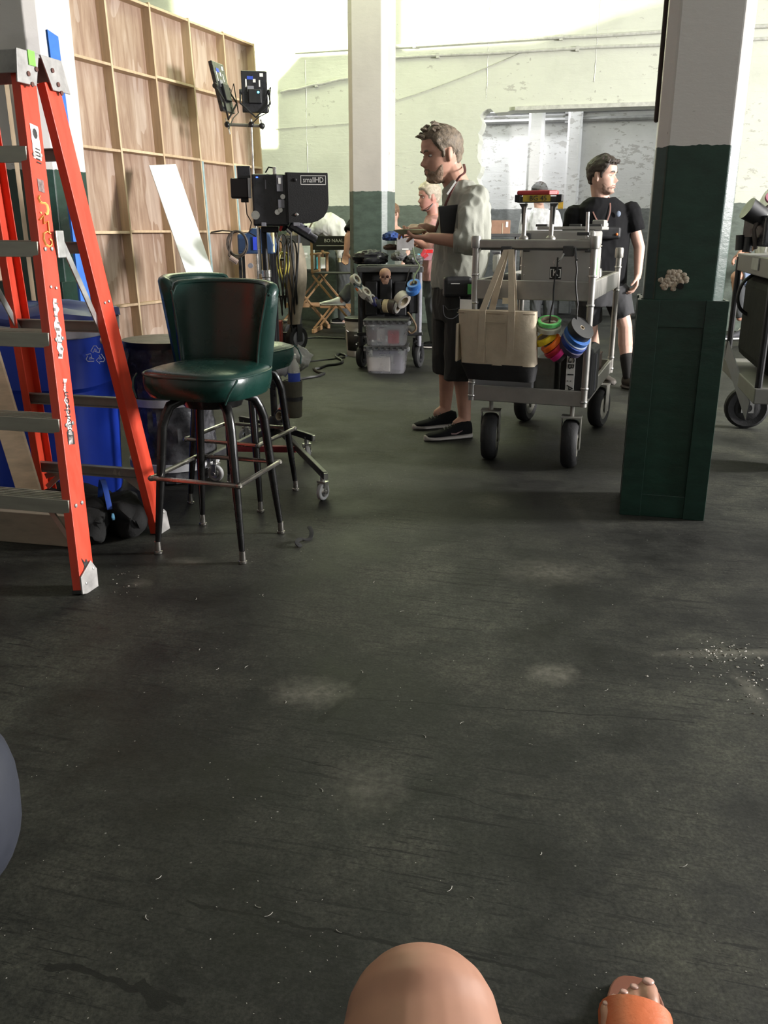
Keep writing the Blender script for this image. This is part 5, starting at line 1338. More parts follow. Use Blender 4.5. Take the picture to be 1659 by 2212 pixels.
lump('baseball_hat', 'blue cloth cap lying on the clutter of the black cart', 'hat', 848, 512, 8.25, (.085, .07, .045), mat('cap_blue', (.025, .06, .22), .8))
t = thing('grey_box', 'plain grey carton on the clutter of the black cart', 'box', P(875, 541, 8.2)); MB().box((0, 0, .055), (.155, .12, .105)).obj('body', mat('carton_grey', (.24, .23, .23), .7), t, smooth=0, bevel=.003); MB().box((0, -.061, .012), (.06, .003, .012)).obj('label', M_white, t, smooth=0)
lump('black_holdall', 'black crumpled holdall on the black cart beside the pillar', 'bag', 800, 558, 8.2, (.15, .12, .07), M_gear)
lump('grey_pouch', 'grey crumpled pouch under the grey carton on the cart', 'pouch', 862, 555, 8.1, (.07, .08, .045), mat('pouch_grey', (.10, .10, .10), .7))
lump('brown_cloth', 'brown rag lying below the blue cap on the cart', 'rag', 845, 535, 8.3, (.07, .06, .03), mat('rag_brown', (.10, .06, .045), .8))
lump('black_kit_bag', 'black kit bag under the grey carton, right end of the cart', 'bag', 893, 562, 8.1, (.085, .09, .05), M_dgrey)
t = thing('red_clip', 'red plastic clip on the cart beside the man', 'clip', P(915, 549, 8.3)); MB().bar((-.03, 0, -.03), (.015, 0, .04), .02, .03).obj('jaw', mat('clip_red', (.50, .04, .05), .5), t, smooth=0, bevel=.003); MB().bar((.0, 0, -.03), (.04, 0, .0), .02, .03).obj('handle', mat('clip_red', (.50, .04, .05), .5), t, smooth=0, bevel=.003)
t = thing('pink_box', 'pinkish carton standing behind the red clip on the cart', 'box', P(925, 562, 8.4)); MB().box((0, 0, .05), (.09, .08, .10)).obj('body', mat('carton_pink', (.40, .20, .24), .6), t, smooth=0, bevel=.003); MB().box((0, -.041, .08), (.08, .003, .03)).obj('label', M_redm, t, smooth=0)
t = thing('blue_ball', 'light blue plastic ball on the cart behind the cord', 'ball', P(904, 553, 8.25)); MB().ball((0, 0, 0), .022, 14).obj('ball', mat('ball_blue', (.10, .35, .5), .4), t)
tag(MB().tube(smoothp([ap(u_, v_, 7.85) for u_, v_ in ((880, 675), (885, 680), (897, 700), (898, 712), (888, 720), (882, 715))]), .018, 8, flat=.5).obj('canvas_strap', mat('strap_tan', (.22, .15, .09), .7), smooth=60), 'tan canvas strap hanging beside the clear bins', 'strap')
# bins and bucket in front
def tub(u0, u1, v0, v1, Y, label, z0, inside):
    a, b_ = P(u0, v1, Y), P(u1, v0, Y); wd = b_.x - a.x; h = b_.z - z0 if z0 == 0 else b_.z - z0
    t = thing('storage_tub', label, 'tub', ((a.x + b_.x) / 2, Y + .15, z0), -radians(6), 'clear tubs by the black cart')
    R = []
    for k, s in ((0, .86), (.06, .89), (.85, .97), (.9, 1.0), (1.0, 1.02)):
        rg = []
        for i in range(36):
            a_ = 2 * pi * i / 36; c_, s_ = cos(a_), sin(a_); e = 5.5
            rg.append(V((wd / 2 * s * abs(c_) ** (2 / e) * (1 if c_ >= 0 else -1), .155 * s * abs(s_) ** (2 / e) * (1 if s_ >= 0 else -1), h * k)))
        R.append(rg)
    MB().rings(R).obj('body', mat('tub_plastic', (.62, .61, .66), .3, var=.05, trans=.55, alpha=.62), t, smooth=40)
    lid = MB().box((0, 0, h + .006), (wd * 1.02, .32, .02)).obj('lid', M_dgrey, t, smooth=0, bevel=.005); MW[lid] = MW[t]
    for i in range(7): MB().box((-wd * .42 + i * wd * .14, -.163, h - .004), (wd * .055, .012, .026)).obj('lid_tooth', M_dgrey, lid, smooth=0, bevel=.002)
    for sx in (-1, 1): MB().box((sx * wd * .515, 0, h * .88), (.02, .12, .03)).obj('grip', mat('tub_grip', (.45, .45, .48), .4), t, smooth=0, bevel=.005)
    for c, d, col, nm in inside: MB().box((c[0] * wd, c[1], c[2] * h), (d[0] * wd, d[1], d[2] * h)).obj(nm, mat('in_%s' % nm, col, .6), t, smooth=0, bevel=.01)
    return h
h = tub(790, 882, 752, 806, 7.66, 'lower clear plastic tub with white sheets inside, under another tub', 0, (((-.15, -.06, .34), (.52, .12, .55), (.62, .58, .52), 'white_box'), ((-.05, .04, .8), (.6, .1, .25), (.10, .13, .25), 'blue_folder'), ((.28, -.05, .4), (.2, .12, .6), (.25, .23, .27), 'grey_bundle')))
tub(789, 884, 695, 753, 7.66, 'upper clear plastic tub with red and white packets, stacked on another', h + .018, (((.17, -.10, .36), (.25, .05, .55), (.60, .06, .07), 'red_packet'), ((-.12, -.08, .45), (.2, .05, .6), (.6, .58, .55), 'white_packet'), ((-.3, -.03, .4), (.16, .08, .4), (.3, .2, .18), 'brown_packet')))
bk = thing('plaster_bucket', 'white plastic bucket with black label and dark lid left of tubs', 'bucket', G(777, 772) + V((0, .15, 0)))
MB().lathe([(.125, 0), (.13, .01), (.146, .30), (.15, .30), (.152, .345), (.146, .35), (.12, .352)], 32).obj('body', mat('bucket_white', (.62, .61, .55), .5, var=.08), bk)
MB().lathe([(.155, .345), (.157, .375), (.15, .38), (.02, .38)], 32).obj('lid', M_gear, bk)
lab = MB(); R = []
vs = []; fs = []
for i in range(13):
    a_ = radians(-150 + 120 * i / 12)
    for z, r in ((.06, .137), (.25, .1455)): vs.append((r * cos(a_), r * sin(a_), z))
fs = [(2 * i, 2 * i + 2, 2 * i + 3, 2 * i + 1) for i in range(12)]
lb_ = lab.add(vs, fs).obj('label', M_black, bk); sol = lb_.modifiers.new('t', 'SOLIDIFY'); sol.thickness = .001
for z, wd in ((.215, .10), (.13, .07)): MB().box((.01, -.1495 + (.2 - z) * .06, z), (wd, .004, .012), Rz(radians(-5))).obj('label_print', M_white, bk, smooth=0)
MB().tube([(.15 * cos(a_), .15 * sin(a_) * .3 - .13, .3 - .08 * sin(a_)) for a_ in [pi * i / 10 for i in range(11)]], .003, 5).obj('bail_handle', M_steel, bk)

# ------------------------------------------------------------------ directors chairs
M_cwood = mat('chair_wood', (.30, .17, .08), .55, var=.2, scale=8, stretch=(1, 1, 4))
M_ccanv = mat('chair_canvas', (.018, .017, .016), .8, bump=.2)
def director(loc, rz, label, txt):
    t = thing('directors_chair', label, 'chair', loc, rz, None)
    SHt, AH, BT, w2, d2 = .72, .93, 1.13, .27, .20
    for y in (-d2, d2):
        for s in (-1, 1): MB().bar((s * w2, y, .06), (-s * w2, y, SHt - .03), .022, .04, (0, 1, 0)).obj('cross_leg', M_cwood, t, smooth=0, bevel=.003)
    for s in (-1, 1):
        MB().bar((s * w2, -d2 - .04, .03), (s * w2, d2 + .04, .03), .035, .05).obj('foot_bar', M_cwood, t, smooth=0, bevel=.004)
        MB().bar((s * w2, -d2, SHt), (s * w2, d2, SHt), .03, .04).obj('seat_rail', M_cwood, t, smooth=0, bevel=.004)
        for y in (-d2, d2): MB().bar((s * w2, y, SHt), (s * w2, y, AH if y < 0 else BT), .03, .03, (0, 1, 0)).obj('arm_post', M_cwood, t, smooth=0, bevel=.003)
        MB().bar((s * w2, -d2 - .05, AH), (s * w2, d2, AH), .05, .022).obj('armrest', M_cwood, t, smooth=0, bevel=.004)
    MB().bar((-w2, -d2, .30), (w2, -d2, .30), .02, .06).obj('footrest', M_cwood, t, smooth=0, bevel=.004)
    MB().box((0, 0, SHt - .01), (2 * w2, 2 * d2, .012)).obj('seat', M_ccanv, t, smooth=0, bevel=.004)
    bk_ = MB().box((0, d2, BT - .07), (2 * w2 + .03, .016, .16)).obj('backrest', M_ccanv, t, smooth=0, bevel=.004)
    MW[bk_] = MW[t]
    if txt:
        text(txt, .052, Tr(0, d2 - txt_off, BT - .05) @ Rx(pi / 2), M_white, bk_, 'back_lettering')
        MB().box((0.02, d2 - txt_off, BT - .105), (.42, .002, .016)).obj('back_lettering', mat('dim_lettering', (.35, .34, .32), .7), bk_, smooth=0)
    return t
txt_off = .0105
a_ = P(676, 690, 11.5); director((a_.x - .10, 11.52, 0), radians(12), 'tall wooden chair with black canvas, left of the two by the cables', None)
a_ = P(732, 690, 10.9)
ch2 = director((a_.x - .01, 10.98, 0), radians(172), 'tall wooden chair with lettered black canvas back beside the middle pillar', None)
b2 = [c for c in ch2.children if c.name.startswith('backrest')][0]
text('BO NAAL', .055, Tr(0, .2 + .0105, 1.085) @ Rz(pi) @ Rx(pi / 2), M_white, b2, 'back_lettering')
MB().box((0, .2105, 1.03), (.42, .002, .014)).obj('back_lettering', mat('dim_lettering', (.35, .34, .32), .7), b2, smooth=0)
# low folding table with pale boxes behind the chairs
t = thing('pale_carton', 'pale grey-green carton standing on the seat behind the tilted monitor', 'box', V((P(657, 556, 11.5).x, 11.5, .735))); MB().box((0, 0, .14), (.26, .2, .28)).obj('body', mat('carton_pale', (.35, .38, .33), .7), t, smooth=0, bevel=.004); MB().box((0, -.101, .17), (.1, .004, .06)).obj('label', M_white, t, smooth=0)
t = thing('cyan_carton', 'small cyan and white carton beside the pale carton', 'box', V((P(672, 540, 11.45).x + .1, 11.42, .74))); MB().box((0, 0, .07), (.06, .1, .14)).obj('body', mat('carton_cyan', (.06, .38, .45), .5), t, smooth=0, bevel=.002); MB().box((.05, 0, .07), (.05, .1, .13)).obj('side_panel', M_white, t, smooth=0, bevel=.002)
t = thing('clear_beaker', 'clear plastic beaker standing on chair arm beside middle pillar', 'cup', P(733, 548, 11.2)); MB().lathe([(.03, -.05), (.035, 0), (.075, .07), (.07, .07), (.03, .0)], 18).obj('bowl', M_clear, t); MB().lathe([(.02, -.1), (.02, -.05)], 12).obj('stem', mat('brass', (.45, .38, .22), .4, .6), t)
# cardboard box in the doorway
t = thing('cardboard_box', 'brown cardboard carton with white label behind the man, over cart handle', 'box', P(1079, 508, 8.6))
MB().box((0, 0, .07), (.175, .16, .125)).obj('carton', mat('cardboard', (.30, .17, .11), .75), t, smooth=0, bevel=.002)
MB().box((.055, -.082, .095), (.022, .003, .05)).obj('label', M_white, t, smooth=0); MB().box((.015, -.0815, .06), (.008, .002, .09)).obj('tape', mat('packing_tape', (.45, .38, .28), .3), t, smooth=0)
# table under it so the carton is held
tb2 = thing('trestle_table', 'dark trestle table carrying the cardboard carton behind the cart', 'table', (P(1079, 508, 8.6).x, 8.7, 0))
hz = P(1079, 508, 8.6).z
MB().box((0, 0, hz + .0), (.5, .5, .03)).obj('top', M_dgrey, tb2, smooth=0, bevel=.004)
for sx in (-1, 1):
    for sy in (-1, 1): MB().tube([(sx * .2, sy * .2, 0), (sx * .2, sy * .2, hz - .01)], .014, 8).obj('leg', M_gear, tb2)
# ------------------------------------------------------------------ cart cut by the right edge of the picture
rg = G(1605, 928); KC = V((2.17, 4.9, 0))
rcart = thing('equipment_cart', 'dark loaded cart with spoked black tyres cut off at the right edge', 'cart', KC, radians(-13))
def rp_(u, v, Y): return MW[rcart].inverted() @ P(u, v, Y)
caster(rcart, V((2.30, 5.46, .135)), .135, .075, radians(-12), .36, M_rubber, M_rubber, mat('fork_pale', (.36, .36, .35), .5, .3), 'tyre')
caster(rcart, V((2.10, 4.48, .135)), .135, .085, radians(66), .36, M_rubber, M_rubber, mat('fork_pale', (.36, .36, .35), .5, .3), 'tyre')
MB().box((.14, 0, .40), (.62, 1.15, .08)).obj('lower_tray', M_cdeck, rcart, smooth=0, bevel=.006)
MB().box((.14, 0, 1.02), (.60, 1.15, .10)).obj('upper_tray', mat('tray_grey', (.17, .165, .16), .5, .4), rcart, smooth=0, bevel=.006)
for y in (-.55, .55):
    for x in (-.15, .43): MB().tube([(x, y, .38), (x, y, 1.05)], .018, 10).obj('post', M_gear, rcart)
MB().box((.12, -.05, .72), (.50, .9, .48)).obj('hanging_bag', mat('black_nylon_dull', (.006, .006, .006), .9, bump=.3, bscale=50, spec=.2), rcart, smooth=0, bevel=.06, seg=3)['label'] = 'black cloth bag filling the cart'
MB().bar((-.19, .35, .52), (-.15, -.35, .28), .006, .11).obj('side_plate', M_greyp, rcart, smooth=0)
MB().box((-.165, -.1, 1.03), (.006, .2, .06)).obj('frosted_patch', mat('patch', (.3, .3, .29), .6), rcart, smooth=0)
pts = [rp_(u, v, 5.1) for u, v in ((1632, 590), (1606, 610), (1594, 640), (1600, 668), (1625, 682), (1645, 670))]
MB().tube(smoothp(pts), .010, 8).obj('hanging_hose', M_cable, rcart)
vc_ = thing('video_camera', 'dark camera body with leads on the cart at the right edge', 'camera', P(1640, 520, 5.0))
MB().box((.04, 0, .05), (.16, .3, .16)).obj('body', M_gear2, vc_, smooth=0, bevel=.012)
MB().lathe([(.05, 0), (.055, .04), (.06, .10), (.05, .10)], 20, Tr(-.02, -.05, .12) @ Ry(-pi / 2 + .5)).obj('lens', M_gear, vc_)
MB().tube([(-.04, -.06, -.04), (-.07, -.08, .06), (-.02, -.06, .16), (.05, -.04, .2)], .012, 8).obj('lead', mat('lead_brown', (.05, .04, .035), .6), vc_)
MB().tube([(-.06, 0, -.06), (-.06, 0, .02)], .026, 12).obj('grip', M_gear, vc_); MB().tube([(-.095, .02, -.05), (-.1, .02, .03)], .022, 12).obj('grip', M_gear, vc_)
MB().ring(.03, .018, .008, Tr(.0, -.08, .22) @ Rx(1.2), 16).obj('pink_ring', mat('ring_pink', (.45, .16, .22), .5), vc_)['label'] = 'pink ring on the lead'
MB().box((.075, -.16, -.04), (.05, .01, .10)).obj('screen', mat('screen_navy', (.03, .04, .12), .3), vc_, smooth=0, bevel=.003)
# blue-grey bag at the left edge near the camera
R = []
cbag = V((-.86, 1.36, 0))
for j in range(15):
    a1 = -pi / 2 + pi * j / 14
    R.append([V((.165 * abs(cos(a1)) ** .55 * cos(a_) * (1 + .02 * sin(3 * a_)), .20 * abs(cos(a1)) ** .55 * sin(a_), .165 + .165 * (abs(sin(a1)) ** .8) * (1 if a1 > 0 else -1))) for a_ in [2 * pi * i / 32 for i in range(32)]])
hold = thing('soft_holdall', 'smooth blue-grey holdall cut off by left edge near the camera', 'bag', cbag)
MB().rings(R).obj('body', mat('slate_cloth', (.016, .019, .030), .7, var=.08), hold, smooth=180)
MB().tube([(-.1, 0, .32), (-.06, 0, .37), (.0, 0, .37), (.04, 0, .32)], .012, 8).obj('handle', mat('slate_dark', (.03, .035, .05), .6), hold)
# ------------------------------------------------------------------ people
def interp(tab, z):
    if z <= tab[0][0]: return tab[0][1]
    for (a, p), (b_, q) in zip(tab, tab[1:]):
        if z <= b_:
            k = (z - a) / (b_ - a); k = k * k * (3 - 2 * k) * .5 + k * .5; return p + (q - p) * k
    return tab[-1][1]
HF = [(-.128, .040), (-.122, .070), (-.108, .088), (-.09, .086), (-.075, .091), (-.055, .092), (-.03, .088), (0, .084), (.02, .090), (.045, .092), (.07, .084), (.095, .058), (.112, .024), (.118, .002)]
HB = [(-.128, .0), (-.122, .010), (-.10, .030), (-.075, .055), (-.045, .084), (-.01, .100), (.03, .106), (.06, .100), (.085, .078), (.105, .045), (.118, .002)]
HWd = [(-.128, .018), (-.122, .030), (-.105, .045), (-.08, .057), (-.05, .066), (-.02, .072), (.02, .0755), (.05, .0745), (.08, .062), (.103, .038), (.118, .002)]
def gs(x, s): return math.exp(-(x / s) ** 2)
def head_pt(a, z, off=0.0):
    f, b_, wd = interp(HF, z), interp(HB, z), interp(HWd, z)
    c_, s_ = cos(a), sin(a)
    x = (f if c_ > 0 else b_) * abs(c_) ** .92 * (1 if c_ >= 0 else -1); y = wd * abs(s_) ** .85 * (1 if s_ >= 0 else -1)
    if c_ > 0:
        k = c_ ** .5
        d = .026 * gs(y, .0085) * (gs(z + .036, .014) + .55 * gs(z + .015, .018)) + .013 * gs(abs(y) - .012, .008) * gs(z + .040, .009)
        d += .007 * gs(z - .019, .009) * gs(abs(y) - .028, .026) - .013 * gs(abs(y) - .031, .015) * gs(z + .002, .011)
        d += .006 * gs(y, .020) * (gs(z + .066, .006) + gs(z + .079, .006)) - .004 * gs(y, .02) * gs(z + .0725, .003) - .004 * gs(y, .02) * gs(z + .092, .006)
        d += .007 * gs(y, .018) * gs(z + .112, .012) + .004 * gs(abs(y) - .042, .016) * gs(z + .028, .016)
        x += d * k
    if off:
        n = V((x / .092, y / .075, z / .118)); n.normalize(); return V((x, y, z)) + n * off
    return V((x, y, z))
def head_grid(M, s, offs=None, na=72, nz=56):
    R = []
    for j in range(nz + 1):
        k = j / nz; z = -.128 + .246 * (k - .06 * sin(2 * pi * k))
        R.append([M @ (head_pt(2 * pi * i / na, z, offs(2 * pi * i / na, z) if offs else 0) * s) for i in range(na)])
    return MB().rings(R)
def hmat(p, fwd, pitch=0, roll_=0):
    f = V(fwd).normalized(); l = V((-f.y, f.x, 0)).normalized(); u = f.cross(l)
    return (Tr(p) @ Matrix((f, l, u)).transposed().to_4x4()) @ Ry(pitch) @ Rx(roll_)
def wrapa(a): return (a + pi) % (2 * pi) - pi
def hair_off(length=.016, line=.055, fringe=0, curl=.008, sd=1, side=.0, back=-.075):
    def fn(a, z):
        a = wrapa(a); b_ = abs(a)
        if b_ < .75: lo = line - fringe * max(0, 1 - abs(a - .2) * 2)
        elif b_ < 1.25: lo = line - (line - side) * (b_ - .75) / .5
        elif b_ < 1.85: lo = side - .025 * (1 if b_ < 1.45 else -.4 if b_ < 1.75 else 1)
        else: lo = side + (back - side) * min(1, (b_ - 1.85) / .45)
        k = max(0, min(1, (z - lo) / .014)); p = V((cos(a) * 3, sin(a) * 3, z * 40 + sd))
        n = noise.noise(p) + .6 * noise.noise(p * 2.7)
        thick = length * (.55 + .6 * max(0, (z - .02) / .1))
        return -.004 + k * (.005 + thick + curl * n)
    return fn
def beard_off(th=.010, sd=4):
    def fn(a, z):
        a = wrapa(a); b_ = abs(a)
        hi = -.052 if b_ < .35 else (-.062 - .02 * (b_ - .35) if b_ < .8 else -.075 + .030 * min(1, (b_ - .8) / .4))
        lip = 1 if (b_ < .25 and -.083 < z < -.064) else 0
        k = max(0, min(1, (hi - z) / .012)) * max(0, min(1, (1.36 - b_) / .12)) * (0 if lip else 1)
        n = noise.noise(V((cos(a) * 6, sin(a) * 6, z * 60 + sd)))
        return -.004 + k * (.004 + th * (.6 + .4 * max(0, (-z - .07) / .05)) + .003 * n)
    return fn
def hand(mb, wrist, d, n, thumb, s=1.0, curl=(.5, .5, .5, .5), spread=.06, tc=.3):
    """fingers run along d, palm faces n, thumb on the side 'thumb' (unit vector across the palm)"""
    d, n = V(d).normalized(), V(n).normalized(); n = (n - d * n.dot(d)).normalized(); t = V(thumb); t = (t - d * t.dot(d) - n * t.dot(n)).normalized()
    W_ = V(wrist)
    lens = (.076, .084, .078, .060)
    for i in range(4):
        o = (.030 - .020 * i) * s; k0 = W_ + d * .012 * s + t * o * .6; k1 = W_ + d * (.092 - (.006 * abs(i - 1))) * s + t * o
        mb.caps(k0, k1, .0135 * s, .0118 * s, 10)
        p = k1; dirv = (d + t * spread * (1.2 - i)).normalized(); ax = dirv.cross(n).normalized(); c = curl[i]
        for j, (fr, r0, r1) in enumerate(((.44, .0105, .0095), (.32, .0095, .0088), (.24, .0088, .0072))):
            dirv = Matrix.Rotation(c * (.8 if j == 0 else 1.0), 3, ax) @ dirv
            q = p + dirv * lens[i] * fr * 1.05 * s; mb.caps(p, q, r0 * s, r1 * s, 10); p = q
    b0 = W_ + d * .022 * s + t * .022 * s + n * .006 * s; b1 = b0 + (d * .55 + t * .70 + n * .25).normalized() * .042 * s
    mb.caps(b0, b1, .0165 * s, .0125 * s, 10)
    d2 = (d * .85 + t * .40 + n * (.2 + tc)).normalized(); b2 = b1 + d2 * .032 * s; mb.caps(b1, b2, .0115 * s, .0105 * s, 10)
    d3 = (d * .9 + t * .15 + n * (.25 + 1.4 * tc)).normalized(); mb.caps(b2, b2 + d3 * .024 * s, .0105 * s, .0085 * s, 10)
    mb.caps(W_ - d * .01 * s, W_ + d * .02 * s, .024 * s, .026 * s, 12)
def loft(mb, rows, l, f, n=28, e=2.4):
    R = []
    for c, wd, dp in rows:
        R.append([V(c) + l * wd * abs(cos(a)) ** (2 / e) * (1 if cos(a) >= 0 else -1) + f * dp * abs(sin(a)) ** (2 / e) * (1 if sin(a) >= 0 else -1) for a in [2 * pi * i / n for i in range(n)]])
    return mb.rings(R)
def cone(mb, p, q, r0, r1, n=18):
    """tapered sleeve with a flat end at q"""
    p, q = V(p), V(q); m = frame(p, q - p); L = (q - p).length
    pr = [(r0 * .3, -r0 * .8), (r0 * .75, -r0 * .55), (r0, 0), (r0 + (r1 - r0) * .5, L * .5), (r1, L)]
    return mb.lathe(pr, n, m)
def shoe(parent, heel, d, L, up, sole, h=.075, label=None):
    d = V(d); d.z = 0; d.normalize(); l = V((-d.y, d.x, 0)); H = V(heel)
    def row(k, w_, z0, z1):
        c = H + d * L * k; return [c + l * w_ * cos(a) + V((0, 0, z0 + (z1 - z0) * (.5 + .5 * (sin(a) if sin(a) < 0 else sin(a) ** .8)))) for a in [2 * pi * i / 18 for i in range(18)]]
    u_ = MB().rings([row(k, w_, .018, z) for k, w_, z in ((-.01, .012, .07), (.02, .026, .10), (.1, .034, .108), (.22, .037, .104), (.34, .038, .092), (.5, .041, .074), (.68, .046, .058), (.84, .044, .048), (.95, .030, .040), (1.0, .012, .030))])
    s_ = MB().rings([row(k, w_, .0, z) for k, w_, z in ((-.02, .014, .028), (.02, .032, .030), (.2, .040, .026), (.5, .045, .024), (.72, .050, .024), (.88, .047, .028), (.98, .030, .034), (1.02, .010, .036))])
    o = u_.obj('shoe', up, parent, True, smooth=70); MW[o] = MW.get(parent, Matrix())
    if label: o['label'] = label
    s_.obj('sole', sole, o, True, smooth=70)
    lc = MB()
    for i in range(4): lc.tube([H + d * L * (.40 + .07 * i) + l * x * .022 + V((0, 0, (.096, .085, .076, .070)[i] + .006 - abs(x) * .012)) for x in (-1, -.4, .4, 1)], .0025, 5)
    lc.obj('lace', M_dgrey, o, True)['kind'] = 'stuff'
    return o
def face_bits(t, M, s, iris=(.10, .07, .05), brow=None, lips=True):
    for sd in (-1, 1):
        e = M @ (V((.0672, sd * .031, -.002)) * s)
        ev = MB().ball((0, 0, 0), (.0115 * s, .0125 * s, .0062 * s), 14, M @ Tr(V((.0685, sd * .031, -.0035)) * s)).obj('eye', mat('eye_white', (.62, .58, .54), .3), t, True, smooth=180); MW[ev] = MW[t]
        MB().ball(M @ (V((.0775, sd * .0325, -.0035)) * s), .0045 * s, 10).obj('iris', mat('iris', iris, .2), ev, True, smooth=180)
        if brow is not None:
            MB().tube([M @ (V((.092 - .010 * k * k, sd * (.014 + .034 * k), .017 + .005 * sin(pi * k))) * s) for k in (0, .35, .7, 1)], [.0035 * s, .005 * s, .0045 * s, .002 * s], 6).obj('eyebrow', brow, t, True)
    if lips:
        for z in (-.067, -.078): MB().tube([M @ (V((.0945 - .006 * abs(y) * abs(y) / .0004 * .4, y, z)) * s) for y in (-.021, -.010, 0, .010, .021)], [.001, .004 * s, .0042 * s, .004 * s, .001], 6).obj('lip', mat('lips', (.40, .17, .14), .5), t, True)
def add_head(mb, M, s, neck, nr=.056):
    g = head_grid(M, s); mb.add(g.v, g.f)
    for sd in (-1, 1):
        mb.ball((0, 0, 0), (.019 * s, .008 * s, .031 * s), 12, M @ Tr(-.012 * s, sd * .077 * s, -.012 * s) @ Rz(sd * .35) @ Ry(-.15))
        mb.ball((0, 0, 0), (.009 * s, .008 * s, .011 * s), 10, M @ Tr(-.004 * s, sd * .076 * s, -.036 * s))
    mb.caps(neck, M @ (V((-.025, 0, -.055)) * s), nr * 1.1 * s, nr * s, 18)

def skin(name, c): return mat(name, c, .5, var=.08, scale=18, spec=.35)
M_sk1 = skin('skin_tanned', (.50, .275, .20)); M_sk2 = skin('skin_pale', (.58, .36, .285))
M_hairb = mat('hair_sandy', (.15, .115, .08), .65, var=.5, scale=45, bump=.8, bscale=120)
M_beard = mat('beard_sandy', (.25, .165, .11), .7, var=.35, scale=60, bump=.8, bscale=160)
M_haird = mat('hair_dark', (.035, .024, .018), .55, var=.5, scale=45, bump=.8, bscale=120)
M_khaki = mat('shirt_grey_green', (.33, .335, .29), .85, var=.05, bump=.25, bscale=220)
M_short = mat('shorts_black', (.020, .020, .019), .85, var=.15, bump=.2)
M_tee = mat('tee_black', (.0055, .0055, .0065), .9, var=.15, spec=.2)
M_sole = mat('shoe_sole', (.40, .37, .34), .7, var=.15)

# ---- the man in the grey-green shirt
Y1 = 5.30
pf = V((-.97, -.24, 0)).normalized(); pL = V((-pf.y, pf.x, 0))
def q1(u, v, dy=0): return P(u, v, Y1 + dy)
man = thing('person', 'person in grey-green rolled sleeve shirt and dark shorts holding a plate, facing left', 'person', (.42, Y1, 0))
hp_ = q1(953, 330, -.02)
HM = hmat(hp_, (-.94, -.34, 0), radians(11)); hs = 1.17
b = MB()
nb = q1(992, 400)
add_head(b, HM, hs, nb + V((0, 0, -.03)), .058)
loft(b, [(q1(u, v), w_ - .02, d_ - .02) for u, v, w_, d_ in ((992, 402, .10, .08), (1000, 425, .15, .10), (1002, 480, .165, .13), (995, 560, .16, .135), (985, 640, .16, .12), (985, 690, .14, .10))], pL, pf)
shn, shf = q1(1010, 430) + pL * .150, q1(1002, 430) - pL * .150
eln, wrn = q1(1012, 524, -.30), q1(932, 514, -.22)
elf, wrf = q1(985, 520, .26), q1(918, 492, .02)
for a_, e_, w_ in ((shn, eln, wrn), (shf, elf, wrf)):
    b.caps(a_ + (e_ - a_) * .12, e_, .038, .040); b.caps(e_, w_, .043, .029)
hd = (q1(872, 510, -.16) - wrn).normalized()
hand(b, wrn, hd, (0, 0, 1), (pL * -.3 + V((0, 0, .9))) if False else -pL + V((0, 0, .15)), 1.08, (.35, .38, .42, .5), .05, .25)
hd2 = (q1(868, 492, .05) - wrf).normalized()
hand(b, wrf, hd2, V((.1, .35, -1)), pL + V((0, 0, .1)), 1.05, (.45, .5, .6, .7), .03, .4)
# legs
hipn, hipf = q1(992, 655) + pL * .09, q1(985, 655) - pL * .09
knn, knf = q1(992, 788, -.10), q1(962, 772, .16)
ann, anf = q1(1004, 905, -.10), q1(962, 882, .20)
for h_, k_, a_ in ((hipn, knn, ann), (hipf, knf, anf)):
    b.caps(h_, k_, .078, .056); b.caps(k_, k_ + (a_ - k_) * .35 - pf * .012, .054, .054); b.caps(k_ + (a_ - k_) * .3 - pf * .012, a_, .053, .036)
    b.caps(a_, a_ + pf * .05 + V((0, 0, -.03)), .036, .03)
fused(b, 'body', M_sk1, .005, man, 3)
g = head_grid(HM, hs, hair_off(.012, .066, 0, .006, 1, .0, -.07)); g.obj('hair', M_hairb, man, True, smooth=180)
g = head_grid(HM, hs, beard_off(.006)); g.obj('beard', M_beard, man, True, smooth=180)
tf = MB()
for i in range(16):
    a_ = random.uniform(-1.2, 1.2); p = HM @ (head_pt(a_, random.uniform(.07, .112), .022) * hs); q = p + (HM.to_3x3() @ V((random.uniform(.0, .03), random.uniform(-.015, .015), random.uniform(.002, .009))))
    tf.tube([p - (q - p) * .6, (p + q) / 2 + V((0, 0, .006)), q], [.010, .008, .002], 6)
tf.obj('hair_tufts', M_hairb, man, True)['kind'] = 'stuff'
face_bits(man, HM, hs, brow=M_hairb, lips=False)
# shirt
c_ = MB()
loft(c_, [(q1(u, v), w_, d_) for u, v, w_, d_ in ((993, 392, .085, .075), (996, 405, .12, .092), (1001, 420, .175, .108), (1005, 445, .195, .124), (1002, 485, .19, .147), (997, 535, .182, .153), (991, 585, .18, .150), (987, 610, .182, .142), (984, 622, .184, .130))], pL, pf, 36, 2.3)
c_.caps(shn - pL * .01, q1(1014, 475, -.25), .074, .072, 18); c_.caps(q1(1014, 475, -.25), eln + V((.015, 0, 0)), .072, .066, 18)
cone(c_, eln + V((.01, 0, 0)), eln + (wrn - eln) * .34, .068, .060)
c_.caps(shf, elf, .078, .066, 18); cone(c_, elf, elf + (wrf - elf) * .4, .064, .058)
shirt = fused(c_, 'shirt', M_khaki, .007, man, 2, .013, 9)
MW[shirt] = MW[man]
MB().tube([eln + (wrn - eln) * .33 + V((0, .060 * cos(k * pi / 8), .060 * sin(k * pi / 8))) for k in range(16)], .007, 6, closed=True).obj('cuff', M_khaki, shirt, True)
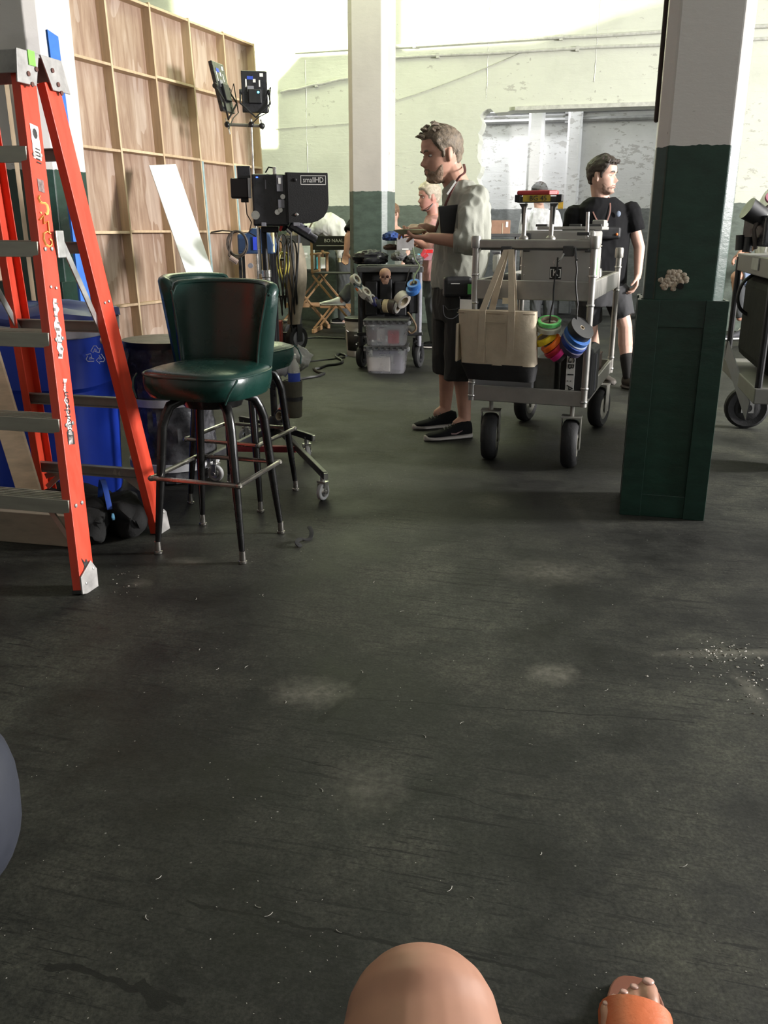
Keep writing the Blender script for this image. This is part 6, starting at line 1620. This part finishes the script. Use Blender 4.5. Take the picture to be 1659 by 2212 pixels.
# front tail of the shirt hanging lower
tl = MB()
for k in range(1):
    R = []
    for j in range(7):
        v = 560 + 11 * j; hw_ = .15 * (1 - (j / 7) ** 2 * .55); fo = .136 - .004 * j
        R.append([q1(986, v) + pL * hw_ * x + pf * (fo * (1 - .35 * x * x)) + pf * e for x, e in ((-1, 0), (-.5, 0), (0, 0), (.5, 0), (1, 0), (1, -.012), (.5, -.012), (0, -.012), (-.5, -.012), (-1, -.012))])
    tl.rings(R)
tl.obj('shirt_tail', M_khaki, shirt, True, smooth=60)
# shorts
c_ = MB()
loft(c_, [(q1(u, v), w_, d_) for u, v, w_, d_ in ((987, 590, .165, .125), (985, 625, .175, .130), (985, 660, .182, .135), (985, 690, .178, .125))], pL, pf, 30)
def legcloth(h, e, r0, r1): cone(c_, h, e, r0, r1, 20)
legcloth(hipn + V((0, 0, .02)), q1(990, 822, -.11), .118, .084)
legcloth(hipf + V((0, 0, .02)), q1(962, 803, .15), .116, .080)
sh_ = fused(c_, 'shorts', M_short, .007, man, 2, .010, 7); MW[sh_] = MW[man]
MB().tube([q1(960, 660, -.22), q1(968, 670, -.23), q1(985, 668, -.25), q1(1000, 662, -.24)], .003, 5).obj('pocket_seam', M_dgrey, sh_, True)
for hl, dd, L_ in (((1018, 928, -.11), pf, .30), ((985, 905, .20), pf, .29)):
    p = q1(*hl); p.z = 0
    shoe(man, p, dd + V((0, -.08, 0)), L_, M_tee, M_sole, label='black trainer with pale sole')
# swoosh-like pale mark on the near shoe is built as it looks
p = q1(1018, 928, -.11); p.z = 0
lside = V((-pf.y, pf.x, 0))
MB().tube([p + pf * .07 + lside * .043 + V((0, 0, .055)), p + pf * .11 + lside * .045 + V((0, 0, .038)), p + pf * .14 + lside * .048 + V((0, 0, .040)), p + pf * .15 + lside * .0485 + V((0, 0, .052))], [.002, .005, .006, .002], 6).obj('shoe_mark', mat('dull_pink', (.20, .12, .12), .6), man, True)
# lanyard
M_lan = mat('lanyard_maroon', (.14, .045, .04), .7)
MB().tube(smoothp([q1(1002, 355, .0), q1(1004, 372, -.12), q1(990, 385, -.17), q1(972, 420, -.17), q1(955, 460, -.13), q1(944, 488, -.08), q1(940, 500, -.04)]), .008, 6, flat=.4).obj('lanyard', M_lan, man, True)
MB().bar(q1(985, 392, -.185), q1(966, 420, -.185), .004, .010).obj('lanyard_print', M_white, man, True, smooth=0)
tb_ = thing('black_notebook', 'black notebook tucked under the arm of the man holding a plate', 'notebook', q1(974, 482, -.16))
MB().box((0, 0, 0), (.13, .030, .19), Rz(radians(10)) @ Ry(radians(-6))).obj('cover', M_gear, tb_, smooth=0, bevel=.004)
MB().box((-.064, -.0, 0), (.004, .022, .18), Rz(radians(10)) @ Ry(radians(-6))).obj('page_edge', mat('page_edge', (.30, .30, .22), .8), tb_, smooth=0)
wp = thing('waist_pouch', 'black pouch with green tape square on the belt of the man with the plate', 'pouch', q1(1000, 620, -.22))
MB().box((-.03, .01, 0), (.165, .06, .115), Rz(radians(8))).obj('pouch', M_gear, wp, smooth=0, bevel=.02, seg=3)
MB().box((.04, -.034, -.010), (.042, .006, .055), Rz(radians(8))).obj('green_tape', mat('green_label', (.06, .30, .07), .6), wp, smooth=0)
MB().box((-.05, -.024, .02), (.05, .004, .004), Rz(radians(8))).obj('zip_pull', M_white, wp, smooth=0)
MB().tube(smoothp([V((-.02, -.03, -.05)), V((-.01, -.035, -.12)), V((-.05, -.03, -.17)), V((-.10, -.02, -.16)), V((-.11, 0, -.10))]), .002, 5).obj('wire', M_greyp, wp)
plt = thing('paper_plate', 'pale paper plate with food held in the hands of the man', 'plate', q1(886, 505, -.13))
MB().lathe([(.0, 0), (.065, 0), (.088, .014), (.094, .016), (.094, .019), (.086, .017), (.064, .004), (.0, .004)], 28, Rx(radians(-4))).obj('plate', mat('plate_cream', (.58, .60, .38), .6), plt)
MB().prism([(-.05, -.04), (.03, -.05), (.06, .0), (.02, .05), (-.04, .03)], .016, Tr(0, 0, .004)).obj('food', mat('food_cream', (.50, .46, .30), .7, var=.3), plt, smooth=0, bevel=.006)

# ---- the young man in black
Y2 = 7.0
yf = V((.22, -.975, 0)).normalized(); yL = V((-yf.y, yf.x, 0))
def q2(u, v, dy=0): return P(u, v, Y2 + dy)
yg = thing('person', 'person with dark hair in black tee and shorts behind the camera cart, looking right', 'person', (q2(1305, 600).x, Y2, 0))
HM2 = hmat(q2(1302, 378), (.80, -.60, 0), radians(2)); hs2 = 1.10
b = MB(); nb = q2(1300, 428, .03)
add_head(b, HM2, hs2, nb + V((0, 0, -.04)), .056)
loft(b, [(q2(u, v), w_ - .02, d_ - .02) for u, v, w_, d_ in ((1300, 432, .12, .09), (1302, 455, .20, .12), (1303, 510, .185, .125), (1302, 580, .16, .115), (1300, 620, .17, .12), (1300, 660, .16, .11))], yL, yf)
sl, sr = q2(1360, 456), q2(1243, 462)
el_, wl_ = q2(1381, 535, -.02), q2(1378, 592, -.08)
er_, wr_ = q2(1232, 530, .02), q2(1248, 575, -.16)
for a_, e_, w_ in ((sl, el_, wl_), (sr, er_, wr_)):
    b.caps(a_, e_, .050, .042); b.caps(e_, w_, .043, .029)
hand(b, wl_, (-.12, -.15, -1), (-.9, .1, .05), yf, 1.05, (.5, .55, .6, .65), .02, .3)
hand(b, wr_, (.3, -.3, -.6), (.9, -.1, .05), yf, 1.0, (.4, .5, .5, .6), .02, .3)
hl_, hr_ = q2(1330, 640), q2(1272, 640)
kl_, kr_ = q2(1350, 706, -.05), q2(1276, 712, .12)
al_, ar_ = q2(1357, 812, -.08), q2(1290, 800, .30)
for h_, k_, a_ in ((hl_, kl_, al_), (hr_, kr_, ar_)):
    b.caps(h_, k_, .080, .056); b.caps(k_, k_ + (a_ - k_) * .35 - yf * .012, .055, .057); b.caps(k_ + (a_ - k_) * .3 - yf * .012, a_, .056, .037)
fused(b, 'body', M_sk2, .0055, yg, 3)
head_grid(HM2, hs2, hair_off(.016, .058, .0, .007, 8, .0, -.07)).obj('hair', M_haird, yg, True, smooth=180)
q_ = MB()
for i in range(9):
    a_ = -.9 + .2 * i; p = HM2 @ (head_pt(a_, .075, .018) * hs2); d_ = HM2.to_3x3() @ V((.012 + .008 * sin(i * 1.7), .006, .012 + .006 * cos(i * 2)))
    q_.tube([p - d_ * .4, p + d_ * .5, p + d_], [.016, .013, .003], 7)
q_.obj('quiff', M_haird, yg, True)['kind'] = 'stuff'
face_bits(yg, HM2, hs2, brow=M_haird)
head_grid(HM2, hs2, beard_off(.0015)).obj('stubble', mat('stubble', (.34, .21, .16), .7), yg, True, smooth=180)
c_ = MB()
loft(c_, [(q2(u, v), w_, d_) for u, v, w_, d_ in ((1300, 427, .10, .085), (1301, 437, .15, .10), (1302, 450, .20, .115), (1303, 475, .215, .132), (1303, 520, .20, .135), (1302, 575, .185, .130), (1301, 618, .188, .128))], yL, yf, 34, 2.4)
cone(c_, sl, sl + (el_ - sl) * .55, .082, .078); cone(c_, sr, sr + (er_ - sr) * .55, .082, .078)
tee = fused(c_, 'tee_shirt', M_tee, .007, yg, 2, .007, 8); MW[tee] = MW[yg]
MB().ball(q2(1336, 462, -.135), (.018, .006, .022), 10).obj('chest_print', mat('print_blue_grey', (.18, .22, .30), .7), tee, True)
c_ = MB()
loft(c_, [(q2(u, v), w_, d_) for u, v, w_, d_ in ((1300, 600, .175, .12), (1300, 630, .185, .13), (1300, 660, .18, .125))], yL, yf, 30)
legcloth = lambda h, e, r0, r1: cone(c_, h, e, r0, r1, 20)
legcloth(hl_ + V((0, 0, .02)), q2(1348, 686, -.05), .115, .088); legcloth(hr_ + V((0, 0, .02)), q2(1276, 694, .10), .115, .088)
fused(c_, 'shorts', mat('shorts_charcoal', (.035, .035, .038), .85), .008, yg, 2, .007, 7)
for k_, a_ in ((kl_, al_), (kr_, ar_)):
    o = MB().caps(k_ + (a_ - k_) * .62, a_, .056, .043, 16).obj('sock', M_dgrey if False else mat('sock_black', (.016, .015, .014), .9), yg, True, smooth=60)
for a_, dd in ((al_, (.5, -.85, 0)), (ar_, (.4, -.9, 0))):
    d_ = V(dd).normalized(); h_ = a_ - d_ * .05; h_.z = 0
    shoe(yg, h_, d_, .28, mat('shoe_brown_grey', (.05, .042, .035), .8), mat('sole_grey', (.10, .09, .08), .8))
MB().tube(smoothp([q2(1283, 420, .05), q2(1278, 440, -.08), q2(1284, 465, -.14), q2(1302, 490, -.15), q2(1316, 465, -.14), q2(1318, 440, -.1), q2(1312, 420, .03)]), .006, 6, flat=.4).obj('lanyard', mat('lanyard_brown', (.20, .10, .08), .7), yg, True)
bp = thing('chest_pack', 'black chest pack with white tag worn by the man in black tee', 'pack', q2(1300, 497, -.16))
MB().box((.03, 0, -.02), (.22, .07, .09)).obj('pouch', M_gear, bp, smooth=0, bevel=.02, seg=3)
MB().box((-.01, -.02, .035), (.10, .05, .025), Ry(radians(-6))).obj('white_tag', M_white, bp, smooth=0, bevel=.006)
MB().ball((.105, -.04, -.03), .010, 8).obj('orange_light', mat('orange_dot', (.8, .2, .05), .4), bp)

# ---- people farther back
def figure(label, Yb, head, hfwd, hsz, skinm, hairm, neck, torso, l, f, limbs, cloth, clothm, extra=None, vox=.009, hoff=None):
    def q(u, v, dy=0): return P(u, v, Yb + dy)
    t = thing('person', label, 'person', (q(*head[:2]).x, Yb, 0))
    b = MB(); M = hmat(q(*head), hfwd, radians(6))
    add_head(b, M, hsz, q(*neck) + V((0, 0, -.05)), .055)
    loft(b, [(q(u, v), w_ - .02, d_ - .02) for u, v, w_, d_ in torso], l, f)
    for ch in limbs:
        for (p0, r0), (p1, r1) in zip(ch, ch[1:]): b.caps(q(*p0), q(*p1), r0, r1)
        if len(ch) == 3 and ch[2][1] < .033:
            d_ = (q(*ch[2][0]) - q(*ch[1][0])).normalized(); hand(b, q(*ch[2][0]), d_, V((0, -.3, -1)) if abs(d_.z) < .8 else V((0, -1, 0)), V((0, -1, .2)) if abs(d_.z) < .8 else V((1, 0, 0)), 1.0, (.5, .5, .5, .5))
    fused(b, 'body', skinm, vox, t, 2)
    head_grid(M, hsz, hoff or hair_off(.016, .055, 0, .008, 3), 48, 36).obj('hair', hairm, t, True, smooth=180)
    face_bits(t, M, hsz, brow=hairm)
    for nm, mtl, rows, limbs2, hem in cloth:
        c_ = MB()
        if rows: loft(c_, [(q(u, v), w_, d_) for u, v, w_, d_ in rows], l, f, 30)
        for p0, r0, p1, r1 in limbs2: cone(c_, q(*p0), q(*p1), r0, r1)
        fused(c_, nm, mtl, .010, t, 2, .012, 9)
    return t, q, M
lx, fx = V((0, -1, 0)), V((-1, 0, 0))
M_pink = mat('top_rose', (.42, .22, .20), .8); M_jean = mat('jeans_grey', (.055, .058, .062), .85); M_denim = mat('denim_blue', (.19, .24, .36), .85)
M_wht = mat('shirt_white', (.66, .66, .62), .85, var=.04); M_hairg = mat('hair_grey_blond', (.42, .36, .28), .6, var=.3, scale=40)
# older person behind the man with the plate
t, q, M = figure('person with short grey hair in rose top, half hidden behind the man with plate', 9.5, (927, 424), (-.95, -.3, 0), 1.12, skin('skin_rosy', (.52, .26, .21)), M_hairg, (938, 462), ((938, 465, .10, .08), (940, 485, .19, .12), (940, 540, .18, .13), (940, 590, .17, .13), (940, 640, .17, .12)), lx, fx,
    [[((936, 487, -.18), .05), ((925, 535, -.24), .042), ((900, 520, -.2), .03)], [((940, 487, .18), .05), ((932, 535, .24), .042), ((905, 530, .16), .03)], [((938, 635, -.09), .085), ((938, 690, -.09), .06), ((942, 742, -.09), .04)], [((942, 635, .09), .085), ((944, 690, .09), .06), ((948, 742, .09), .04)]],
    [('top', M_pink, ((938, 466, .09, .08), (940, 478, .17, .11), (940, 505, .20, .135), (940, 560, .185, .14), (940, 606, .185, .14)), [((936, 485, -.18), .075, (930, 512, -.21), .07), ((940, 485, .18), .075, (936, 512, .21), .07)], 0),
     ('trousers', M_jean, ((940, 600, .17, .125), (940, 640, .175, .125)), [((938, 640, -.09), .10, (942, 738, -.09), .07), ((942, 640, .09), .10, (948, 738, .09), .07)], 0)], None)
for dy in (-.09, .09):
    p = q(948, 750, dy); p.z = 0; shoe(t, p + V((.08, 0, 0)), (-1, 0, 0), .27, M_tee, M_sole)
MB().tube(smoothp([q(935, 440, -.06), q(925, 452, -.08), q(915, 455, -.04)]), .006, 6).obj('headset_mic', M_gear, t, True)
# person in a tank top at the pillar's right edge, standing farther back
t, q, M = figure('person in grey tank top with bare shoulders, peeking out beside the middle pillar', 11.0, (846, 462), (-.5, -.85, 0), 1.0, M_sk2, mat('hair_brown', (.16, .09, .05), .6, var=.3, scale=40), (848, 487), ((848, 489, .10, .08), (850, 503, .17, .11), (850, 540, .16, .12), (850, 580, .15, .12), (850, 612, .17, .13)), V((1, -.1, 0)).normalized(), V((-.1, -1, 0)).normalized(),
    [[((872, 502), .045), ((880, 545, -.05), .038), ((868, 575, -.12), .028)], [((828, 502), .045), ((822, 545), .038), ((828, 580, -.06), .028)], [((862, 610), .085), ((864, 665, -.05), .058), ((864, 712), .038)], [((840, 610), .085), ((838, 665, -.05), .058), ((838, 712), .038)]],
    [('tank_top', mat('tank_grey', (.16, .17, .15), .85), ((850, 506, .15, .115), (850, 530, .175, .135), (850, 580, .165, .135), (850, 605, .17, .135)), [((861, 499), .03, (861, 512), .045), ((838, 499), .03, (838, 512), .045)], 0),
     ('trousers', M_jean, ((850, 598, .165, .13), (850, 620, .175, .13)), [((862, 615), .10, (864, 710), .065), ((840, 615), .10, (838, 710), .065)], 0)], None)
for u in (864, 838):
    p = q(u, 716); p.z = 0; shoe(t, p + V((0, .08, 0)), (0, -1, 0), .26, M_tee, M_sole)
# stooping person in white
lw, fw = V((.25, -.97, 0)).normalized(), V((-.6, -.1, -.78)).normalized()
t, q, M = figure('person in white shirt stooping with back arched, behind the tall canvas chairs', 12.1, (636, 520, -.1), (-.7, -.1, -.7), 1.0, M_sk2, M_hairb, (650, 500), ((655, 497, .11, .08), (668, 488, .19, .12), (695, 484, .19, .14), (722, 496, .18, .14), (738, 520, .17, .14), (742, 548, .17, .13)), lw, V((-.5, 0, -.86)).normalized(),
    [[((662, 497, -.18), .05), ((652, 540, -.2), .042), ((640, 565, -.15), .03)], [((662, 497, .18), .05), ((656, 540, .2), .042), ((640, 570, .2), .03)], [((742, 560, -.09), .09), ((738, 630, -.09), .06), ((742, 692, -.09), .04)], [((742, 560, .09), .09), ((738, 630, .09), .06), ((745, 692, .09), .04)]],
    [('shirt', M_wht, ((650, 500, .09, .09), (660, 493, .17, .12), (678, 485, .205, .15), (702, 484, .205, .165), (726, 498, .195, .165), (740, 522, .19, .16)), [((664, 495, -.18), .085, (656, 525, -.2), .075), ((664, 495, .18), .085, (658, 525, .2), .075)], 0),
     ('trousers', M_jean, ((738, 520, .18, .15), (742, 555, .18, .14)), [((742, 560, -.09), .105, (742, 690, -.09), .07), ((742, 560, .09), .105, (745, 690, .09), .07)], 0)], None)
for dy in (-.09, .09):
    p = q(748, 695, dy); p.z = 0; shoe(t, p + V((.06, 0, 0)), (-1, 0, 0), .27, M_tee, M_sole)
# walker in black half behind the pillar
t, q, M = figure('person in black walking half hidden left of middle pillar, white trainer raised', 10.45, (790, 425), (-.9, -.4, 0), 1.05, M_sk1, M_haird, (788, 462), ((788, 464, .10, .08), (785, 482, .17, .12), (783, 530, .17, .13), (784, 580, .16, .12), (785, 615, .17, .12)), lx, fx,
    [[((770, 482, -.18), .05), ((752, 512, -.26), .042), ((748, 545, -.3), .03)], [((792, 482, .18), .05), ((790, 530, .22), .042), ((775, 560, .2), .03)], [((782, 610, -.09), .09), ((760, 625, -.10), .062), ((738, 648, -.12), .042)], [((790, 610, .09), .09), ((792, 670, .09), .06), ((800, 722, .09), .04)]],
    [('tee_shirt', M_tee, ((788, 464, .09, .08), (785, 474, .16, .11), (783, 500, .20, .14), (783, 560, .18, .14), (784, 606, .18, .13)), [((772, 480, -.17), .09, (757, 503, -.24), .085), ((792, 480, .18), .08, (791, 505, .21), .075)], 0),
     ('trousers', M_jean, ((784, 596, .175, .13), (785, 625, .175, .125)), [((783, 612, -.09), .105, (758, 628, -.10), .082), ((762, 622, -.10), .08, (740, 646, -.12), .068), ((790, 620, .09), .105, (800, 720, .09), .07)], 0)], None)
sh_ = shoe(t, V((0, 0, 0)), (-1, 0, 0), .29, mat('trainer_white', (.66, .66, .66), .6), mat('trainer_white', (.66, .66, .66), .6), label='white trainer lifted off the floor')
p = q(746, 660, -.12); sh_.location = p - MW[t].translation + MW[t].translation * 0
sh_.location = MW[t].inverted() @ p - MW[t].inverted() @ V((0, 0, 0)); sh_.rotation_euler = (0, radians(0), 0)
p = q(800, 735, .09); p.z = 0; shoe(t, p + V((.08, 0, 0)), (-1, 0, 0), .28, M_tee, M_sole)
# capped person in the doorway
t, q, M = figure('person in white with grey cap standing in the doorway behind yoke', 12.3, (1165, 418), (.4, -.9, 0), 1.1, M_sk2, M_haird, (1167, 450), ((1167, 452, .11, .09), (1168, 466, .19, .12), (1169, 510, .18, .13), (1170, 550, .17, .12), (1170, 580, .17, .12)), V((1, .1, 0)).normalized(), V((.1, -1, 0)).normalized(),
    [[((1196, 467), .05), ((1206, 515), .042), ((1208, 545, -.05), .03)], [((1140, 467), .05), ((1132, 515), .042), ((1134, 548, -.05), .03)], [((1182, 580), .085), ((1184, 640), .058), ((1185, 688), .04)], [((1158, 580), .085), ((1157, 640), .058), ((1157, 688), .04)]],
    [('shirt', mat('shirt_pale', (.60, .60, .62), .85), ((1167, 450, .10, .09), (1168, 460, .17, .12), (1169, 490, .225, .16), (1170, 540, .235, .17), (1170, 575, .24, .17)), [((1196, 466), .09, (1206, 512), .085), ((1140, 466), .09, (1132, 512), .085)], 0),
     ('trousers', M_jean, ((1170, 560, .18, .13), (1170, 590, .18, .13)), [((1182, 585), .105, (1185, 686), .07), ((1158, 585), .105, (1157, 686), .07)], 0)], None, .010)
for u in (1185, 1157):
    p = q(u, 690); p.z = 0; shoe(t, p + V((0, .08, 0)), (.2, -1, 0), .27, M_tee, M_sole)
g = head_grid(M, 1.1, lambda a, z: -.004 + max(0, min(1, (z - .035) / .012)) * .022, 48, 36); cp_ = g.obj('cap', mat('cap_grey', (.10, .10, .10), .8), t, True, smooth=180)
MW[cp_] = MW[t]
MB().prism([(.06, -.07), (.12, -.07), (.165, -.035), (.175, 0), (.165, .035), (.12, .07), (.06, .07)], .008, M @ Tr(0, 0, .045)).obj('brim', mat('brim_red', (.16, .035, .035), .8), cp_, True, smooth=0, bevel=.003)
# seated person at the far right
t, q, M = figure('person in white tee and blue shorts sitting behind the cart at right edge', 10.3, (1690, 362), (-.9, -.4, 0), 1.05, M_sk1, M_haird, (1684, 402), ((1684, 404, .11, .09), (1676, 425, .19, .12), (1672, 490, .18, .14), (1674, 550, .17, .14), (1678, 595, .18, .14)), lx, fx,
    [[((1668, 428, -.18), .05), ((1650, 500, -.24), .042), ((1600, 545, -.2), .031)], [((1672, 428, .18), .05), ((1660, 500, .22), .042), ((1612, 548, .1), .031)], [((1670, 590, -.10), .088), ((1592, 598, -.14), .068), ((1598, 686, -.14), .04)], [((1674, 590, .10), .088), ((1602, 602, .12), .066), ((1612, 690, .12), .04)]],
    [('tee_shirt', M_wht, ((1684, 404, .10, .09), (1678, 415, .17, .115), (1668, 450, .205, .15), (1664, 510, .20, .17), (1670, 575, .19, .16)), [((1666, 428, -.18), .09, (1652, 480, -.23), .085), ((1672, 428, .18), .085, (1664, 470, .2), .08)], 0),
     ('shorts', M_denim, ((1674, 565, .18, .15), (1678, 605, .185, .15)), [((1672, 592, -.10), .11, (1600, 598, -.14), .10), ((1674, 592, .10), .11, (1610, 602, .12), .098)], 0),
     ('trousers', M_jean, (), [((1594, 606, -.14), .07, (1600, 684, -.14), .068), ((1604, 608, .12), .07, (1613, 688, .12), .066)], 0)], None)
for u, v, dy in ((1604, 694, -.14), (1620, 697, .12)):
    p = q(u, v, dy); p.z = .005; shoe(t, p + V((.04, 0, 0)), (-1, -.15, 0), .29, mat('shoe_dark', (.05, .05, .06), .7), mat('trainer_white', (.66, .66, .66), .6))
fc = thing('folding_chair', 'grey metal folding chair under the seated person at the far right', 'chair', (q(1674, 600).x, 10.3, 0))
zz = q(1674, 628).z; ff = [c for c in ()]
MB().box((0, 0, zz), (.42, .42, .03)).obj('seat', M_dgrey, fc, smooth=0, bevel=.01)
for s in (-1, 1):
    MB().tube([(-.30, s * .22, .012), (.20, s * .22, zz + .04)], .011, 8).obj('leg', M_alu, fc); MB().tube([(.24, s * .22, .012), (-.18, s * .22, zz), (.30, s * .22, zz + .42)][:2], .011, 8).obj('leg', M_alu, fc)
    MB().tube([(.18, s * .22, zz), (.30, s * .22, zz + .42)], .011, 8).obj('back_post', M_alu, fc)
MB().box((.28, 0, zz + .36), (.02, .44, .14)).obj('backrest', M_dgrey, fc, smooth=0, bevel=.008)
MB().tube([(-.27, -.22, .06), (-.27, .22, .06)], .009, 8).obj('stretcher', M_alu, fc)

# ---- the seated photographer: only the legs come into the picture
ph = thing('person', 'bare knee and sandalled foot of a seated person at bottom of the picture', 'person', (0, .3, 0))
M_leg = skin('skin_leg', (.37, .19, .128))
b = MB()
kn = P(912, 2172, .60); kn2 = V((.30, .47, .43))
hipL, hipR = V((.10, .08, kn.z - .06)), V((-.07, .13, .46))
anL = V((kn.x - .01, kn.y + .0, .10)); ftR = G(1352, 2150, .05); tipR = G(1368, 2121, .03); anR = V((tipR.x - .045, tipR.y - .235, .10))
b.caps(hipL, kn + V((0, -.10, -.050)), .104, .104, 28); b.caps(kn + V((0, -.10, -.050)), kn + V((0, -.008, -.018)), .104, .070, 28)
b.caps(kn + V((0, -.02, -.03)), anL + (kn - anL) * .6 + V((0, -.035, 0)), .056, .058, 20); b.caps(anL + (kn - anL) * .62 + V((0, -.035, 0)), anL, .058, .036, 20)
b.caps(hipR, kn2, .085, .06, 24); b.caps(kn2, anR + (kn2 - anR) * .6 + V((0, -.03, 0)), .057, .058, 20); b.caps(anR + (kn2 - anR) * .6 + V((0, -.03, 0)), anR, .056, .037, 20)
b.caps(hipL, hipR, .10, .10, 20); b.caps((hipL + hipR) / 2 + V((0, -.06, .02)), (hipL + hipR) / 2 + V((0, -.12, .24)), .12, .115, 20)
def foot(an, tip, side):
    d = V((tip.x - an.x, tip.y - an.y, 0)).normalized(); l = V((-d.y, d.x, 0)) * side   # l points to the big toe
    z = .03
    heel = V((an.x, an.y, .045)) - d * .03
    b.caps(an, heel, .037, .036, 14)
    base = V((tip.x, tip.y, z)) - d * .088 - l * .010
    for k, o in enumerate((.027, .008, -.007, -.020, -.032)):
        q0 = V((an.x, an.y, .062)) + d * .03 + l * o * .4; q1_ = base + l * o * 1.15 + d * (.012 - .006 * k)
        b.caps(q0, q1_, .032 - .002 * k, .0155 - .001 * k, 12)
        tl_ = (.060, .056, .050, .044, .036)[k]; r_ = (.0165, .0125, .0115, .0108, .0100)[k]
        mid = q1_ + d * tl_ * .55 + V((0, 0, .006)); end = q1_ + d * tl_ + V((0, 0, .002))
        b.caps(q1_, mid, r_ * 1.05, r_, 12); b.caps(mid, end, r_, r_ * 1.02, 12)
        toes.append((end, d, l, r_, side))
toes = []
foot(anR, tipR, -1); tipL = V((anL.x - .02, anL.y + .20, .03)); foot(anL, tipL, 1)
fused(b, 'body', M_leg, .0042, ph, 4)
M_nail = mat('toe_nail', (.50, .31, .26), .3, var=.05)
for e, d, l, r_, s in toes:
    MB().ball((0, 0, 0), (r_ * .62, r_ * .72, r_ * .22), 10, frame(e + V((0, 0, r_ * .84)) + d * r_ * .35, V((0, 0, 1)) + d * .35, l)).obj('toe_nail', M_nail, ph, True, smooth=180)
M_sand = mat('sandal_orange', (.50, .115, .035), .5, var=.12, bump=.3); M_foot = mat('sandal_sole', (.20, .06, .03), .6, var=.15)
for tip, an, s in ((tipR, anR, -1), (tipL, anL, 1)):
    d = V((tip.x - an.x, tip.y - an.y, 0)).normalized(); l = V((-d.y, d.x, 0)) * s; c = V((an.x, an.y, 0)) - d * .075; L_ = (V((tip.x, tip.y, 0)) - c).length + .030
    out = []
    for k in range(36):
        a = 2 * pi * k / 36; ca, sa = cos(a), sin(a); x = .5 + .5 * abs(ca) ** .7 * (1 if ca >= 0 else -1)
        out.append((x * L_, abs(sa) ** .7 * (1 if sa >= 0 else -1) * (.036 + .020 * x) + .004 * x))
    m_ = Matrix((d, l, V((0, 0, 1)) * s)).transposed().to_4x4(); m_.translation = c
    MB().prism(out, .014 * s if s > 0 else -.014, m_).obj('sandal_sole', M_foot, ph, True, smooth=0, bevel=.003)
    # one broad strap over the foot
    cc = V((tip.x, tip.y, 0)) - d * .092
    R = []
    for k in range(15):
        a = pi * k / 14; r1 = .055; q_ = cc + l * r1 * cos(a) * .96 + V((0, 0, .008 + .060 * sin(a) ** .75)) + d * (-.004 * cos(a))
        nrm = (l * cos(a) + V((0, 0, sin(a)))).normalized(); wf = .040
        R.append([q_ - d * wf, q_ + d * wf + V((0, 0, -.016 * sin(a))), q_ + d * wf + nrm * .004 + V((0, 0, -.016 * sin(a))), q_ - d * wf + nrm * .004])
    MB().rings(R).obj('sandal_strap', M_sand, ph, True, smooth=50)
c_ = MB()
loft(c_, [((hipL + hipR) / 2 + V((0, -.13, .26)), .15, .10), ((hipL + hipR) / 2 + V((0, -.10, .12)), .16, .12), ((hipL + hipR) / 2 + V((0, -.05, -.02)), .18, .13)], V((1, 0, 0)), V((0, 1, 0)), 24)
cone(c_, hipL, hipL + (kn - hipL) * .45, .105, .098); cone(c_, hipR, hipR + (kn2 - hipR) * .45, .105, .098)
fused(c_, 'shorts', M_denim, .008, ph, 2, .005, 8)
# the chair carrying the photographer
sc2 = thing('seat_box', 'dark wooden box used as a seat by the photographer, below the picture', 'box', (.03, .08, 0))
MB().box((0, 0, .19), (.46, .42, .36)).obj('body', M_dgrey, sc2, smooth=0, bevel=.01); MB().box((0, 0, .385), (.48, .44, .03)).obj('lid', M_gear, sc2, smooth=0, bevel=.008)
bpy.data.scenes.remove(_tmp)
